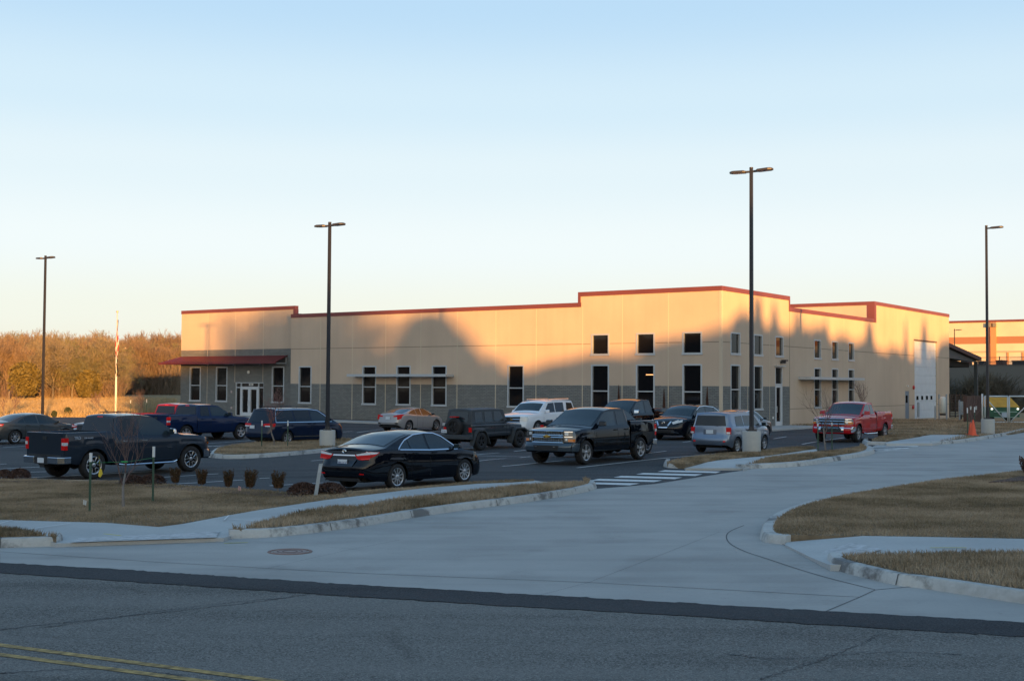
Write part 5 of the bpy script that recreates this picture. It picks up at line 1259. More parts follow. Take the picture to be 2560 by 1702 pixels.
# silver coupe-like sedan near the facade
CIV=dict(wb=2.70,tr=.33,W=1.80,plan=[(-2.26,.66),(-2.22,.74),(-2.05,.84),(-1.8,.88),(-1.3,.90),(1.2,.90),(1.7,.885),(2.0,.83),(2.25,.72),(2.33,.58)],
 top=[(-2.26,1.00),(-2.2,1.045),(-2.0,1.075),(-1.6,1.17),(-1.0,1.33),(-.5,1.405),(0,1.415),(.35,1.36),(.8,1.17),(1.2,.98),(1.4,.93),(1.9,.84),(2.2,.72),(2.33,.60)],belt=[(-2.26,.95),(-1.6,1.0),(-.8,.96),(.9,.88),(1.4,.86),(1.9,.76),(2.33,.55)],bottom=[(-2.26,.42),(-2.0,.26),(-1.7,.2),(1.8,.17),(2.33,.2)],rend=[(.2,-.05),(.5,.06),(.7,.02),(.98,-.03)],tumble=.36)
SIL=paint('silver',(.34,.345,.36),metal=.3,rough=.3)
oc=dict(spec=CIV,rg=(-1.86,-.72,.84,.9),ws=(1.2,.38),wins=[[(-1.42,1.05),(-1.0,1.23),(-.70,1.30),(-.60,.98)],[(-.55,.975),(-.66,1.305),(-.2,1.345),(-.1,.945)],[(-.03,.94),(-.12,1.345),(.15,1.335),(.42,1.24),(.98,.96),(.95,.93)]],
 winm=[M_CGD,M_CGD,M_CGD],tails=[([(.38,.93),(.80,1.01),(.80,.72),(.66,.72),(.64,.88),(.40,.86)],[(-2.26,1.0),(-2.0,1.03),(-1.78,1.02),(-2.0,.92),(-2.1,.76),(-2.26,.72)],M_RED)],heads=[([(.34,.60),(.60,.68),(.58,.56)],[(2.33,.68),(2.0,.76),(1.85,.78),(2.1,.68),(2.33,.58)],M_CLR)],
 seams=[-.58,-.04,1.0],handles=[-.45,.12],hz=.84,mir=(.86,.92),mirm=BLK,rim='twin',rimm=M_RIM,faces=[('bumper_insert',[(-.7,.36),(.7,.36),(.66,.27),(-.66,.27)],-1,M_PLAS,False),('reflector',[(.50,.52),(.72,.56),(.72,.46),(.55,.46)],-1,M_PLAS,True)],plate=(.80,''))
t,c=sedan('sedan','silver sedan parked against the brick wall with c shaped red taillights',SIL,oc); place(t,1024,72.5,-c.W/2,-c.wb/2,dh=-R(3)); settle(t,c)
# dark sedan mostly hidden behind the boxy wagon
oa=dict(camo); oa.update(wtrim=camo['wtrim'],plate=None)
t,c=sedan('sedan','dark sedan behind the silver blue boxy wagon, only its roof and nose showing',paint('graphite',(.10,.11,.13),.6),oa); t.location=(11.1,60.4,0); t.rotation_euler=(0,0,DIRP); settle(t,c)
# pale car behind the gray pickup
ob=dict(o9); ob.update(plate=None)
t,c=sedan('sedan','light silver sedan hidden behind the dark gray pickup, only its roof showing',paint('light_silver',(.50,.52,.55),.6),ob); t.location=(-19.0,60.6,0); t.rotation_euler=(0,0,DIRP); settle(t,c)
mb=MB()
for y in (-.5,.5): mb.tube([(-1.0,y,1.55),(.2,y,1.55)],.02,6)
for x in (-.8,.0): mb.tube([(x,-.5,1.55),(x,.5,1.55)],.02,6); mb.tube([(x,-.5,1.55),(x,-.5,1.42)],.02,6); mb.tube([(x,.5,1.55),(x,.5,1.42)],.02,6)
mb.build('roof_rack',M_PLAS,t,local=True)

# ---- wagons / suvs ---------------------------------------------------
def wagon(name,label,cat,pm,spec,o):
    c=Car(**spec); t=thing(name,label,cat); PLOC[t.name]=Vector((0,0,0)); c.body('body',pm,t); underbody(c,t,z1=.66,tail=1)
    c.tpatch('windshield',o['ws'][0],o['ws'][1],.90,.93,M_CGL,t); c.epatch('rear_window',o['rw'],-1,o.get('rwm',M_CGD),t,off=.010)
    sidewins(c,t,o['wins'],M_CGL,o.get('winm'))
    if o.get('wtrim'): c.sstrip('window_trim',o['wtrim'],.03,M_CHROME,t,off=.012)
    for k,(p,sp,m_) in enumerate(o.get('tails',[])): lens(c,t,'taillight',p,-1,m_,sidepoly=sp,off=.012+.004*k)
    for k,(p,sp,m_) in enumerate(o.get('heads',[])): lens(c,t,'headlight',p,1,m_,sidepoly=sp,off=.012+.004*k)
    seams(c,t,o['seams'],c.lo0(0)+.1)
    if o.get('handles'): handles(c,t,o['handles'],o['hz'],pm)
    mirror(c,t,o['mir'][0],o['mir'][1],o.get('mirm',pm),sz=(.14,.22,.17)); wheels(t,c,o.get('rim','five'),o.get('rimm'),rr=o.get('rr',.66),tw=.225)
    for (nm,poly,end,m_,mir) in o.get('faces',[]): c.epatch(nm,poly,end,m_,t,mir=mir,off=.010)
    if o.get('strips'): 
        for nm,path,w_,m_ in o['strips']: c.sstrip(nm,path,w_,m_,t,off=.010)
    if o.get('plate'): plate(c,t,-1,o['plate'][0],o['plate'][1],y=o['plate'][2] if len(o['plate'])>2 else 0,off=.02)
    return t,c
NAVY=paint('navy',(.006,.014,.040),metal=0,rough=.28,spec=.05)
VAN=dict(wb=3.0,tr=.335,W=1.96,plan=[(-2.55,.78),(-2.50,.86),(-2.35,.93),(-2.0,.97),(-1.4,.98),(1.5,.98),(2.0,.95),(2.3,.88),(2.5,.74),(2.56,.62)],
 top=[(-2.55,1.60),(-2.46,1.70),(-1.8,1.76),(-.6,1.775),(.3,1.75),(.75,1.68),(1.15,1.47),(1.6,1.20),(1.85,1.08),(2.1,1.01),(2.35,.88),(2.5,.74),(2.56,.64)],belt=[(-2.55,1.05),(-1,1.06),(1.2,1.02),(1.8,.98),(2.2,.86),(2.56,.60)],bottom=[(-2.55,.38),(-2.2,.26),(2.2,.2),(2.56,.24)],
 rend=[(.2,0),(.5,.09),(.62,.07),(1.05,-.02),(1.6,-.33),(1.7,-.42)],fend=[(.2,0),(.5,.03),(.8,-.1)],tumble=.30,crown=.06,endr=.5)
t,c=wagon('minivan','dark navy minivan with silver window trim parked beside the lamp pole','van',NAVY,VAN,dict(ws=(1.72,.82),rw=[(-.72,1.08),(.72,1.08),(.60,1.58),(-.60,1.58)],
 wins=[[(-2.18,1.12),(-2.10,1.60),(-1.10,1.62),(-1.02,1.10)],[(-.94,1.10),(-1.02,1.62),(.02,1.62),(.06,1.09)],[(.14,1.09),(.10,1.61),(.62,1.55),(1.02,1.33),(1.42,1.10),(1.38,1.07)]],winm=[M_CGD,M_CGD,M_CGL],
 wtrim=[(1.5,1.07),(1.05,1.37),(.64,1.605),(.1,1.665),(-1.0,1.67),(-2.14,1.65),(-2.24,1.08),(1.5,1.06)],tails=[([(.42,1.02),(.86,1.04),(.86,.88),(.42,.90)],[(-2.55,1.04),(-2.28,1.03),(-2.32,.88),(-2.55,.88)],M_RED),([(.50,.93),(.86,.93),(.86,.88),(.55,.88)],None,M_CLR)],
 heads=[([(.40,.72),(.70,.80),(.68,.66)],[(2.56,.8),(2.2,.88),(2.0,.9),(2.25,.76),(2.56,.66)],M_AMB)],seams=[-1.0,.10,1.3],handles=[-.1,.25],hz=.98,mir=(1.25,1.06),rim='seven',plate=(.86,'',.30),
 faces=[('tail_spoiler',[(-.62,1.66),(.62,1.66),(.60,1.61),(-.60,1.61)],-1,M_PLAS,False)],strips=[('rocker_trim',[(-1.1,.40),(1.1,.38)],.03,M_CHROME)]))
mb=MB()
for y in (-.58,.58): mb.tube([(-1.9,y,1.80),(.2,y,1.80)],.02,6)
for x in (-1.6,-.6): mb.tube([(x,-.58,1.80),(x,.58,1.80)],.018,6); mb.tube([(x,-.58,1.80),(x,-.58,1.70)],.018,6); mb.tube([(x,.58,1.80),(x,.58,1.70)],.018,6)
mb.build('roof_rack',M_PLAS,t,local=True)
place(t,720.6,58.2,-c.W/2,-c.wb/2); settle(t,c)
BOX=dict(wb=2.60,tr=.32,W=1.76,plan=[(-2.05,.76),(-2.0,.83),(-1.8,.87),(-1.2,.88),(1.3,.88),(1.75,.85),(2.05,.76),(2.2,.62)],
 top=[(-2.05,1.58),(-1.96,1.63),(-1.2,1.645),(.0,1.64),(.5,1.60),(.85,1.42),(1.15,1.18),(1.3,1.09),(1.75,1.0),(2.05,.86),(2.2,.68)],belt=[(-2.05,1.05),(1.1,1.0),(1.6,.92),(2.2,.62)],bottom=[(-2.05,.34),(-1.8,.24),(1.8,.2),(2.2,.24)],
 rend=[(.2,-.02),(.45,.08),(.62,.07),(.70,0),(1.05,-.04),(1.6,-.14)],fend=[(.2,0),(.5,.02),(.8,-.1)],tumble=.20,crown=.05,endr=.5)
SB=paint('blue_silver',(.20,.25,.33),metal=.6,rough=.3)
t,c=wagon('boxy_wagon','silver blue boxy hatchback wagon seen from behind next to the concrete lamp base','car',SB,BOX,dict(ws=(1.22,.54),rw=[(-.68,1.10),(.68,1.10),(.60,1.50),(-.60,1.50)],
 wins=[[(-1.35,1.08),(-1.32,1.47),(-.70,1.49),(-.62,1.07)],[(-.54,1.07),(-.60,1.49),(.25,1.49),(.30,1.06)],[(.36,1.06),(.33,1.485),(.56,1.42),(.98,1.08),(.95,1.06)]],
 tails=[([(.68,1.04),(.86,1.04),(.86,.78),(.70,.78)],[(-2.05,1.04),(-1.90,1.04),(-1.92,.78),(-2.05,.78)],M_RED),([(.71,.86),(.86,.86),(.86,.79),(.72,.79)],None,M_CLR)],
 heads=[([(.4,.72),(.68,.80),(.66,.68)],[(2.2,.8),(1.85,.88),(1.95,.74),(2.2,.68)],M_CLR)],seams=[-.58,.33,1.15],handles=[-.45,.46],hz=.93,mir=(1.0,1.02),mirm=SB,rim='seven',plate=(.86,'',.0),
 faces=[('plate_recess',[(-.28,.95),(.28,.95),(.28,.76),(-.28,.76)],-1,paint('blue_shade',(.10,.13,.18),.5),False),('fog_reflector',[(.60,.46),(.70,.46),(.70,.52),(.60,.52)],-1,M_REDL,True),('wiper',[(-.35,1.10),(.05,1.13),(.05,1.115),(-.35,1.085)],-1,M_PLAS,False)],
 strips=[('arch_flare',[(-1.30-.42*math.cos(a_),.34+.42*math.sin(a_)) for a_ in np.linspace(.25,2.9,12)],.05,SB),('arch_flare',[(1.30-.42*math.cos(a_),.34+.42*math.sin(a_)) for a_ in np.linspace(.25,2.9,12)],.05,SB)]))
place(t,1845.6,49.3,-c.W/2,-c.wb/2); settle(t,c)
# white full-size suv facing the camera
WHITE=paint('white',(.76,.79,.83),metal=0,rough=.35)
TAH=dict(wb=2.946,tr=.40,W=2.04,plan=[(-2.5,.92),(-2.44,.98),(-2.2,1.01),(-1,1.02),(1.6,1.02),(2.1,1.0),(2.45,.94),(2.56,.90),(2.60,.86)],
 top=[(-2.5,1.78),(-2.4,1.87),(-1.5,1.905),(-.2,1.905),(.35,1.86),(.65,1.72),(1.12,1.36),(1.25,1.29),(1.7,1.26),(2.2,1.19),(2.5,1.13),(2.60,1.08)],belt=[(-2.5,1.20),(.8,1.16),(1.2,1.14),(2.0,1.10),(2.60,1.02)],bottom=[(-2.5,.42),(-2,.36),(2.0,.34),(2.60,.36)],
 rend=[(.3,0),(.55,.1),(.7,.02),(1.2,-.02),(1.85,-.25)],fend=[(.3,-.06),(.45,.05),(.62,.06),(.70,.0),(1.1,-.05)],tumble=.24,crown=.06,cfr=.14,endr=.5)
t,c=wagon('suv','white full size suv with chrome grille facing the street near the brick wall','suv',WHITE,TAH,dict(ws=(1.13,.60),rw=[(-.75,1.22),(.75,1.22),(.66,1.72),(-.66,1.72)],
 wins=[[(-2.25,1.26),(-2.12,1.70),(-1.55,1.73),(-1.42,1.24)],[(-1.18,1.24),(-1.24,1.74),(-.38,1.75),(-.32,1.23)],[(-.26,1.23),(-.30,1.75),(.25,1.72),(.78,1.22)]],winm=[M_CGD,M_CGD,M_CGD],
 tails=[([(.78,1.2),(.98,1.2),(.98,.8),(.84,.8)],[(-2.5,1.2),(-2.36,1.2),(-2.4,.8),(-2.5,.8)],M_RED)],
 heads=[([(.60,1.05),(.90,1.04),(.90,.80),(.64,.84)],[(2.60,1.04),(2.40,1.06),(2.34,.92),(2.42,.82),(2.60,.80)],M_CLR)],seams=[-1.28,-.28,.92],handles=[-.98,.0],hz=1.08,mir=(.72,1.22),rim='five',
 faces=[('grille',[(-.58,1.06),(.58,1.06),(.55,.76),(-.55,.76)],1,M_GRILLE,False),('air_dam',[(-.70,.56),(.70,.56),(.60,.44),(-.60,.44)],1,M_PLAS,False)]))
for z,h in ((1.05,.028),(.915,.035),(.775,.025)): mb=MB(); x=c.X(c.xf,0,z); mb.tube([(c.X(c.xf,y,z)+.022,y,z) for y in np.linspace(-.58,.58,9)],h,6); mb.build('grille_bar',M_CHROME,t,local=True)
mb=MB(); x=c.X(c.xf,0,.915)+.06; 
def bowtie(mb,x,z,w_,h,e=1): mb.hexa([(x,-w_,z-h*.45),(x,w_*.8,z-h*.45),(x+.02*e,w_*.8,z-h*.45),(x+.02*e,-w_,z-h*.45),(x,-w_*.8,z+h*.45),(x,w_,z+h*.45),(x+.02*e,w_,z+h*.45),(x+.02*e,-w_*.8,z+h*.45)]); mb.hexa([(x,-w_*.35,z-h),(x,w_*.35,z-h),(x+.021*e,w_*.35,z-h),(x+.021*e,-w_*.35,z-h),(x,-w_*.35,z+h),(x,w_*.35,z+h),(x+.021*e,w_*.35,z+h),(x+.021*e,-w_*.35,z+h)])
bowtie(mb,x,.915,.16,.055); mb.build('badge',M_GOLD,t,local=True)
mb=MB()
for y in (-.7,.7): mb.tube([(-2.0,y,1.93),(.1,y,1.93)],.025,6); [mb.tube([(x,y,1.93),(x,y,1.86)],.02,5) for x in (-1.9,-.9,.0)]
mb.build('roof_rail',M_CHROME,t,local=True)
place(t,1346.5,66,c.W/2,c.wb/2,1); settle(t,c)
# black crossover facing the camera
MUR=dict(wb=2.825,tr=.37,W=1.91,plan=[(-2.35,.76),(-2.25,.86),(-1.9,.93),(-1,.955),(1.4,.955),(1.9,.93),(2.25,.85),(2.45,.72),(2.5,.62)],
 top=[(-2.35,1.30),(-2.2,1.42),(-1.8,1.60),(-1.0,1.675),(-.2,1.69),(.3,1.65),(.7,1.49),(1.15,1.19),(1.35,1.12),(1.8,1.07),(2.2,.98),(2.42,.86),(2.5,.78)],belt=[(-2.35,1.18),(-1.4,1.12),(-.5,1.04),(1.1,1.02),(1.8,.98),(2.3,.84),(2.5,.70)],bottom=[(-2.35,.36),(-2,.26),(2,.22),(2.5,.26)],
 fend=[(.2,-.05),(.4,.05),(.6,.06),(.85,-.04),(1,-.12)],rend=[(.3,0),(.6,.06),(1.1,0),(1.3,-.08)],tumble=.30,cfr=.20,endr=.6)
t,c=wagon('crossover','black crossover facing out with a bright v shaped grille, hood lit orange','suv',BLK,MUR,dict(ws=(1.16,.42),rw=[(-.5,1.2),(.5,1.2),(.45,1.28),(-.45,1.28)],
 wins=[[(-1.95,1.24),(-1.65,1.43),(-1.30,1.50),(-1.18,1.14)],[(-1.08,1.13),(-1.2,1.52),(-.42,1.56),(-.34,1.09)],[(-.26,1.09),(-.32,1.56),(.15,1.53),(.5,1.38),(.92,1.10),(.9,1.08)]],
 tails=[([(.5,1.1),(.80,1.12),(.8,.98),(.6,.98)],[(-2.35,1.12),(-2.0,1.10),(-2.05,.98),(-2.35,.98)],M_RED)],
 heads=[([(.42,.86),(.72,.98),(.72,.82),(.50,.76)],[(2.5,.90),(2.3,.95),(2.12,.97),(2.2,.88),(2.5,.80)],M_CLR)],seams=[-1.1,-.30,1.0],handles=[-.95,-.1],hz=.98,mir=(.85,1.10),mirm=BLK,rim='ten',
 faces=[('grille',[(-.30,.90),(.30,.90),(.26,.64),(-.26,.64)],1,M_GRILLE,False),('air_dam',[(-.55,.50),(.55,.50),(.60,.34),(-.60,.34)],1,M_PLAS,False),('grille_trim',[(.34,.90),(.42,.90),(.22,.58),(.0,.58),(.0,.63),(.18,.64)],1,M_CHROME,True),('bumper_trim',[(.46,.44),(.78,.36),(.76,.33),(.44,.40)],1,M_CHROME,True)],wtrim=[(-1.95,1.29),(-1.3,1.55),(-.4,1.61),(.16,1.58),(.55,1.42)]))
ringbadge(c,t,1,0,.82,.075,.075,M_CHROME)
place(t,1729,59.6,c.W/2,c.wb/2,1); settle(t,c)

# ---- pickups ---------------------------------------------------------
def pickup(name,label,pm,o):
    wb=o.get('wb',3.645); W=o.get('W',2.03); tr=o.get('tr',.40); xf=wb/2+o.get('fo',.90); xr=-wb/2-o.get('ro',1.13); H=o.get('H',1.88); cr=o['cabr']; hz=o.get('hoodz',1.22); zrl=o.get('rail',1.36)
    w0=W/2
    hoodf=o.get('hoodf',hz-.08)
    sp=dict(wb=wb,tr=tr,W=W,plan=[(cr,w0-.06),(cr+.05,w0-.035),(.2,w0-.02),(wb/2-.5,w0-.02),(wb/2,w0),(wb/2+.6,w0-.015),(xf-.12,w0-.07),(xf,w0-.12)],
      top=[(cr,H-.06),(cr+.12,H-.015),(cr+.7,H),(o['cabf']-1.0,H-.005),(o['cabf']-.55,H-.07),(o['cabf']+.0,H-.40),(o['cabf']+.38,hz+.05),(o['cabf']+.55,hz+.02),(wb/2+.3,hz-.01),(xf-.2,hoodf),(xf,hoodf-.06)],
      belt=[(cr,1.20),(o['cabf'],1.18),(o['cabf']+.5,hz-.06),(wb/2+.4,hz-.10),(xf,hoodf-.16)],bottom=[(cr,.42),(wb/2-.6,.42),(wb/2+.6,.42),(xf,.40)],
      fend=[(.3,-.06),(.45,.05),(.68,.06),(.72,-.02),(1.2,-.05)],rend=[(0,0),(1.2,0),(1.9,-.16)],tumble=.26,crown=.05,cfr=.12,crr=0.0,endr=.45,qb=.95)
    c=Car(**sp); c.arch=[(wb/2,tr*1.2)]
    t=thing(name,label,'pickup truck'); PLOC[t.name]=Vector((0,0,0)); c.body('cab',pm,t)
    # bed
    bs=dict(sp); xr_=xr; bs.update(plan=[(xr,w0-.07),(xr+.06,w0-.04),(-wb/2,w0),(cr-.06,w0-.04),(cr-.03,w0-.045)],top=[(xr,zrl),(cr-.03,zrl)],belt=[(xr,zrl-.05),(cr,zrl-.05)],bottom=[(xr,.56),(-wb/2-.6,.46),(cr,.46)],fend=[(0,0),(3,0)],rend=[(0,0),(3,0)],cfr=0,crr=.04,crown=.03,endr=.2)
    b=Car(**bs); b.arch=[(-wb/2,tr*1.2)]; st=b.stations(); mb=MB(); Rg=[]
    for x in st:
        l=b.lo(x); P=[]
        for k in (0,.06,.16,.3,.45,.6,.75,.9,1.0): z=l+(zrl-.045-l)*k; P.append((b.yw(x,min(z,zrl-.051)),z))
        y0=P[-1][0]; P+=[(y0-.012,zrl-.01),(y0-.03,zrl),(y0-.085,zrl),(y0-.10,zrl-.02),(y0-.11,.86),(0,.86)]
        Rg.append([(b.X(x,y,z),y,z) for y,z in P]+[(b.X(x,y,z),-y,z) for y,z in reversed(P[:-1])])
    n=len(Rg[0]); mb.add([v for r_ in Rg for v in r_],[(i*n+k,(i+1)*n+k,(i+1)*n+k+1,i*n+k+1) for i in range(len(st)-1) for k in range(n-1)])
    yy=Rg[-1][0][1]; x1=cr-.03; mb.quad((x1,-w0+.1,.5),(x1,w0-.1,.5),(x1,w0-.1,zrl-.02),(x1,-w0+.1,zrl-.02))
    ob_=mb.build('bed',pm,t,local=True,fixn=True); ob_.data.shade_smooth(); ob_.data.set_sharp_from_angle(angle=R(38))
    # tailgate
    mb=MB(); yt=w0-.085; mb.box(xr-.012,xr+.07,-yt,yt,.60,zrl-.005); tg=mb.build('tailgate',pm,t,local=True); bv=tg.modifiers.new('b','BEVEL'); bv.width=.02; bv.segments=2
    mb=MB(); mb.box(xr-.026,xr-.0125,-.10,.10,zrl-.22,zrl-.12); mb.build('tailgate_handle',M_PLAS,tg,local=True)
    mb=MB(); mb.box(xr-.022,xr-.0125,-yt+.12,yt-.12,.70,.76); mb.build('tailgate_panel',M_PLAS,tg,local=True)
    for sg in (1,-1):
        mb=MB(); ya=sg*(w0-.20); yb=sg*(w0-.045); z0,z1=o.get('tlz',(.84,1.24)); mb.hexa([(xr-.022,min(ya,yb),z0),(xr+.14,min(ya,yb),z0),(xr+.14,max(ya,yb),z0),(xr-.022,max(ya,yb),z0),(xr-.022,min(ya,yb),z1),(xr+.14,min(ya,yb),z1),(xr+.14,max(ya,yb),z1),(xr-.022,max(ya,yb),z1)])
        tl=mb.build('taillight',M_RED,t,local=True); bv=tl.modifiers.new('b','BEVEL'); bv.width=.015; bv.segments=2
        mb=MB(); mb.box(xr-.030,xr+.10,min(sg*(w0-.16),sg*(w0-.040)),max(sg*(w0-.16),sg*(w0-.040)),z0+.14,z0+.23); mb.build('reverse_lens',M_CLR,tl,local=True)
    rb_=o.get('rbump',M_CHROME)
    for sg in (1,-1):
        mb=MB()
        P=[(xr-.16,.34),(xr-.16,w0-.16),(xr-.02,w0-.02),(xr+.22,w0-.03),(xr+.2,.34)]; mb.prism([(a_,sg*b_) for a_,b_ in P],.50,.70)
        q=mb.build('rear_bumper',rb_,t,local=True); bv=q.modifiers.new('b','BEVEL'); bv.width=.02; bv.segments=2
    mb=MB(); mb.box(xr-.14,xr+.2,-.339,.339,.48,.68); mb.box(xr-.1,xr+.3,-.12,.12,.38,.48); mb.build('bumper_step',M_PLAS,t,local=True)
    if o.get('plate') is not None: plate(c,t,-1,.59,o['plate'],x=xr-.142)
    # frame + wheels + axle
    mb=MB(); 
    for sg in (1,-1): mb.box(xr+.1,xf-.2,sg*.42-.05,sg*.42+.05,.42,.56)
    mb.box(cr+.1,wb/2-.5,-w0+.35,w0-.35,.36,.6); mb.box(wb/2-.6,xf-.15,-w0+.34,w0-.34,.4,1.0); mb.box(-wb/2-.5,cr-.2,-w0+.30,w0-.30,.55,.84); mb.tube([(-wb/2,-w0+.2,tr),(-wb/2,w0-.2,tr)],.07,8); mb.lathe([(0,-.15),(.14,-.1),(.17,0),(.14,.1),(0,.15)],12,(-wb/2,0,tr),'y'); mb.tube([(wb/2,-w0+.2,tr),(wb/2,w0-.2,tr)],.05,8)
    mb.box(cr+.1,xf-.3,-w0+.10,w0-.10,.95,1.0); mb.build('chassis',M_WELL,t,local=True)
    wheels(t,c,o.get('rim','five'),o.get('rimm'),rr=o.get('rr',.64),tw=.26,inset=.03)
    # glass
    cf=o['cabf']; c.tpatch('windshield',cf+.36,cf-.48,.90,.93,M_CGL,t)
    c.epatch('rear_window',[(-w0+.24,1.30),(w0-.24,1.30),(w0-.34,H-.14),(-w0+.34,H-.14)],-1,M_CGD,t,off=.010)
    c.epatch('brake_light',[(-.14,H-.105),(.14,H-.105),(.14,H-.075),(-.14,H-.075)],-1,M_REDL,t,off=.012)
    zw1=H-.15
    if o.get('crew',1):
        mid=cr+ (cf-cr)*.42+.02
        polys=[[(cr+.22,1.27),(cr+.26,zw1),(mid-.10,zw1+.01),(mid-.06,1.26)],[(mid+.06,1.255),(mid+.02,zw1+.01),(cf-.55,zw1-.01),(cf-.30,zw1-.12),(cf+.10,1.32),(cf+.12,1.24)]]
        sidewins(c,t,polys,M_CGL,[M_CGD,M_CGL]); seams(c,t,[cr+.10,mid-.02,cf+.22],.55); hx=[cr+.32,mid+.16]
    else:
        mid=cr+.78
        polys=[[(cr+.20,1.29),(cr+.24,zw1-.01),(mid-.12,zw1+.01),(mid-.07,1.27)],[(mid+.03,1.255),(mid-.02,zw1+.01),(cf-.55,zw1-.01),(cf-.30,zw1-.12),(cf+.10,1.32),(cf+.12,1.24)]]
        sidewins(c,t,polys,M_CGL,[M_CGD,M_CGL]); seams(c,t,[cr+.12,mid-.02,cf+.22],.55); hx=[mid+.14]
    handles(c,t,hx,1.10,o.get('hm',pm),.20); mirror(c,t,cf+.02,1.24,pm,sz=(.14,.24,.20),chrome=o.get('mirm'))
    c.sstrip('side_moulding',[(cr+.1,.70),(wb/2-.62,.70)],.06,o.get('mold',pm),t,off=.012)
    if o.get('flare',1):
        for car,cx in ((b,-wb/2),(c,wb/2)): 
            pth=[(cx-(tr*1.2+.03)*math.cos(a_),tr+(tr*1.2+.03)*math.sin(a_)) for a_ in np.linspace(.12,3.02,14)]; pth=[p for p in pth if car.xr<p[0]<car.xf]
            car.sstrip('wheel_arch_lip',pth,.055,o.get('flm',pm),t,off=.018)
    if o.get('steps'):
        for sg in (1,-1): mb=MB(); mb.tube([(cr+.1,sg*(w0-.02),.40),(cr+.3,sg*(w0+.05),.37),(wb/2-.8,sg*(w0+.05),.37),(wb/2-.62,sg*(w0-.02),.41)],.035,8); mb.build('side_step',o['steps'],t,local=True)
    # front
    lz0,lz1=o.get('hlz',(.80,1.06))
    lens(c,t,'headlight',[(.62,lz1),(w0-.10,lz1),(w0-.10,lz0),(.62,lz0)],1,M_HLD,sidepoly=[(xf,lz1),(xf-.20,lz1),(xf-.18,lz0),(xf,lz0)])
    hh=lz1-lz0
    for za_,zb_,ya_,yb_ in ((lz1-hh*.36,lz1-hh*.10,.65,w0-.24),(lz0+hh*.12,lz0+hh*.34,.68,w0-.27)): c.epatch('reflector',[(ya_,zb_),(yb_,zb_),(yb_,za_),(ya_,za_)],1,M_CLR,t,off=.016,mir=True)
    for z in (lz1-.01,lz0+hh*.48): c.epatch('headlight_trim',[(.62,z+.012),(w0-.10,z+.012),(w0-.10,z-.012),(.62,z-.012)],1,M_CHROME,t,off=.018,mir=True)
    lens(c,t,'turn_signal',[(w0-.24,lz0+.09),(w0-.09,lz0+.09),(w0-.09,lz0+.01),(w0-.24,lz0+.01)],1,M_AMB,off=.017,sidepoly=[(xf,lz0+.09),(xf-.14,lz0+.09),(xf-.12,lz0+.01),(xf,lz0+.01)])
    c.epatch('grille',[(-.60,lz1),(.60,lz1),(.60,lz0-.04),(-.60,lz0-.04)],1,M_GRILLE,t,off=.008)
    gm=o.get('grm',M_CHROME); zz=[lz1+.0,(lz0+lz1)/2+.05,(lz0+lz1)/2-.03,lz0-.04]
    for z in o.get('bars',zz): mb=MB(); mb.tube([(c.X(c.xf,y,z)+.026,y,z) for y in np.linspace(-.61,.61,9)],o.get('barr',.022),5); mb.build('grille_bar',gm,t,local=True)
    for y in (-.61,.61): mb=MB(); mb.tube([(c.X(c.xf,y,z)+.024,y,z) for z in (lz0-.04,lz1)],.022,5); mb.build('grille_frame',gm,t,local=True)
    if o.get('mesh'):
        mb=MB()
        for z in np.linspace(lz0-.01,lz1-.03,7):
            if abs(z-(lz0+lz1)/2-.01)<.04: continue
            ys=np.linspace(-.57,.57,25); mb.tube([(c.X(c.xf,y,z)+.016,y,z+(.012 if i%2 else -.012)) for i,y in enumerate(ys)],.0065,4)
        mb.build('grille_mesh',gm,t,local=True)
    if o.get('bow'): mb=MB(); bowtie(mb,c.X(c.xf,0,(lz0+lz1)/2)+.045,(lz0+lz1)/2+.01,.14,.045); mb.build('badge',M_GOLD,t,local=True)
    fm=o.get('fbump',M_CHROME); c.epatch('front_bumper',[(-w0+.10,.72),(w0-.10,.72),(w0-.11,.46),(-w0+.11,.46)],1,fm,t,off=.03)
    for sg in (1,-1):
        o1=c.spatch('bumper_end',[(xf-.01,.72),(xf-.42,.72),(xf-.40,.46),(xf-.01,.46)],sg,fm,t,off=.028)
    c.epatch('air_dam',[(-.50,.64),(.50,.64),(.46,.48),(-.46,.48)],1,M_PLAS,t,off=.04)
    mb=MB(); 
    
    for y in (-.36,.36): mb=MB(); mb.box(c.X(c.xf,y,.6)+.045,c.X(c.xf,y,.6)+.075,y-.05,y+.05,.585,.61); mb.build('tow_hook',M_CHROME,t,local=True)
    return t,c,b,xr,w0
GRAYB=paint('graphite_blue',(.020,.030,.046),metal=.15,rough=.3,spec=.1)
# dark gray crew cab in front on the left
t,c,b,xr,w0=pickup('pickup_truck','dark gray crew cab pickup with chrome rear bumper, largest truck at the left',GRAYB,dict(wb=3.70,W=2.03,H=1.93,tr=.42,cabr=-1.08,cabf=1.00,fo=.90,ro=1.02,hoodz=1.24,rail=1.42,tlz=(.90,1.26),plate='',rim='outline',rr=.64,steps=M_CHROME,mirm=M_CHROME,hm=M_CHROME,hlz=(.86,1.08)))
text('TRD',.13,mat('decal',(.22,.27,.36),.5),t,Matrix.Translation((0,0,0)),'decal_text') if False else None
Md=Matrix((Vector((1,0,0)),Vector((0,0,1)),Vector((0,-1,0)))).transposed().to_4x4(); Md.translation=(xr+.42,-b.yw(xr+.5,1.25)-.012,1.25); text('TRD',.12,mat('decal',(.42,.50,.62),.5),t,Md,'decal_text')
Md2=Md.copy(); Md2.translation=(xr+.80,-b.yw(xr+.8,1.25)-.012,1.24); text('OFF ROAD',.065,MATS['decal'],t,Md2,'decal_text')
Md3=Md.copy(); Md3.translation=(.95,-c.yw(.95,.86)-.012,.84); text('TUNDRA',.05,M_CHROME,t,Md3,'decal_text')
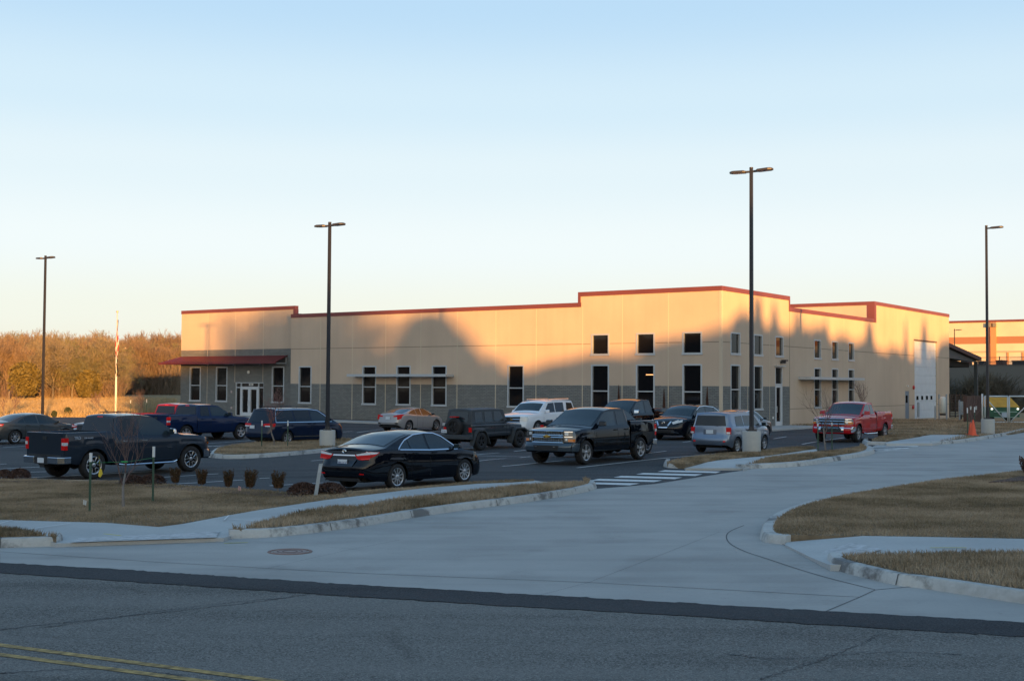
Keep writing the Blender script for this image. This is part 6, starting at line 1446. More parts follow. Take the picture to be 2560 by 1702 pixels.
place(t,238.8,37.3,-w0,-c.wb/2); settle(t,c)
# black crew cab facing the camera in the middle
t,c,b,xr,w0=pickup('pickup_truck','black crew cab pickup with chrome mesh grille facing the camera, centre of the lot',BLK,dict(wb=3.645,cabr=-1.10,cabf=.96,H=1.87,rim='five',rr=.66,mesh=1,bow=1,fbump=paint('bumper_blue',(.05,.075,.10),.4,.3),rail=1.38,hlz=(.76,1.10),bars=[1.11,.965,.90,.73],barr=.026))
place(t,1469,40.9,w0,c.wb/2,1); settle(t,c)
t,c,b,xr,w0=pickup('pickup_truck','black pickup seen from behind, directly behind the front black pickup',BLK,dict(wb=3.645,cabr=-1.10,cabf=.96,H=1.88,rim='five',plate=''))
t.location=(3.62,48.6,0); t.rotation_euler=(0,0,DIRP); settle(t,c)
t,c,b,xr,w0=pickup('pickup_truck','black pickup with orange lit roof and chrome mirrors, parked nose out by the wall',BLK,dict(wb=3.57,cabr=-1.08,cabf=.93,H=1.95,rim='five',mirm=M_CHROME,rail=1.45))
dv=Vector((-BV.x,-BV.y,0)); fx_=Vector((4.77,60.5,0)); ctr=fx_-dv*(c.wb/2); t.location=(ctr.x,ctr.y,0); t.rotation_euler=(0,0,DIRP+math.pi); settle(t,c)
BLUE=paint('blue',(.006,.018,.065),metal=.1,rough=.28,spec=.05)
t,c,b,xr,w0=pickup('pickup_truck','deep blue crew cab pickup parked in front of the entrance',BLUE,dict(wb=3.645,cabr=-1.10,cabf=.96,H=1.88,rim='five',rr=.64,plate=None))
place(t,603.6,65.6,-w0,c.wb/2); settle(t,c)
REDP=paint('red',(.30,.006,.012),metal=0,rough=.28,spec=.1)
t,c,b,xr,w0=pickup('pickup_truck','red pickup half hidden behind the blue one, at the left end of the row',REDP,dict(wb=3.645,cabr=-1.10,cabf=.96,H=1.88,rim='five'))
t.location=(-17.75,66.4,0); t.rotation_euler=(0,0,DIRP); settle(t,c)
t,c,b,xr,w0=pickup('pickup_truck','bright red extended cab pickup with chrome grille, alone at the right',paint('bright_red',(.42,.008,.014),0,.3,spec=.1),dict(wb=3.645,cabr=-.72,cabf=.98,crew=0,H=1.87,rim='five',rr=.62,hlz=(.84,1.08),bars=[1.08,.97,.84],barr=.03,steps=M_CHROME))
c.epatch('bumper_corner',[(.60,.74),(w0-.10,.74),(w0-.11,.44),(.60,.44)],1,MATS['paint_bright_red'],t,off=.036,mir=True)
mb=MB(); xg=c.X(c.xf,0,.7)+.12
mb.tube([(xg-.05,-.42,.50),(xg,-.40,.9),(xg,.40,.9),(xg-.05,.42,.50)],.03,8); mb.tube([(xg,-.40,.72),(xg,.40,.72)],.025,8); mb.build('brush_guard',M_PLAS,t,local=True)
mb=MB(); mb.box(-1.25,-.85,-.85,.85,1.18,1.42); mb.build('tool_box',M_RIM,t,local=True)
place(t,2149,57.2,w0,c.wb/2,1); settle(t,c)

# ---- boxy off-roader -------------------------------------------------
JP=paint('slate',(.028,.036,.045),metal=.2,rough=.38); M_JT=mat('hardtop',(.045,.052,.06),.65)
wb=2.947; tr=.41
JW=dict(wb=wb,tr=tr,W=1.62,plan=[(-2.02,.75),(-1.98,.79),(.9,.79),(1.0,.76),(2.0,.62),(2.05,.60)],top=[(-2.02,1.18),(.62,1.18),(.72,1.17),(1.9,1.10),(2.05,1.06)],belt=[(-2.02,1.12),(.7,1.12),(2.05,1.0)],bottom=[(-2.02,.58),(2.05,.6)],tumble=.1,crown=.03,cfr=0.02,crr=0.0,endr=.2,qb=.98,qt=.985,sm=.02)
c=Car(**JW); c.arch=[(-wb/2,.0),(wb/2,.0)]; c.arch=[(-wb/2+.0,tr*1.3)]
t=thing('off_road_vehicle','boxy dark slate off road vehicle with a spare wheel on its back','suv'); PLOC[t.name]=Vector((0,0,0))
c.body('body',JP,t)
HT=dict(JW); HT.update(plan=[(-1.98,.75),(-1.9,.775),(.55,.76),(.72,.74)],top=[(-1.98,1.80),(-1.9,1.835),(-.2,1.85),(.35,1.83),(.5,1.78),(.72,1.30)],belt=[(-2,1.185),(.72,1.185)],bottom=[(-2,1.181),(.72,1.181)],tumble=.13,crown=.05,rend=[(1.18,0),(1.85,-.12)],endr=.25)
h=Car(**HT); h.arch=[]; h.body('hardtop',M_JT,t)
h.epatch('rear_window',[(-.52,1.26),(.52,1.26),(.48,1.70),(-.48,1.70)],-1,M_CGL,t,off=.012); h.tpatch('windshield',.70,.50,.88,.90,M_CGL,t)
for pz in ([(-1.72,1.25),(-1.70,1.68),(-1.16,1.69),(-1.16,1.25)],[(-.98,1.25),(-.98,1.69),(-.42,1.70),(-.42,1.25)],[(-.28,1.25),(-.28,1.70),(.22,1.70),(.40,1.40),(.45,1.25)]):
    for sd in (1,-1): h.spatch('side_window',pz,sd,M_CGL,t,off=.008)
seams(c,t,[-1.06,-.35,.58],.66); handles(c,t,[-.52,.36],1.02,M_PLAS,.14)
def flare(cx,rear):
    for sg in (1,-1):
        mb=MB(); r0=tr*1.22
        A=[(-r0-.12,tr*.72),(-r0*.72,tr+r0*.78),(-.22,tr+r0*1.02),(.25,tr+r0*1.02),(r0*.78,tr+r0*.74),(r0+.14,tr*.75)]
        if not rear: A=[(-r0-.12,tr*.72),(-r0*.78,tr+r0*.82),(-.25,tr+r0*1.05),(.35,tr+r0*1.02),(r0+.18,tr+r0*.70),(r0+.20,tr*1.35)]
        n=len(A); y0=.70 if rear else .58; y1=.93
        vs=[(cx+a,sg*y0,z+.02) for a,z in A]+[(cx+a,sg*y1,z) for a,z in A]+[(cx+a,sg*y1,z-.07) for a,z in A]+[(cx+a*.94,sg*y0,z-.05) for a,z in A]
        fs=[(k*n+i,k*n+i+1,(k+1)*n+i+1,(k+1)*n+i) for k in range(3) for i in range(n-1)]; mb.add(vs,fs); o=mb.build('fender_flare',M_JT,t,local=True)
flare(-wb/2,1); flare(wb/2,0)
mb=MB(); mb.box(wb/2-.75,wb/2+.5,-.60,.60,.45,.95); mb.box(-1.9,1.9,-.42,.42,.42,.58); mb.box(-1.9,-.9,-.7,.7,.62,.9)
for x in (-wb/2,wb/2): mb.tube([(x,-.7,tr),(x,.7,tr)],.06,8)
mb.build('chassis',M_WELL,t,local=True)
c.W=1.84; wheels(t,c,'five',M_RIMD,rr=.56,tw=.27,inset=.0)
mb=MB(); mb.box(-2.30,-2.02,-.86,.86,.50,.70); o=mb.build('rear_bumper',M_JT,t,local=True); bv=o.modifiers.new('b','BEVEL'); bv.width=.03; bv.segments=2
mb=MB(); mb.box(2.05,2.32,-.80,.80,.52,.70); o=mb.build('front_bumper',M_JT,t,local=True)
mb=MB(); 
for sg in (1,-1): mb.lathe([(0,0),(.09,0),(.09,.03)],12,(0,0,0),'y'); 
# spare wheel on the tail door
mb=MB(); prof=[(.23,0),(.25,.02),(.36,.03),(.40,-.02),(tr,-.06),(tr,-.20),(.38,-.24),(.2,-.24)]
mb.lathe(prof,30,(0,0,0),'y'); mb.v=[(-2.10-.16-v[1],v[0]+.08,v[2]+1.02) for v in mb.v]; sw=mb.build('spare_wheel',M_TYRE,t,local=True,smooth=True)
mb=MB(); mb.lathe([(.24,-.0),(.22,-.05),(.10,-.03),(0,-.02)],20,(0,0,0),'y')
for k in range(5): a=2*math.pi*k/5; d=Vector((math.cos(a),math.sin(a))); n_=Vector((-d.y,d.x)); P=[d*.05+n_*.035,d*.05-n_*.035,d*.22-n_*.05,d*.22+n_*.05]; mb.hexa([(p.x,-.05,p.y) for p in P]+[(p.x,.0,p.y) for p in P])
mb.v=[(-2.26-v[1],v[0]+.08,v[2]+1.02) for v in mb.v]; mb.build('rim',M_RIMD,sw,local=True)
mb=MB(); mb.box(-2.30,-2.02,-.08,.24,1.46,1.50); mb.build('brake_light',M_RED,t,local=True)
for sg in (1,-1): mb=MB(); mb.box(-2.06,-2.015,sg*.70-.07,sg*.70+.07,.82,1.02); mb.build('taillight',M_RED,t,local=True)
plate(c,t,-1,.84,'543 JKT',y=.66,x=-2.16); 
mb=MB(); mb.box(-2.14,-2.02,.55,.77,.80,.88); mb.build('plate_bracket',M_PLAS,t,local=True)
c2=Car(**JW); mirror(c2,t,.60,1.20,M_PLAS,sz=(.12,.2,.2))
for sg in (1,-1): mb=MB(); mb.lathe([(0,.03),(.08,.02),(.095,0)],14,(0,0,0),'y'); mb.v=[(2.06+v[1],v[0]+sg*.40,v[2]+.90) for v in mb.v]; mb.build('headlight',M_CLR,t,local=True)
mb=MB(); 
for k in range(7): y=-.24+k*.08; mb.box(2.055,2.07,y-.02,y+.02,.78,1.0)
mb.build('grille',M_GRILLE,t,local=True)
place(t,1204.8,54.6,-.92,-wb/2); c.W=1.84; settle(t,c)
# ================================================================== street furniture & planting
M_POLE=mat('bronze_pole',(.035,.035,.040),.45,metal=.3); M_LHEAD=mat('lamp_head',(.045,.043,.045),.5)
def lamp(px,D,top_y,label,heads=2,pyb=None,block=True,arm=.62,rz=None,w_=.125,bh=.85,group='tall car park lamps'):
    b=P2(px,1100,D); z=g(b.x,b.y); top=P2(px,top_y,D).z; t=thing('lamp_post',label,'lamp post',(b.x,b.y,z),0,group)
    T=lambda x,y,zz:(b.x+x,b.y+y,z+zz); zb=bh if block else 0
    if block: mb=MB(); mb.lathe([(.345,-.1),(.345,bh-.02),(.33,bh),(0,bh)],28,(b.x,b.y,z)); mb.build('concrete_base',M_BLOCK,t,angle=40); mb=MB(); mb.box(-.17,.17,-.17,.17,bh,bh+.06,T=T); mb.lathe([(.11,.0),(.10,.10)],8,(b.x,b.y,z+bh+.06)); mb.build('base_cover',M_POLE,t)
    h=top-z; k=w_/2; c_,s_=math.cos(DIRP+math.pi/2),math.sin(DIRP+math.pi/2)
    mb=MB(); rot=lambda x,y:(x*c_-y*s_,x*s_+y*c_)
    P=[];
    for zz,kk in ((zb+.02,k*1.05),(h,k*.85)):
        for sx,sy in ((-1,-1),(1,-1),(1,1),(-1,1)): x,y=rot(sx*kk,sy*kk); P.append(T(x,y,zz))
    mb.hexa(P); mb.build('pole',M_POLE,t)
    mb=MB(); mb.lathe([(.075,0),(.07,.05),(0,.06)],10,T(0,0,h)); mb.build('pole_cap',M_POLE,t)
    for sg in ((1,-1) if heads==2 else (-1,)):
        mb=MB(); 
        A=[(.06,-.05),(.22,-.07),(.30,-.17),(.74,-.19),(.86,-.10),(.88,0),(.86,.10),(.74,.19),(.30,.17),(.22,.07),(.06,.05)]
        def q(a,b_,zz): x,y=rot(sg*a,b_); return T(x,y,h-.12+zz+a*.03)
        n=len(A); vs=[q(a,b_,-.03) for a,b_ in A]+[q(a,b_,.03) for a,b_ in A]+[q(.06+(a-.06)*.93,b_*.7,.062 if a>.25 else .04) for a,b_ in A]
        mb.add(vs,[tuple(range(n-1,-1,-1)),tuple(range(2*n,3*n))]+[(k_*n+i,k_*n+(i+1)%n,(k_+1)*n+(i+1)%n,(k_+1)*n+i) for k_ in (0,1) for i in range(n)])
        hd=mb.build('lamp_head',M_LHEAD,t); PLOC[hd.name]=PLOC[t.name]
        mb=MB(); mb.quad(q(.34,-.12,-.034),q(.72,-.12,-.034),q(.72,.12,-.034),q(.34,.12,-.034)); mb.build('lens',mat('lamp_lens',(.30,.34,.42),.3),hd)
    return t
lamp(818.5,54.5,558,'tall double headed lamp post on a concrete base between minivan and black sedan',bh=.86)
lamp(1879,46.8,422,'tallest looking double headed lamp post, in front of the boxy wagon',bh=.98)
lamp(105,76,641,'double headed lamp post at the far left behind the gray sedan')
lamp(2470,66,566,'single headed lamp post at the right edge before the gate',heads=1,bh=.90)
t=lamp(2388,150,823,'small distant lamp post before the far sunlit warehouse',heads=1,block=False,w_=.1); 
# ---- flagpole
b=P2(289,1031,88); z=g(b.x,b.y); top=P2(291,782,88).z
t=thing('flagpole','white flagpole with limp flags left of the building','flagpole',(b.x,b.y,z))
mb=MB(); mb.tube([(b.x,b.y,z-.05),(b.x,b.y,z+2),(b.x,b.y,top)],[.085,.075,.04],12); mb.build('pole',mat('white_pole',(.60,.59,.57),.35),t,smooth=True)
mb=MB(); mb.lathe([(0,-.0),(.07,.03),(.09,.09),(.06,.15),(0,.17)],12,(b.x,b.y,top)); mb.build('finial',mat('finial_gold',(.62,.55,.38),.3,metal=.4),t,smooth=True)
mb=MB(); mb.lathe([(.16,0),(.16,.06),(.09,.10)],14,(b.x,b.y,z)); mb.build('base_collar',mat('white_pole',(0,0,0)),t)
def limpflag(name,label,y0,y1,pat,mats_,amp=.20):
    z1=P2(290,y0,88).z; z0=P2(290,y1,88).z; n=34; k=9; mb=MB(); vs=[]
    for i in range(n+1):
        f=i/n; zz=z1+(z0-z1)*f; wd=amp*min(1,.15+f*2.4)*(1 if f<.9 else 1-(f-.9)*4)
        for j in range(k):
            u=j/(k-1); x=(u-.45)*wd*1.3+.05*math.sin(f*7+u*3)-(.10*max(0,f-.45)); y=.06*math.sin(u*13+f*3)-.07; vs.append((b.x+x+.05,b.y+y,zz-(u)*.25*f))
    for i in range(n):
        for j in range(k-1): mb.add([vs[i*k+j],vs[i*k+j+1],vs[(i+1)*k+j+1],vs[(i+1)*k+j]],[(0,1,2,3)],pat(i/n,j/(k-1)))
    o=mb.build(name,mats_,None,smooth=False); tag(o,label,'flag'); return o
def usp(f,u):
    if f<.34 and u<.62: return 2
    return 0 if math.sin((f*1.0+u*.30)*math.pi*8.0)>.15 else 1
limpflag('flag','limp red and white striped national flag hanging from the flagpole',800,890,usp,[mat('flag_white',(.52,.50,.48),.8),mat('flag_red',(.42,.03,.04),.8),mat('flag_blue',(.08,.09,.22),.8)],.11)
limpflag('flag','small limp black flag hanging below the striped flag',897,934,lambda f,u:1 if .35<f<.5 and u<.6 else 0,[mat('flag_black',(.02,.02,.022),.8),MATS['flag_white']],.12)
# ---- stakes, saplings
M_GREEN=mat('stake_green',(.03,.075,.05),.6); M_WCAP=mat('stake_white',(.65,.67,.68),.5)
def stake(px,py,pt,label,zoff=.15,D=None,cap=.20,grp='green tree stakes'):
    p=gnd(px,py,zoff) if D is None else None
    if D: p=P2(px,py,D); p.z=g(p.x,p.y)+zoff
    top=P2(px,pt,p.y).z; t=thing('tree_stake',label,'stake',tuple(p),0,grp); h=top-p.z
    mb=MB(); mb.box(p.x-.022,p.x+.022,p.y-.006,p.y+.006,p.z-.1,top-cap*h); mb.box(p.x-.006,p.x+.006,p.y+.0061,p.y+.035,p.z-.1,top-cap*h); mb.build('post',M_GREEN,t)
    mb=MB(); mb.box(p.x-.024,p.x+.024,p.y-.008,p.y+.037,top-cap*h,top); mb.build('white_tip',M_WCAP,t); return p,top
def sapling(px,py,H,label,seed,zoff=.15,D=None,m=None,twr=.0032,lv=3,tf=.34):
    p=gnd(px,py,zoff) if D is None else P2(px,py,D)
    if D: p.z=g(p.x,p.y)+zoff
    tr,br=bare_tree(seed,H,spread=.5,n0=3,twr=twr,levels=3,trunk_f=tf,upb=.5); return tree_thing('sapling',label,'tree',tuple(p),tr,br,M_SAPT,m or M_SAPB,'young bare saplings held by stakes'),p
M_SAPT=mat('sapling_bark',(.22,.19,.17),.9); M_SAPB=mat('sapling_twig',(.17,.11,.10),.9)
(sA,tA)=stake(224,1278.5,1132,'green stake with white tip, left of the sapling on the front lawn',cap=.15)
(sB,tB)=stake(382,1254,1116,'green stake with white tip, right of the sapling on the front lawn',cap=.19)
_,sp_=sapling(309,1268,2.25,'bare sapling on the front lawn before the dark gray pickup',3)
mb=MB(); c_=(sp_.x,sp_.y,sp_.z+.93); mb.tube([(c_[0]+.06*math.cos(a_),c_[1]+.06*math.sin(a_),c_[2]) for a_ in np.linspace(0,6.3,14)],.012,5)
mb.tube([(c_[0]-.06,c_[1],c_[2]),(sA.x,sA.y,sA.z+.95)],.003,4); mb.tube([(c_[0]+.06,c_[1],c_[2]),(sB.x,sB.y,sB.z+.95)],.003,4)
tag(mb.build('tree_tie',mat('green_tie',(.03,.35,.08),.5)),'bright green tie and wires holding the front lawn sapling','tree tie')
yt=P2(250,1181,23.6); mb=MB(); mb.prism([(-.03,-.07),(.01,-.09),(.05,-.02),(.035,.05),(.005,.09),(-.02,.03)],-.004,.004,T=lambda x,z_,y_:(yt.x+x,yt.y+y_,yt.z+z_)); mb.tube([(yt.x,yt.y,yt.z+.08),(yt.x-.03,yt.y+.01,yt.z+.33)],.002,4)
tag(mb.build('yellow_tag',mat('yellow_tag',(.60,.45,.03),.6)),'yellow plastic tag dangling from the tree wire near the pickup wheel','tag')
stake(654,1117,1051,'green stake, left of the sapling on the lamp island'); stake(719,1117,1051,'green stake, right of the sapling on the lamp island'); sapling(686,1115,2.9,'bare reddish sapling on the island with the lamp and minivan',5,m=mat('sapling_red',(.25,.12,.11),.9),lv=4)
stake(2045,1132.8,1058,'green stake, left of the sapling in front of the red pickup',cap=.1); stake(2080,1128,1056,'green stake, right of the sapling in front of the red pickup',cap=.1); sapling(2064,1131,2.8,'bare sapling on the driveway island in front of the red pickup',7,lv=4)
stake(2419,1086,1019,'green stake, left of the sapling beside the orange cones',zoff=.12); stake(2437,1085,1017,'green stake, right of the sapling beside the orange cones',zoff=.12); sapling(2428,1085,2.4,'slim bare sapling between stakes beside the orange cones',9,zoff=.12)
sapling(2156,1050,3.0,'bare sapling on the lawn by the tan wall behind the red pickup',11,D=84,twr=.007)
sapling(12,1057,2.7,'bare sapling on the far left verge behind the gray sedan',13,D=92,twr=.008); sapling(34,1046,1.8,'small bare sapling right of the far left one',15,D=100,twr=.008); sapling(246,1030,2.0,'bare sapling on the field edge left of the flagpole',17,D=104,twr=.008); sapling(358,1030,2.2,'bare sapling between the flagpole and the canopy',19,D=104,twr=.008)
stake(326,1032,1000,'distant stake with white tip just right of the flagpole',D=100); stake(366,1033,998,'distant stake with white tip under the canopy corner',D=100)
sapling(700,1040,2.3,'bare sapling close to the grey brick wall behind the minivan',27,D=86,twr=.008)
# leaning marker post, little utility flags
p=gnd(788.5,1239,.15); q=P2(802,1159,p.y+.02); t=thing('marker_post','leaning flat gray marker post behind the black sedan','marker post',tuple(p)); ax=(q-p); w_=.042
mb=MB(); mb.hexa([p+Vector((-w_,0,-.03)),p+Vector((w_,0,-.03)),p+Vector((w_,.012,-.03)),p+Vector((-w_,.012,-.03)),p+ax+Vector((-w_,0,0)),p+ax+Vector((w_,0,.01)),p+ax+Vector((w_,.012,.01)),p+ax+Vector((-w_,.012,0))]); mb.build('post',mat('marker_gray',(.33,.37,.40),.6),t)
mb=MB(); mb.hexa([p+ax*.72+Vector((-w_*.8,-.003,0)),p+ax*.72+Vector((w_*.8,-.003,0)),p+ax*.72+Vector((w_*.8,-.001,0)),p+ax*.72+Vector((-w_*.8,-.001,0)),p+ax*.95+Vector((-w_*.8,-.003,0)),p+ax*.95+Vector((w_*.8,-.003,0)),p+ax*.95+Vector((w_*.8,-.001,0)),p+ax*.95+Vector((-w_*.8,-.001,0))]); mb.build('sticker',mat('sticker_gray',(.40,.43,.46),.6),t)
for px,py,s_,m_,lb in ((212,1269,.10,M_WCAP,'tiny white marker flag in the lawn by the left stake'),(599,1232,.09,mat('flag_pink',(.6,.35,.33),.7),'tiny pale pink marker flag in the mulch by the clipped shrubs')):
    p=gnd(px,py,.15); t=thing('marker_flag',lb,'marker flag',tuple(p)); mb=MB(); mb.tube([p,p+Vector((.0,0,.17))],.003,4); mb.build('wire',M_POLE,t); mb=MB(); mb.quad(p+Vector((-.035,0,.07)),p+Vector((.02,.01,.05)),p+Vector((.03,.02,.14)),p+Vector((-.03,-.01,.17))); mb.build('pennant',m_,t)
# shrubs
def shrub_mesh(seed,n,kind,size):
    r=np.random.default_rng(seed); th=r.uniform(0,2*np.pi,n); u=r.uniform(0,1,n)
    if kind=='upright': top=.82+.10*np.sin(th*3+seed)+.08*np.sin(th*8+seed*2)+.10*r.uniform(-1,1,n)*(r.uniform(0,1,n)>.6); z=.12+(top-.12)*u; rr=(.17+.27*np.clip(z,0,1)**.75)*np.sqrt(r.uniform(.15,1,n))*(1+.16*np.sin(th*5+seed)+.08*np.sin(th*11))
    elif kind=='column': z=.03+.97*u; rr=(.16*(1-z**2.2)+.02)*np.sqrt(r.uniform(.2,1,n))
    else: z=u**.7; rr=np.sqrt(np.clip(1-z**2,0,1))*.75*np.sqrt(r.uniform(.25,1,n)); z=z*.72
    C=np.stack([rr*np.cos(th),rr*np.sin(th),z],1); up=np.stack([rr*np.cos(th)*.5+r.normal(0,.3,n),rr*np.sin(th)*.5+r.normal(0,.3,n),np.ones(n)*(1.0 if kind!='mound' else .5)],1); up/=np.linalg.norm(up,axis=1)[:,None]
    b=np.cross(up,r.normal(size=(n,3))); b/=np.linalg.norm(b,axis=1)[:,None]; s=(size*r.uniform(.5,1.3,n))[:,None]
    return np.stack([C-up*s,C+b*s*.4,C+up*s,C-b*s*.4],1)
def leafmat(name,stops): return blade_mat(name,stops)
M_BOX=leafmat('clipped_leaf',[(.2,(.035,.028,.016)),(.45,(.07,.048,.025)),(.62,(.14,.065,.034)),(.8,(.20,.10,.055))]); M_BARB=leafmat('twiggy_mound',[(.3,(.055,.032,.028)),(.5,(.10,.06,.05)),(.7,(.16,.11,.09))]); M_JUN=leafmat('brown_column',[(.3,(.06,.03,.022)),(.6,(.12,.06,.045)),(.8,(.16,.09,.06))])
def shrub(name,label,p,H,W_,kind,m,n,size,seed,group=None):
    t=thing(name,label,'shrub',tuple(p),0,group); o=quads_obj('foliage',shrub_mesh(seed,n,kind,size),m,t); o.scale=(W_/.9,W_/.9,H)
    sg=[(Vector((0,0,-.05)),Vector((random.uniform(-.1,.1)*W_,random.uniform(-.1,.1)*W_,H*.7)),.012,.006) for _ in range(5)]; segs_to_mesh('stems',sg,M_SAPT,t); return t
ords=['first','second','third','fourth','fifth']
for i,(px,pb,h,w_) in enumerate(((438.5,1210,160,112),(504.5,1214,160,118),(570.5,1220,175,112),(625.5,1222.5,190,135),(695,1224,175,145))):
    p=gnd(px,pb,.17); s=p.y/3085/3.686; shrub('upright_shrub',f'{ords[i]} from the left of the five clipped upright shrubs on the lawn edge',p,h*s,w_*s,'upright',M_BOX,1300,.062,60+i,'clipped upright shrubs')
for i,(px,pb,h,w_,lb) in enumerate(((11,1195,80,95,'low brown mound shrub at the left edge of the lawn'),(49,1195,90,125,'low brown mound shrub, second from the left edge'),(332,1207,72,150,'low brown mound shrub between sapling and right stake'),(382,1208,85,155,'low brown mound shrub behind the right lawn stake'),(759,1234,105,185,'low brown mound shrub left of the leaning marker post'),(825,1231,90,190,'low brown mound shrub under the black sedan tail'))):
    p=gnd(px,pb,.17); s=p.y/3085/3.686; shrub('mound_shrub',lb,p,h*s*1.35,w_*s,'mound',M_BARB,1500,.085,80+i,'low brown mound shrubs')
p=gnd(2580,1196,.17); shrub('upright_shrub','dark reddish shrub cut off by the right edge of the photo',p,.60,.62,'upright',M_BARB,2600,.07,99)
for i,(px,py) in enumerate(((1547,966),(1660,975),(1768,970))):
    a_,zt_=onL(px,py,-.7); p=B(a_,-.7,.1); shrub('columnar_shrub',('first','second','third')[i]+' of three narrow brown shrubs against the grey brick wall',p,zt_-.1,.55,'column',M_JUN,1400,.05,110+i,'narrow brown shrubs by the wall')
# cones
def cone(px,py,D,h,label):
    p=P2(px,py,D); p.z=g(p.x,p.y)+.13; t=thing('traffic_cone',label,'traffic cone',tuple(p),0,'orange cones'); m_=mat('cone_orange',(.80,.10,.03),.5)
    mb=MB(); mb.lathe([(.17*h/.76,.03),(.16*h/.76,.06),(.035,h-.01),(.03,h),(0,h)],18,p); mb.build('cone_body',m_,t,smooth=True); mb=MB(); mb.box(p.x-.2,p.x+.2,p.y-.2,p.y+.2,p.z,p.z+.03); mb.build('cone_base',m_,t); mb=MB(); mb.lathe([(.116*h/.76,.25),(.098*h/.76,.34)],18,(p.x,p.y,p.z+.003)); mb.build('collar',mat('cone_band',(.82,.16,.09),.5),t)
cone(2433,1083,63,.80,'taller orange traffic cone by the lamp base, the nearer one'); cone(2427,1081,64.5,.62,'shorter orange traffic cone half hidden behind the taller one')
# ================================================================== right background
def frame_u(px,D):    # plane along BU through a pixel/depth
    P=P2(px,950,D); return Vector((P.x,P.y,0))
O=frame_u(2450,172)
def W(a,b,z): p=O-BU*a+BV*b; return Vector((p.x,p.y,z))   # a to the right
def onW(px,py):
    d=_ray(px,py); n=BV; t=(O-CAM).dot(n)/d.dot(n); P=CAM+d*t; return (-(P-O).dot(BU), P.z)
wh=thing('warehouse','far sunlit cream warehouse with a brown stripe beyond the retaining wall','building',tuple(W(0,0,4)))
zt_=onW(2450,806)[1]; z1=onW(2450,842)[1]; z2=onW(2450,859.5)[1]; z3=onW(2450,879)[1]
M_CREAM=mat('warehouse_cream',(.64,.555,.42),.9,noise=(.4,.08)); M_BRN=mat('warehouse_brown',(.36,.17,.095),.9); M_ORP=mat('pilaster_tan',(.50,.25,.12),.9)
mb=MB(); mb.box(-40,60,0,30,z1,zt_,T=W); mb.box(-40,60,.0,30,2,z2,T=W); mb.build('wall',M_CREAM,wh)
mb=MB(); mb.box(-40,60,-.01,30,z2,z1,T=W); mb.build('wall_stripe',M_BRN,wh)
mb=MB(); mb.box(-40,60.1,-.12,30,zt_,zt_+.3,T=W); mb.build('coping',M_COPE,wh)
a0=onW(2477,850)[0]; a1=onW(2491,850)[0]; mb=MB(); mb.box(a0,a1,-.25,-.02,2,zt_-.02,T=W); mb.build('pilaster',M_ORP,wh)
a2=onW(2472,850)[0]; mb=MB(); mb.box(a2-.12,a2+.12,-.2,-.02,2,zt_-.6,T=W); mb.build('downspout',mat('brown_pipe',(.20,.10,.07),.6),wh)
for px in (2474,2488): a_=onW(px,811)[0]; mb=MB(); mb.box(a_-.22,a_+.22,-.45,-.26,zt_-.7,zt_-.12,T=W); mb.build('scupper_box',mat('scupper',(.22,.20,.15),.6),wh)
mb=MB(); mb.box(-40,60,-.08,-.011,z3-.14,z3+.10,T=W); mb.build('wall_rail',mat('rail_olive',(.38,.36,.28),.8),wh)
for px in (2519.5,2557): a_=onW(px,890)[0]; mb=MB(); mb.box(a_-.14,a_+.14,-.06,-.012,2,z3-.15,T=W); mb.build('panel_post',M_ORP,wh)
# bank, retaining wall
O2=frame_u(2450,146)
def V2(a,b,z): p=O2-BU*a+BV*b; return Vector((p.x,p.y,z))
def onV(px,py):
    d=_ray(px,py); n=BV; t=(O2-CAM).dot(n)/d.dot(n); P=CAM+d*t; return (-(P-O2).dot(BU), P.z)
zw_=onV(2450,914)[1]; t=thing('retaining_wall','long grey block retaining wall below the far warehouse','wall',tuple(V2(0,0,0)))
q=NG('block_wall',rough=.9,spec=.2); wv=q.n.new('ShaderNodeTexWave'); wv.bands_direction='Z'; wv.inputs['Scale'].default_value=2.6; q.link(q.tc,wv.inputs['Vector']); q.color(q.mix(q.rng(wv.outputs[0],.2,.5,0,1),(.13,.13,.12),(.165,.165,.155)))
mb=MB(); mb.box(-45,60,0,.6,-.3,zw_,T=V2); mb.build('wall',q.m,t); mb=MB(); mb.box(-45,60,-.05,.65,zw_,zw_+.12,T=V2); mb.build('wall_cap',mat('cap_grey',(.10,.09,.085),.9),t)
mb=MB(); mb.quad(V2(-45,.6,zw_-.1),V2(60,.6,zw_-.1),V2(60,40,zw_-.2),V2(-45,40,zw_-.2)); struct(mb.build('upper_yard',M_LOT))
f_=thing('guard_fence','dark post and rail fence on top of the retaining wall','fence',tuple(V2(0,1,zw_)))
mb=MB(); [mb.box(-45,60,.9,.95,zw_+h_,zw_+h_+.06,T=V2) for h_ in (.45,.95)]; mb.build('rail',M_POLE,f_)
for k in range(20): mb=MB(); mb.box(-30+k*3.2-.05,-30+k*3.2+.05,.88,.98,zw_,zw_+1.1,T=V2); mb.build('post',M_POLE,f_)
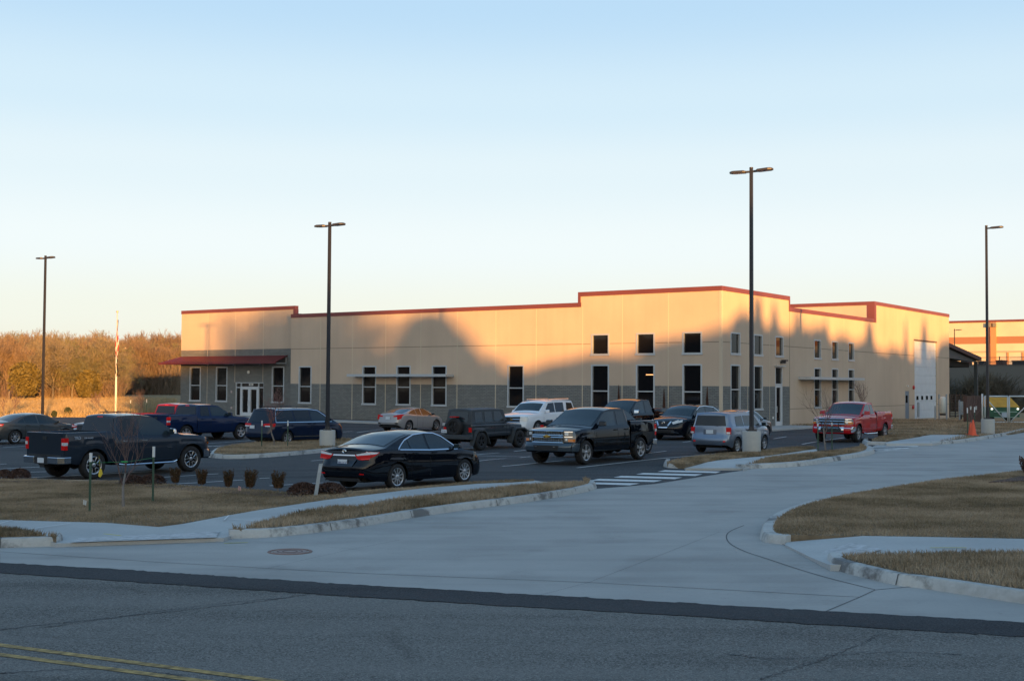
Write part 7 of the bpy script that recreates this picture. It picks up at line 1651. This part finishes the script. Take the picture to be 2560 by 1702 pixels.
for i,(px0,px1,py0,lb) in enumerate(((2389.5,2402,903,'brown crate on the yard above the wall, nearest the tan building'),(2431,2444,903,'dark crate on the yard above the wall, beside the carport column'),(2476,2493,901,'dark crate on the yard above the wall, right of the lamp post'),(2517,2560,902,'long dark skip on the yard above the wall, at the right edge'))):
    a0,zt2=onV(px0,py0); a1,_=onV(px1,py0); c_=V2((a0+a1)/2,3.5,zw_-.1); t=thing('storage_crate',lb,'crate',tuple(c_),0,'crates on the upper yard'); mb=MB(); mb.box(a0,a1,2.5,4.5,zw_+.0,zt2+.0,T=V2); mb.build('box',mat('crate_brown',(.10,.055,.045),.85,noise=(1,.3)) if i%2==0 else mat('crate_dark',(.04,.04,.045),.8),t); mb=MB(); mb.box(a0-.06,a1+.06,2.4,4.6,zt2+.002,zt2+.09,T=V2); mb.build('lid',M_PLAS,t)
def brush(name,a0,a1,b0,b1,h,n,m):
    segs=[]
    for _ in range(n):
        a_=random.uniform(a0,a1); bb=random.uniform(b0,b1); base=V2(a_,bb,-.2); hh=h*random.uniform(.4,1)*(.75+.25*math.sin(a_*.9))
        dr=Vector((random.gauss(0,.3),random.gauss(0,.3),1)).normalized(); e=base+dr*hh*.7; e2=e+(dr+Vector((random.gauss(0,.5),random.gauss(0,.5),0))).normalized()*hh*.3; segs+= [(base,e,.05,.035),(e,e2,.035,.015)]
        for _k in range(2): segs.append((e,e+Vector((random.gauss(0,.5),random.gauss(0,.5),random.uniform(.1,.7)))*hh*.35,.03,.012))
    return struct(segs_to_mesh(name,segs,m,None),'stuff')
M_BRUSH=mat('dark_brush',(.10,.085,.06),.95,noise=(.6,.4)); brush('brush',-30,4,-7,-1,5.2,9000,M_BRUSH); brush('brush',3,40,-8,-3,3.2,5000,M_BRUSH)
# carport at the rear of the building; fascia and steel colours darkened to carry its shade
s0,za=bH+.02,onR(2375,857)[1]; s1,zb2=onR(2452,893); ct=thing('carport','steel carport roof with a grey column at the rear corner of the tan building','carport',tuple(B(0,s0,0)))
TRb=lambda s,a_,z_:B(a_,s,z_)
mb=MB(); P=[(s0,za-.34),(s1,zb2-.34),(s1+.3,zb2-.30),(s1+.3,zb2+.0),(s0,za)]; mb.prism(P,.0,18,T=lambda s,z_,a_:B(a_,s,z_)); mb.build('roof',mat('shaded_red_fascia',(.05,.018,.02),.6),ct)
mb=MB(); mb.prism([(s0,za-.42),(s1,zb2-.42),(s1,zb2-.5),(s0,za-1.3)],.3,.5,T=lambda s,z_,a_:B(a_,s,z_)); mb.build('rafter',mat('shaded_steel',(.045,.06,.07),.6),ct)
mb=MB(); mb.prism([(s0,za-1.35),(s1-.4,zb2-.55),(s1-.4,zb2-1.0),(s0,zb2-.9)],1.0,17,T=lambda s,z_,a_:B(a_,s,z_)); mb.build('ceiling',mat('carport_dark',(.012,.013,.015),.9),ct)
for a_ in (.4,8.5,16.5): mb=MB(); mb.box(s1-.40,s1-.05,a_-.15,a_+.15,-.1,zb2-.4,T=lambda s,a__,z_:B(a__,s,z_)); mb.build('column',MATS['shaded_steel'],ct)
# ---- fence, gate, enclosure, tank
DG=88.0
def gp(px,py,D=DG): return P2(px,py,D)
zg=g(gp(2500,1058).x,DG)
def vpost(mb,px,y0,y1,D=DG,r=.05,m=0): a_=gp(px,y0,D); c_=gp(px,y1,D); mb.tube([(a_.x,a_.y,c_.z),(a_.x,a_.y,a_.z)],r,8)
gt=thing('gate','white tube framed double swing gate at the right edge','gate',tuple(gp(2520,1058)))
M_WT=mat('gate_white',(.52,.58,.60),.45,metal=.1)
for nm,x0,x1,dg in (('gate_leaf',2462,2519,((2464,994),(2514,1052))),('gate_leaf',2523,2592,((2586,994),(2528,1052)))):
    mb=MB(); 
    for y_ in (990.5,1055.5): a_,c_=gp(x0,y_),gp(x1,y_); mb.tube([a_,c_],.055,8)
    for x_ in (x0,x1): vpost(mb,x_,990,1056)
    mb.tube([gp(*dg[0]),gp(*dg[1])],.04,6); mb.build(nm,M_WT,gt,smooth=True)
for x_ in (2455.5,2598): mb=MB(); vpost(mb,x_,984,1060,r=.07); mb.build('gate_post',M_WT,gt,smooth=True)
en=thing('dumpster_enclosure','dark brown slatted metal enclosure door beside the white gate','enclosure',tuple(gp(2433,1059)))
M_BRD=mat('brown_metal',(.075,.045,.04),.6)
for x0,x1 in ((2417,2433.6),(2434.4,2451.5)): mb=MB(); a_,c_=gp(x0,1059,DG+.6),gp(x1,1059,DG+.6); zt2=gp(x0,989,DG+.6).z; mb.box(a_.x,c_.x,a_.y,a_.y+.08,a_.z,zt2); d_=mb.build('door_panel',M_BRD,en); PLOC[d_.name]=PLOC[en.name]; mb=MB(); cx=(c_.x-.25) if x0<2425 else (a_.x+.12); zh=gp(x0,1020,DG+.6).z; mb.box(cx,cx+.10,a_.y-.05,a_.y-.001,zh-.12,zh+.14); mb.build('latch',M_WT,d_)
mb=MB(); a_=gp(2417,1059,DG+.7); c_=gp(2451.5,1059,DG+.7); 
mb.box(a_.x-.06,a_.x-.005,a_.y,a_.y+.5,a_.z,zt2); mb.box(c_.x+.005,c_.x+.06,c_.y,c_.y+.5,a_.z,zt2); mb.build('side_panel',M_BRD,en)
fe=thing('slatted_fence','brown horizontal slat fence between the building and the enclosure','fence',tuple(gp(2395,1045,100)))
mb=MB(); a_,c_=gp(2374,1042,100),gp(2416,1042,100); zt2=gp(2390,985,100).z; n=10
for k in range(n): h_=(zt2-a_.z)/n; mb.box(a_.x,c_.x,a_.y,a_.y+.04,a_.z+k*h_+.06,a_.z+(k+1)*h_-.05)
mb.build('slat_panel',M_BRD,fe)
for x_ in (2374,2388,2402,2415): mb=MB(); vpost(mb,x_,984,1043,99.9,.05); mb.build('post',M_POLE,fe)
tk=thing('gas_tank','white upright gas tank beside the overhead door','tank',tuple(gp(2357,1038,99))); a_=gp(2357,1038,99); h_=gp(2357,991,99).z-a_.z
mb=MB(); mb.lathe([(.0,.12),(.22,.14),(.27,.22),(.27,h_-.2),(.2,h_-.05),(.06,h_),(0,h_)],18,a_); mb.build('tank_body',mat('tank_white',(.58,.60,.56),.4),tk,smooth=True); mb=MB(); mb.lathe([(.24,0),(.24,.13)],14,a_); mb.build('stand',M_POLE,tk)
for px,D,y0,lb in ((2338,97,1014,'thin grey pipe bollard just right of the overhead door'),(2366.5,97,985,'grey pipe bollard right of the gas tank'),(2399,96,1000,'grey pipe bollard in front of the slatted fence'),(2348,101,985,'grey pipe bollard left of the gas tank')):
    b_=gp(px,1043,D); b_.z=g(b_.x,b_.y)+.08; h_=gp(px,y0,D).z-b_.z; t=thing('bollard',lb,'bollard',tuple(b_),0,'pipe bollards by the yard'); mb=MB(); mb.lathe([(.06,-.05),(.06,h_-.03),(.03,h_),(0,h_)],10,b_); mb.build('post',MATS['bollard_grey'],t); mb=MB(); mb.lathe([(.10,0),(.09,.03),(.06,.032)],10,b_); mb.build('base_collar',M_BLOCK,t)
b_=gp(2404,1046,97); t=thing('meter_cabinet','grey utility cabinet in front of the slatted fence','cabinet',tuple(b_)); mb=MB(); mb.box(b_.x-.17,b_.x+.17,b_.y,b_.y+.25,b_.z+.3,b_.z+1.35); mb.build('cabinet_body',mat('cab_grey',(.30,.35,.38),.5),t); mb=MB(); mb.box(b_.x-.04,b_.x+.04,b_.y+.05,b_.y+.15,b_.z-.05,b_.z+.3); mb.build('stand',M_POLE,t)
# green / yellow machine behind the gate
D2=93; a_=gp(2476,1060,D2); c_=gp(2549,1060,D2); z0=g(a_.x,a_.y)+.05; zy0=gp(2500,1017.5,D2).z; zy1=gp(2500,993.5,D2).z
mc_=thing('utility_trailer','green trailer with a slanted yellow cover and two lamps behind the gate','trailer',((a_.x+c_.x)/2,D2+1.5,z0))
M_GRN=mat('deep_green',(.012,.085,.05),.5); M_YLW=mat('yellow_cover',(.50,.27,.02),.6,noise=(1.5,.2))
mb=MB(); mb.box(a_.x,c_.x,D2,D2+3.5,z0+.35,zy0); mb.build('trailer_body',M_GRN,mc_)
tx=(c_.x-a_.x)*.14; mb=MB(); mb.hexa([(a_.x-.02,D2-.05,zy0+.002),(c_.x+.02,D2-.05,zy0+.002),(c_.x+.02,D2+3.5,zy0+.002),(a_.x-.02,D2+3.5,zy0+.002),(a_.x+.02,D2+.9,zy1),(c_.x-tx,D2+.9,zy1),(c_.x-tx,D2+3.3,zy1),(a_.x+.02,D2+3.3,zy1)]); mb.build('slanted_cover',M_YLW,mc_)
for px in (2480,2545): k=gp(px,1022,D2-.1); mb=MB(); mb.lathe([(0,-.04),(.07,-.02),(.07,.05)],10,(k.x,k.y,k.z),'y'); mb.build('lamp',mat('lit_lamp',(.9,.9,.85),.3,emis=(1,.95,.85),es=.8),mc_)
k0=gp(2485,1028,D2-.02); k1=gp(2542,1042,D2-.02); mb=MB(); mb.box(k0.x,k1.x,D2-.05,D2-.002,k0.z-.07,k0.z); mb.box(k0.x,k1.x,D2-.05,D2-.002,k1.z-.06,k1.z); mb.build('bumper_rail',MATS['cap_grey'] if False else mat('pale_green',(.22,.36,.31),.5),mc_)
mb=MB(); kk0=gp(2504,1031,D2-.06); kk1=gp(2524,1043,D2-.06); mb.box(kk0.x,kk1.x,D2-.09,D2-.055,kk1.z,kk0.z); mb.build('sign_plate',mat('sign_pale',(.38,.46,.55),.5),mc_)
for sg in (a_.x+.4,c_.x-.4): 
    mb=MB(); mb.lathe([(.0,-.1),(.36,-.1),(.36,.12),(0,.12)],16,(sg,D2+1.2,z0+.36),'y'); mb.build('wheel',M_TYRE,mc_)
# more of the tree belt : right flank (seen only in reflections) and the tall part that shades the far yard
x=121.0
while x<185: belt(1,x,YB+random.uniform(-3,3),random.uniform(16.2,17.4),.8); x+=3.4
for k in range(30): belt(1,74+random.uniform(-3,3)+(k%3)*6,-34+k*3.6,random.uniform(7.6,9.2),1.15)
for k in range(34): belt(1,-(66+random.uniform(0,6)+(k%3)*5),-44+k*3.1,random.uniform(7.5,10),1.2)
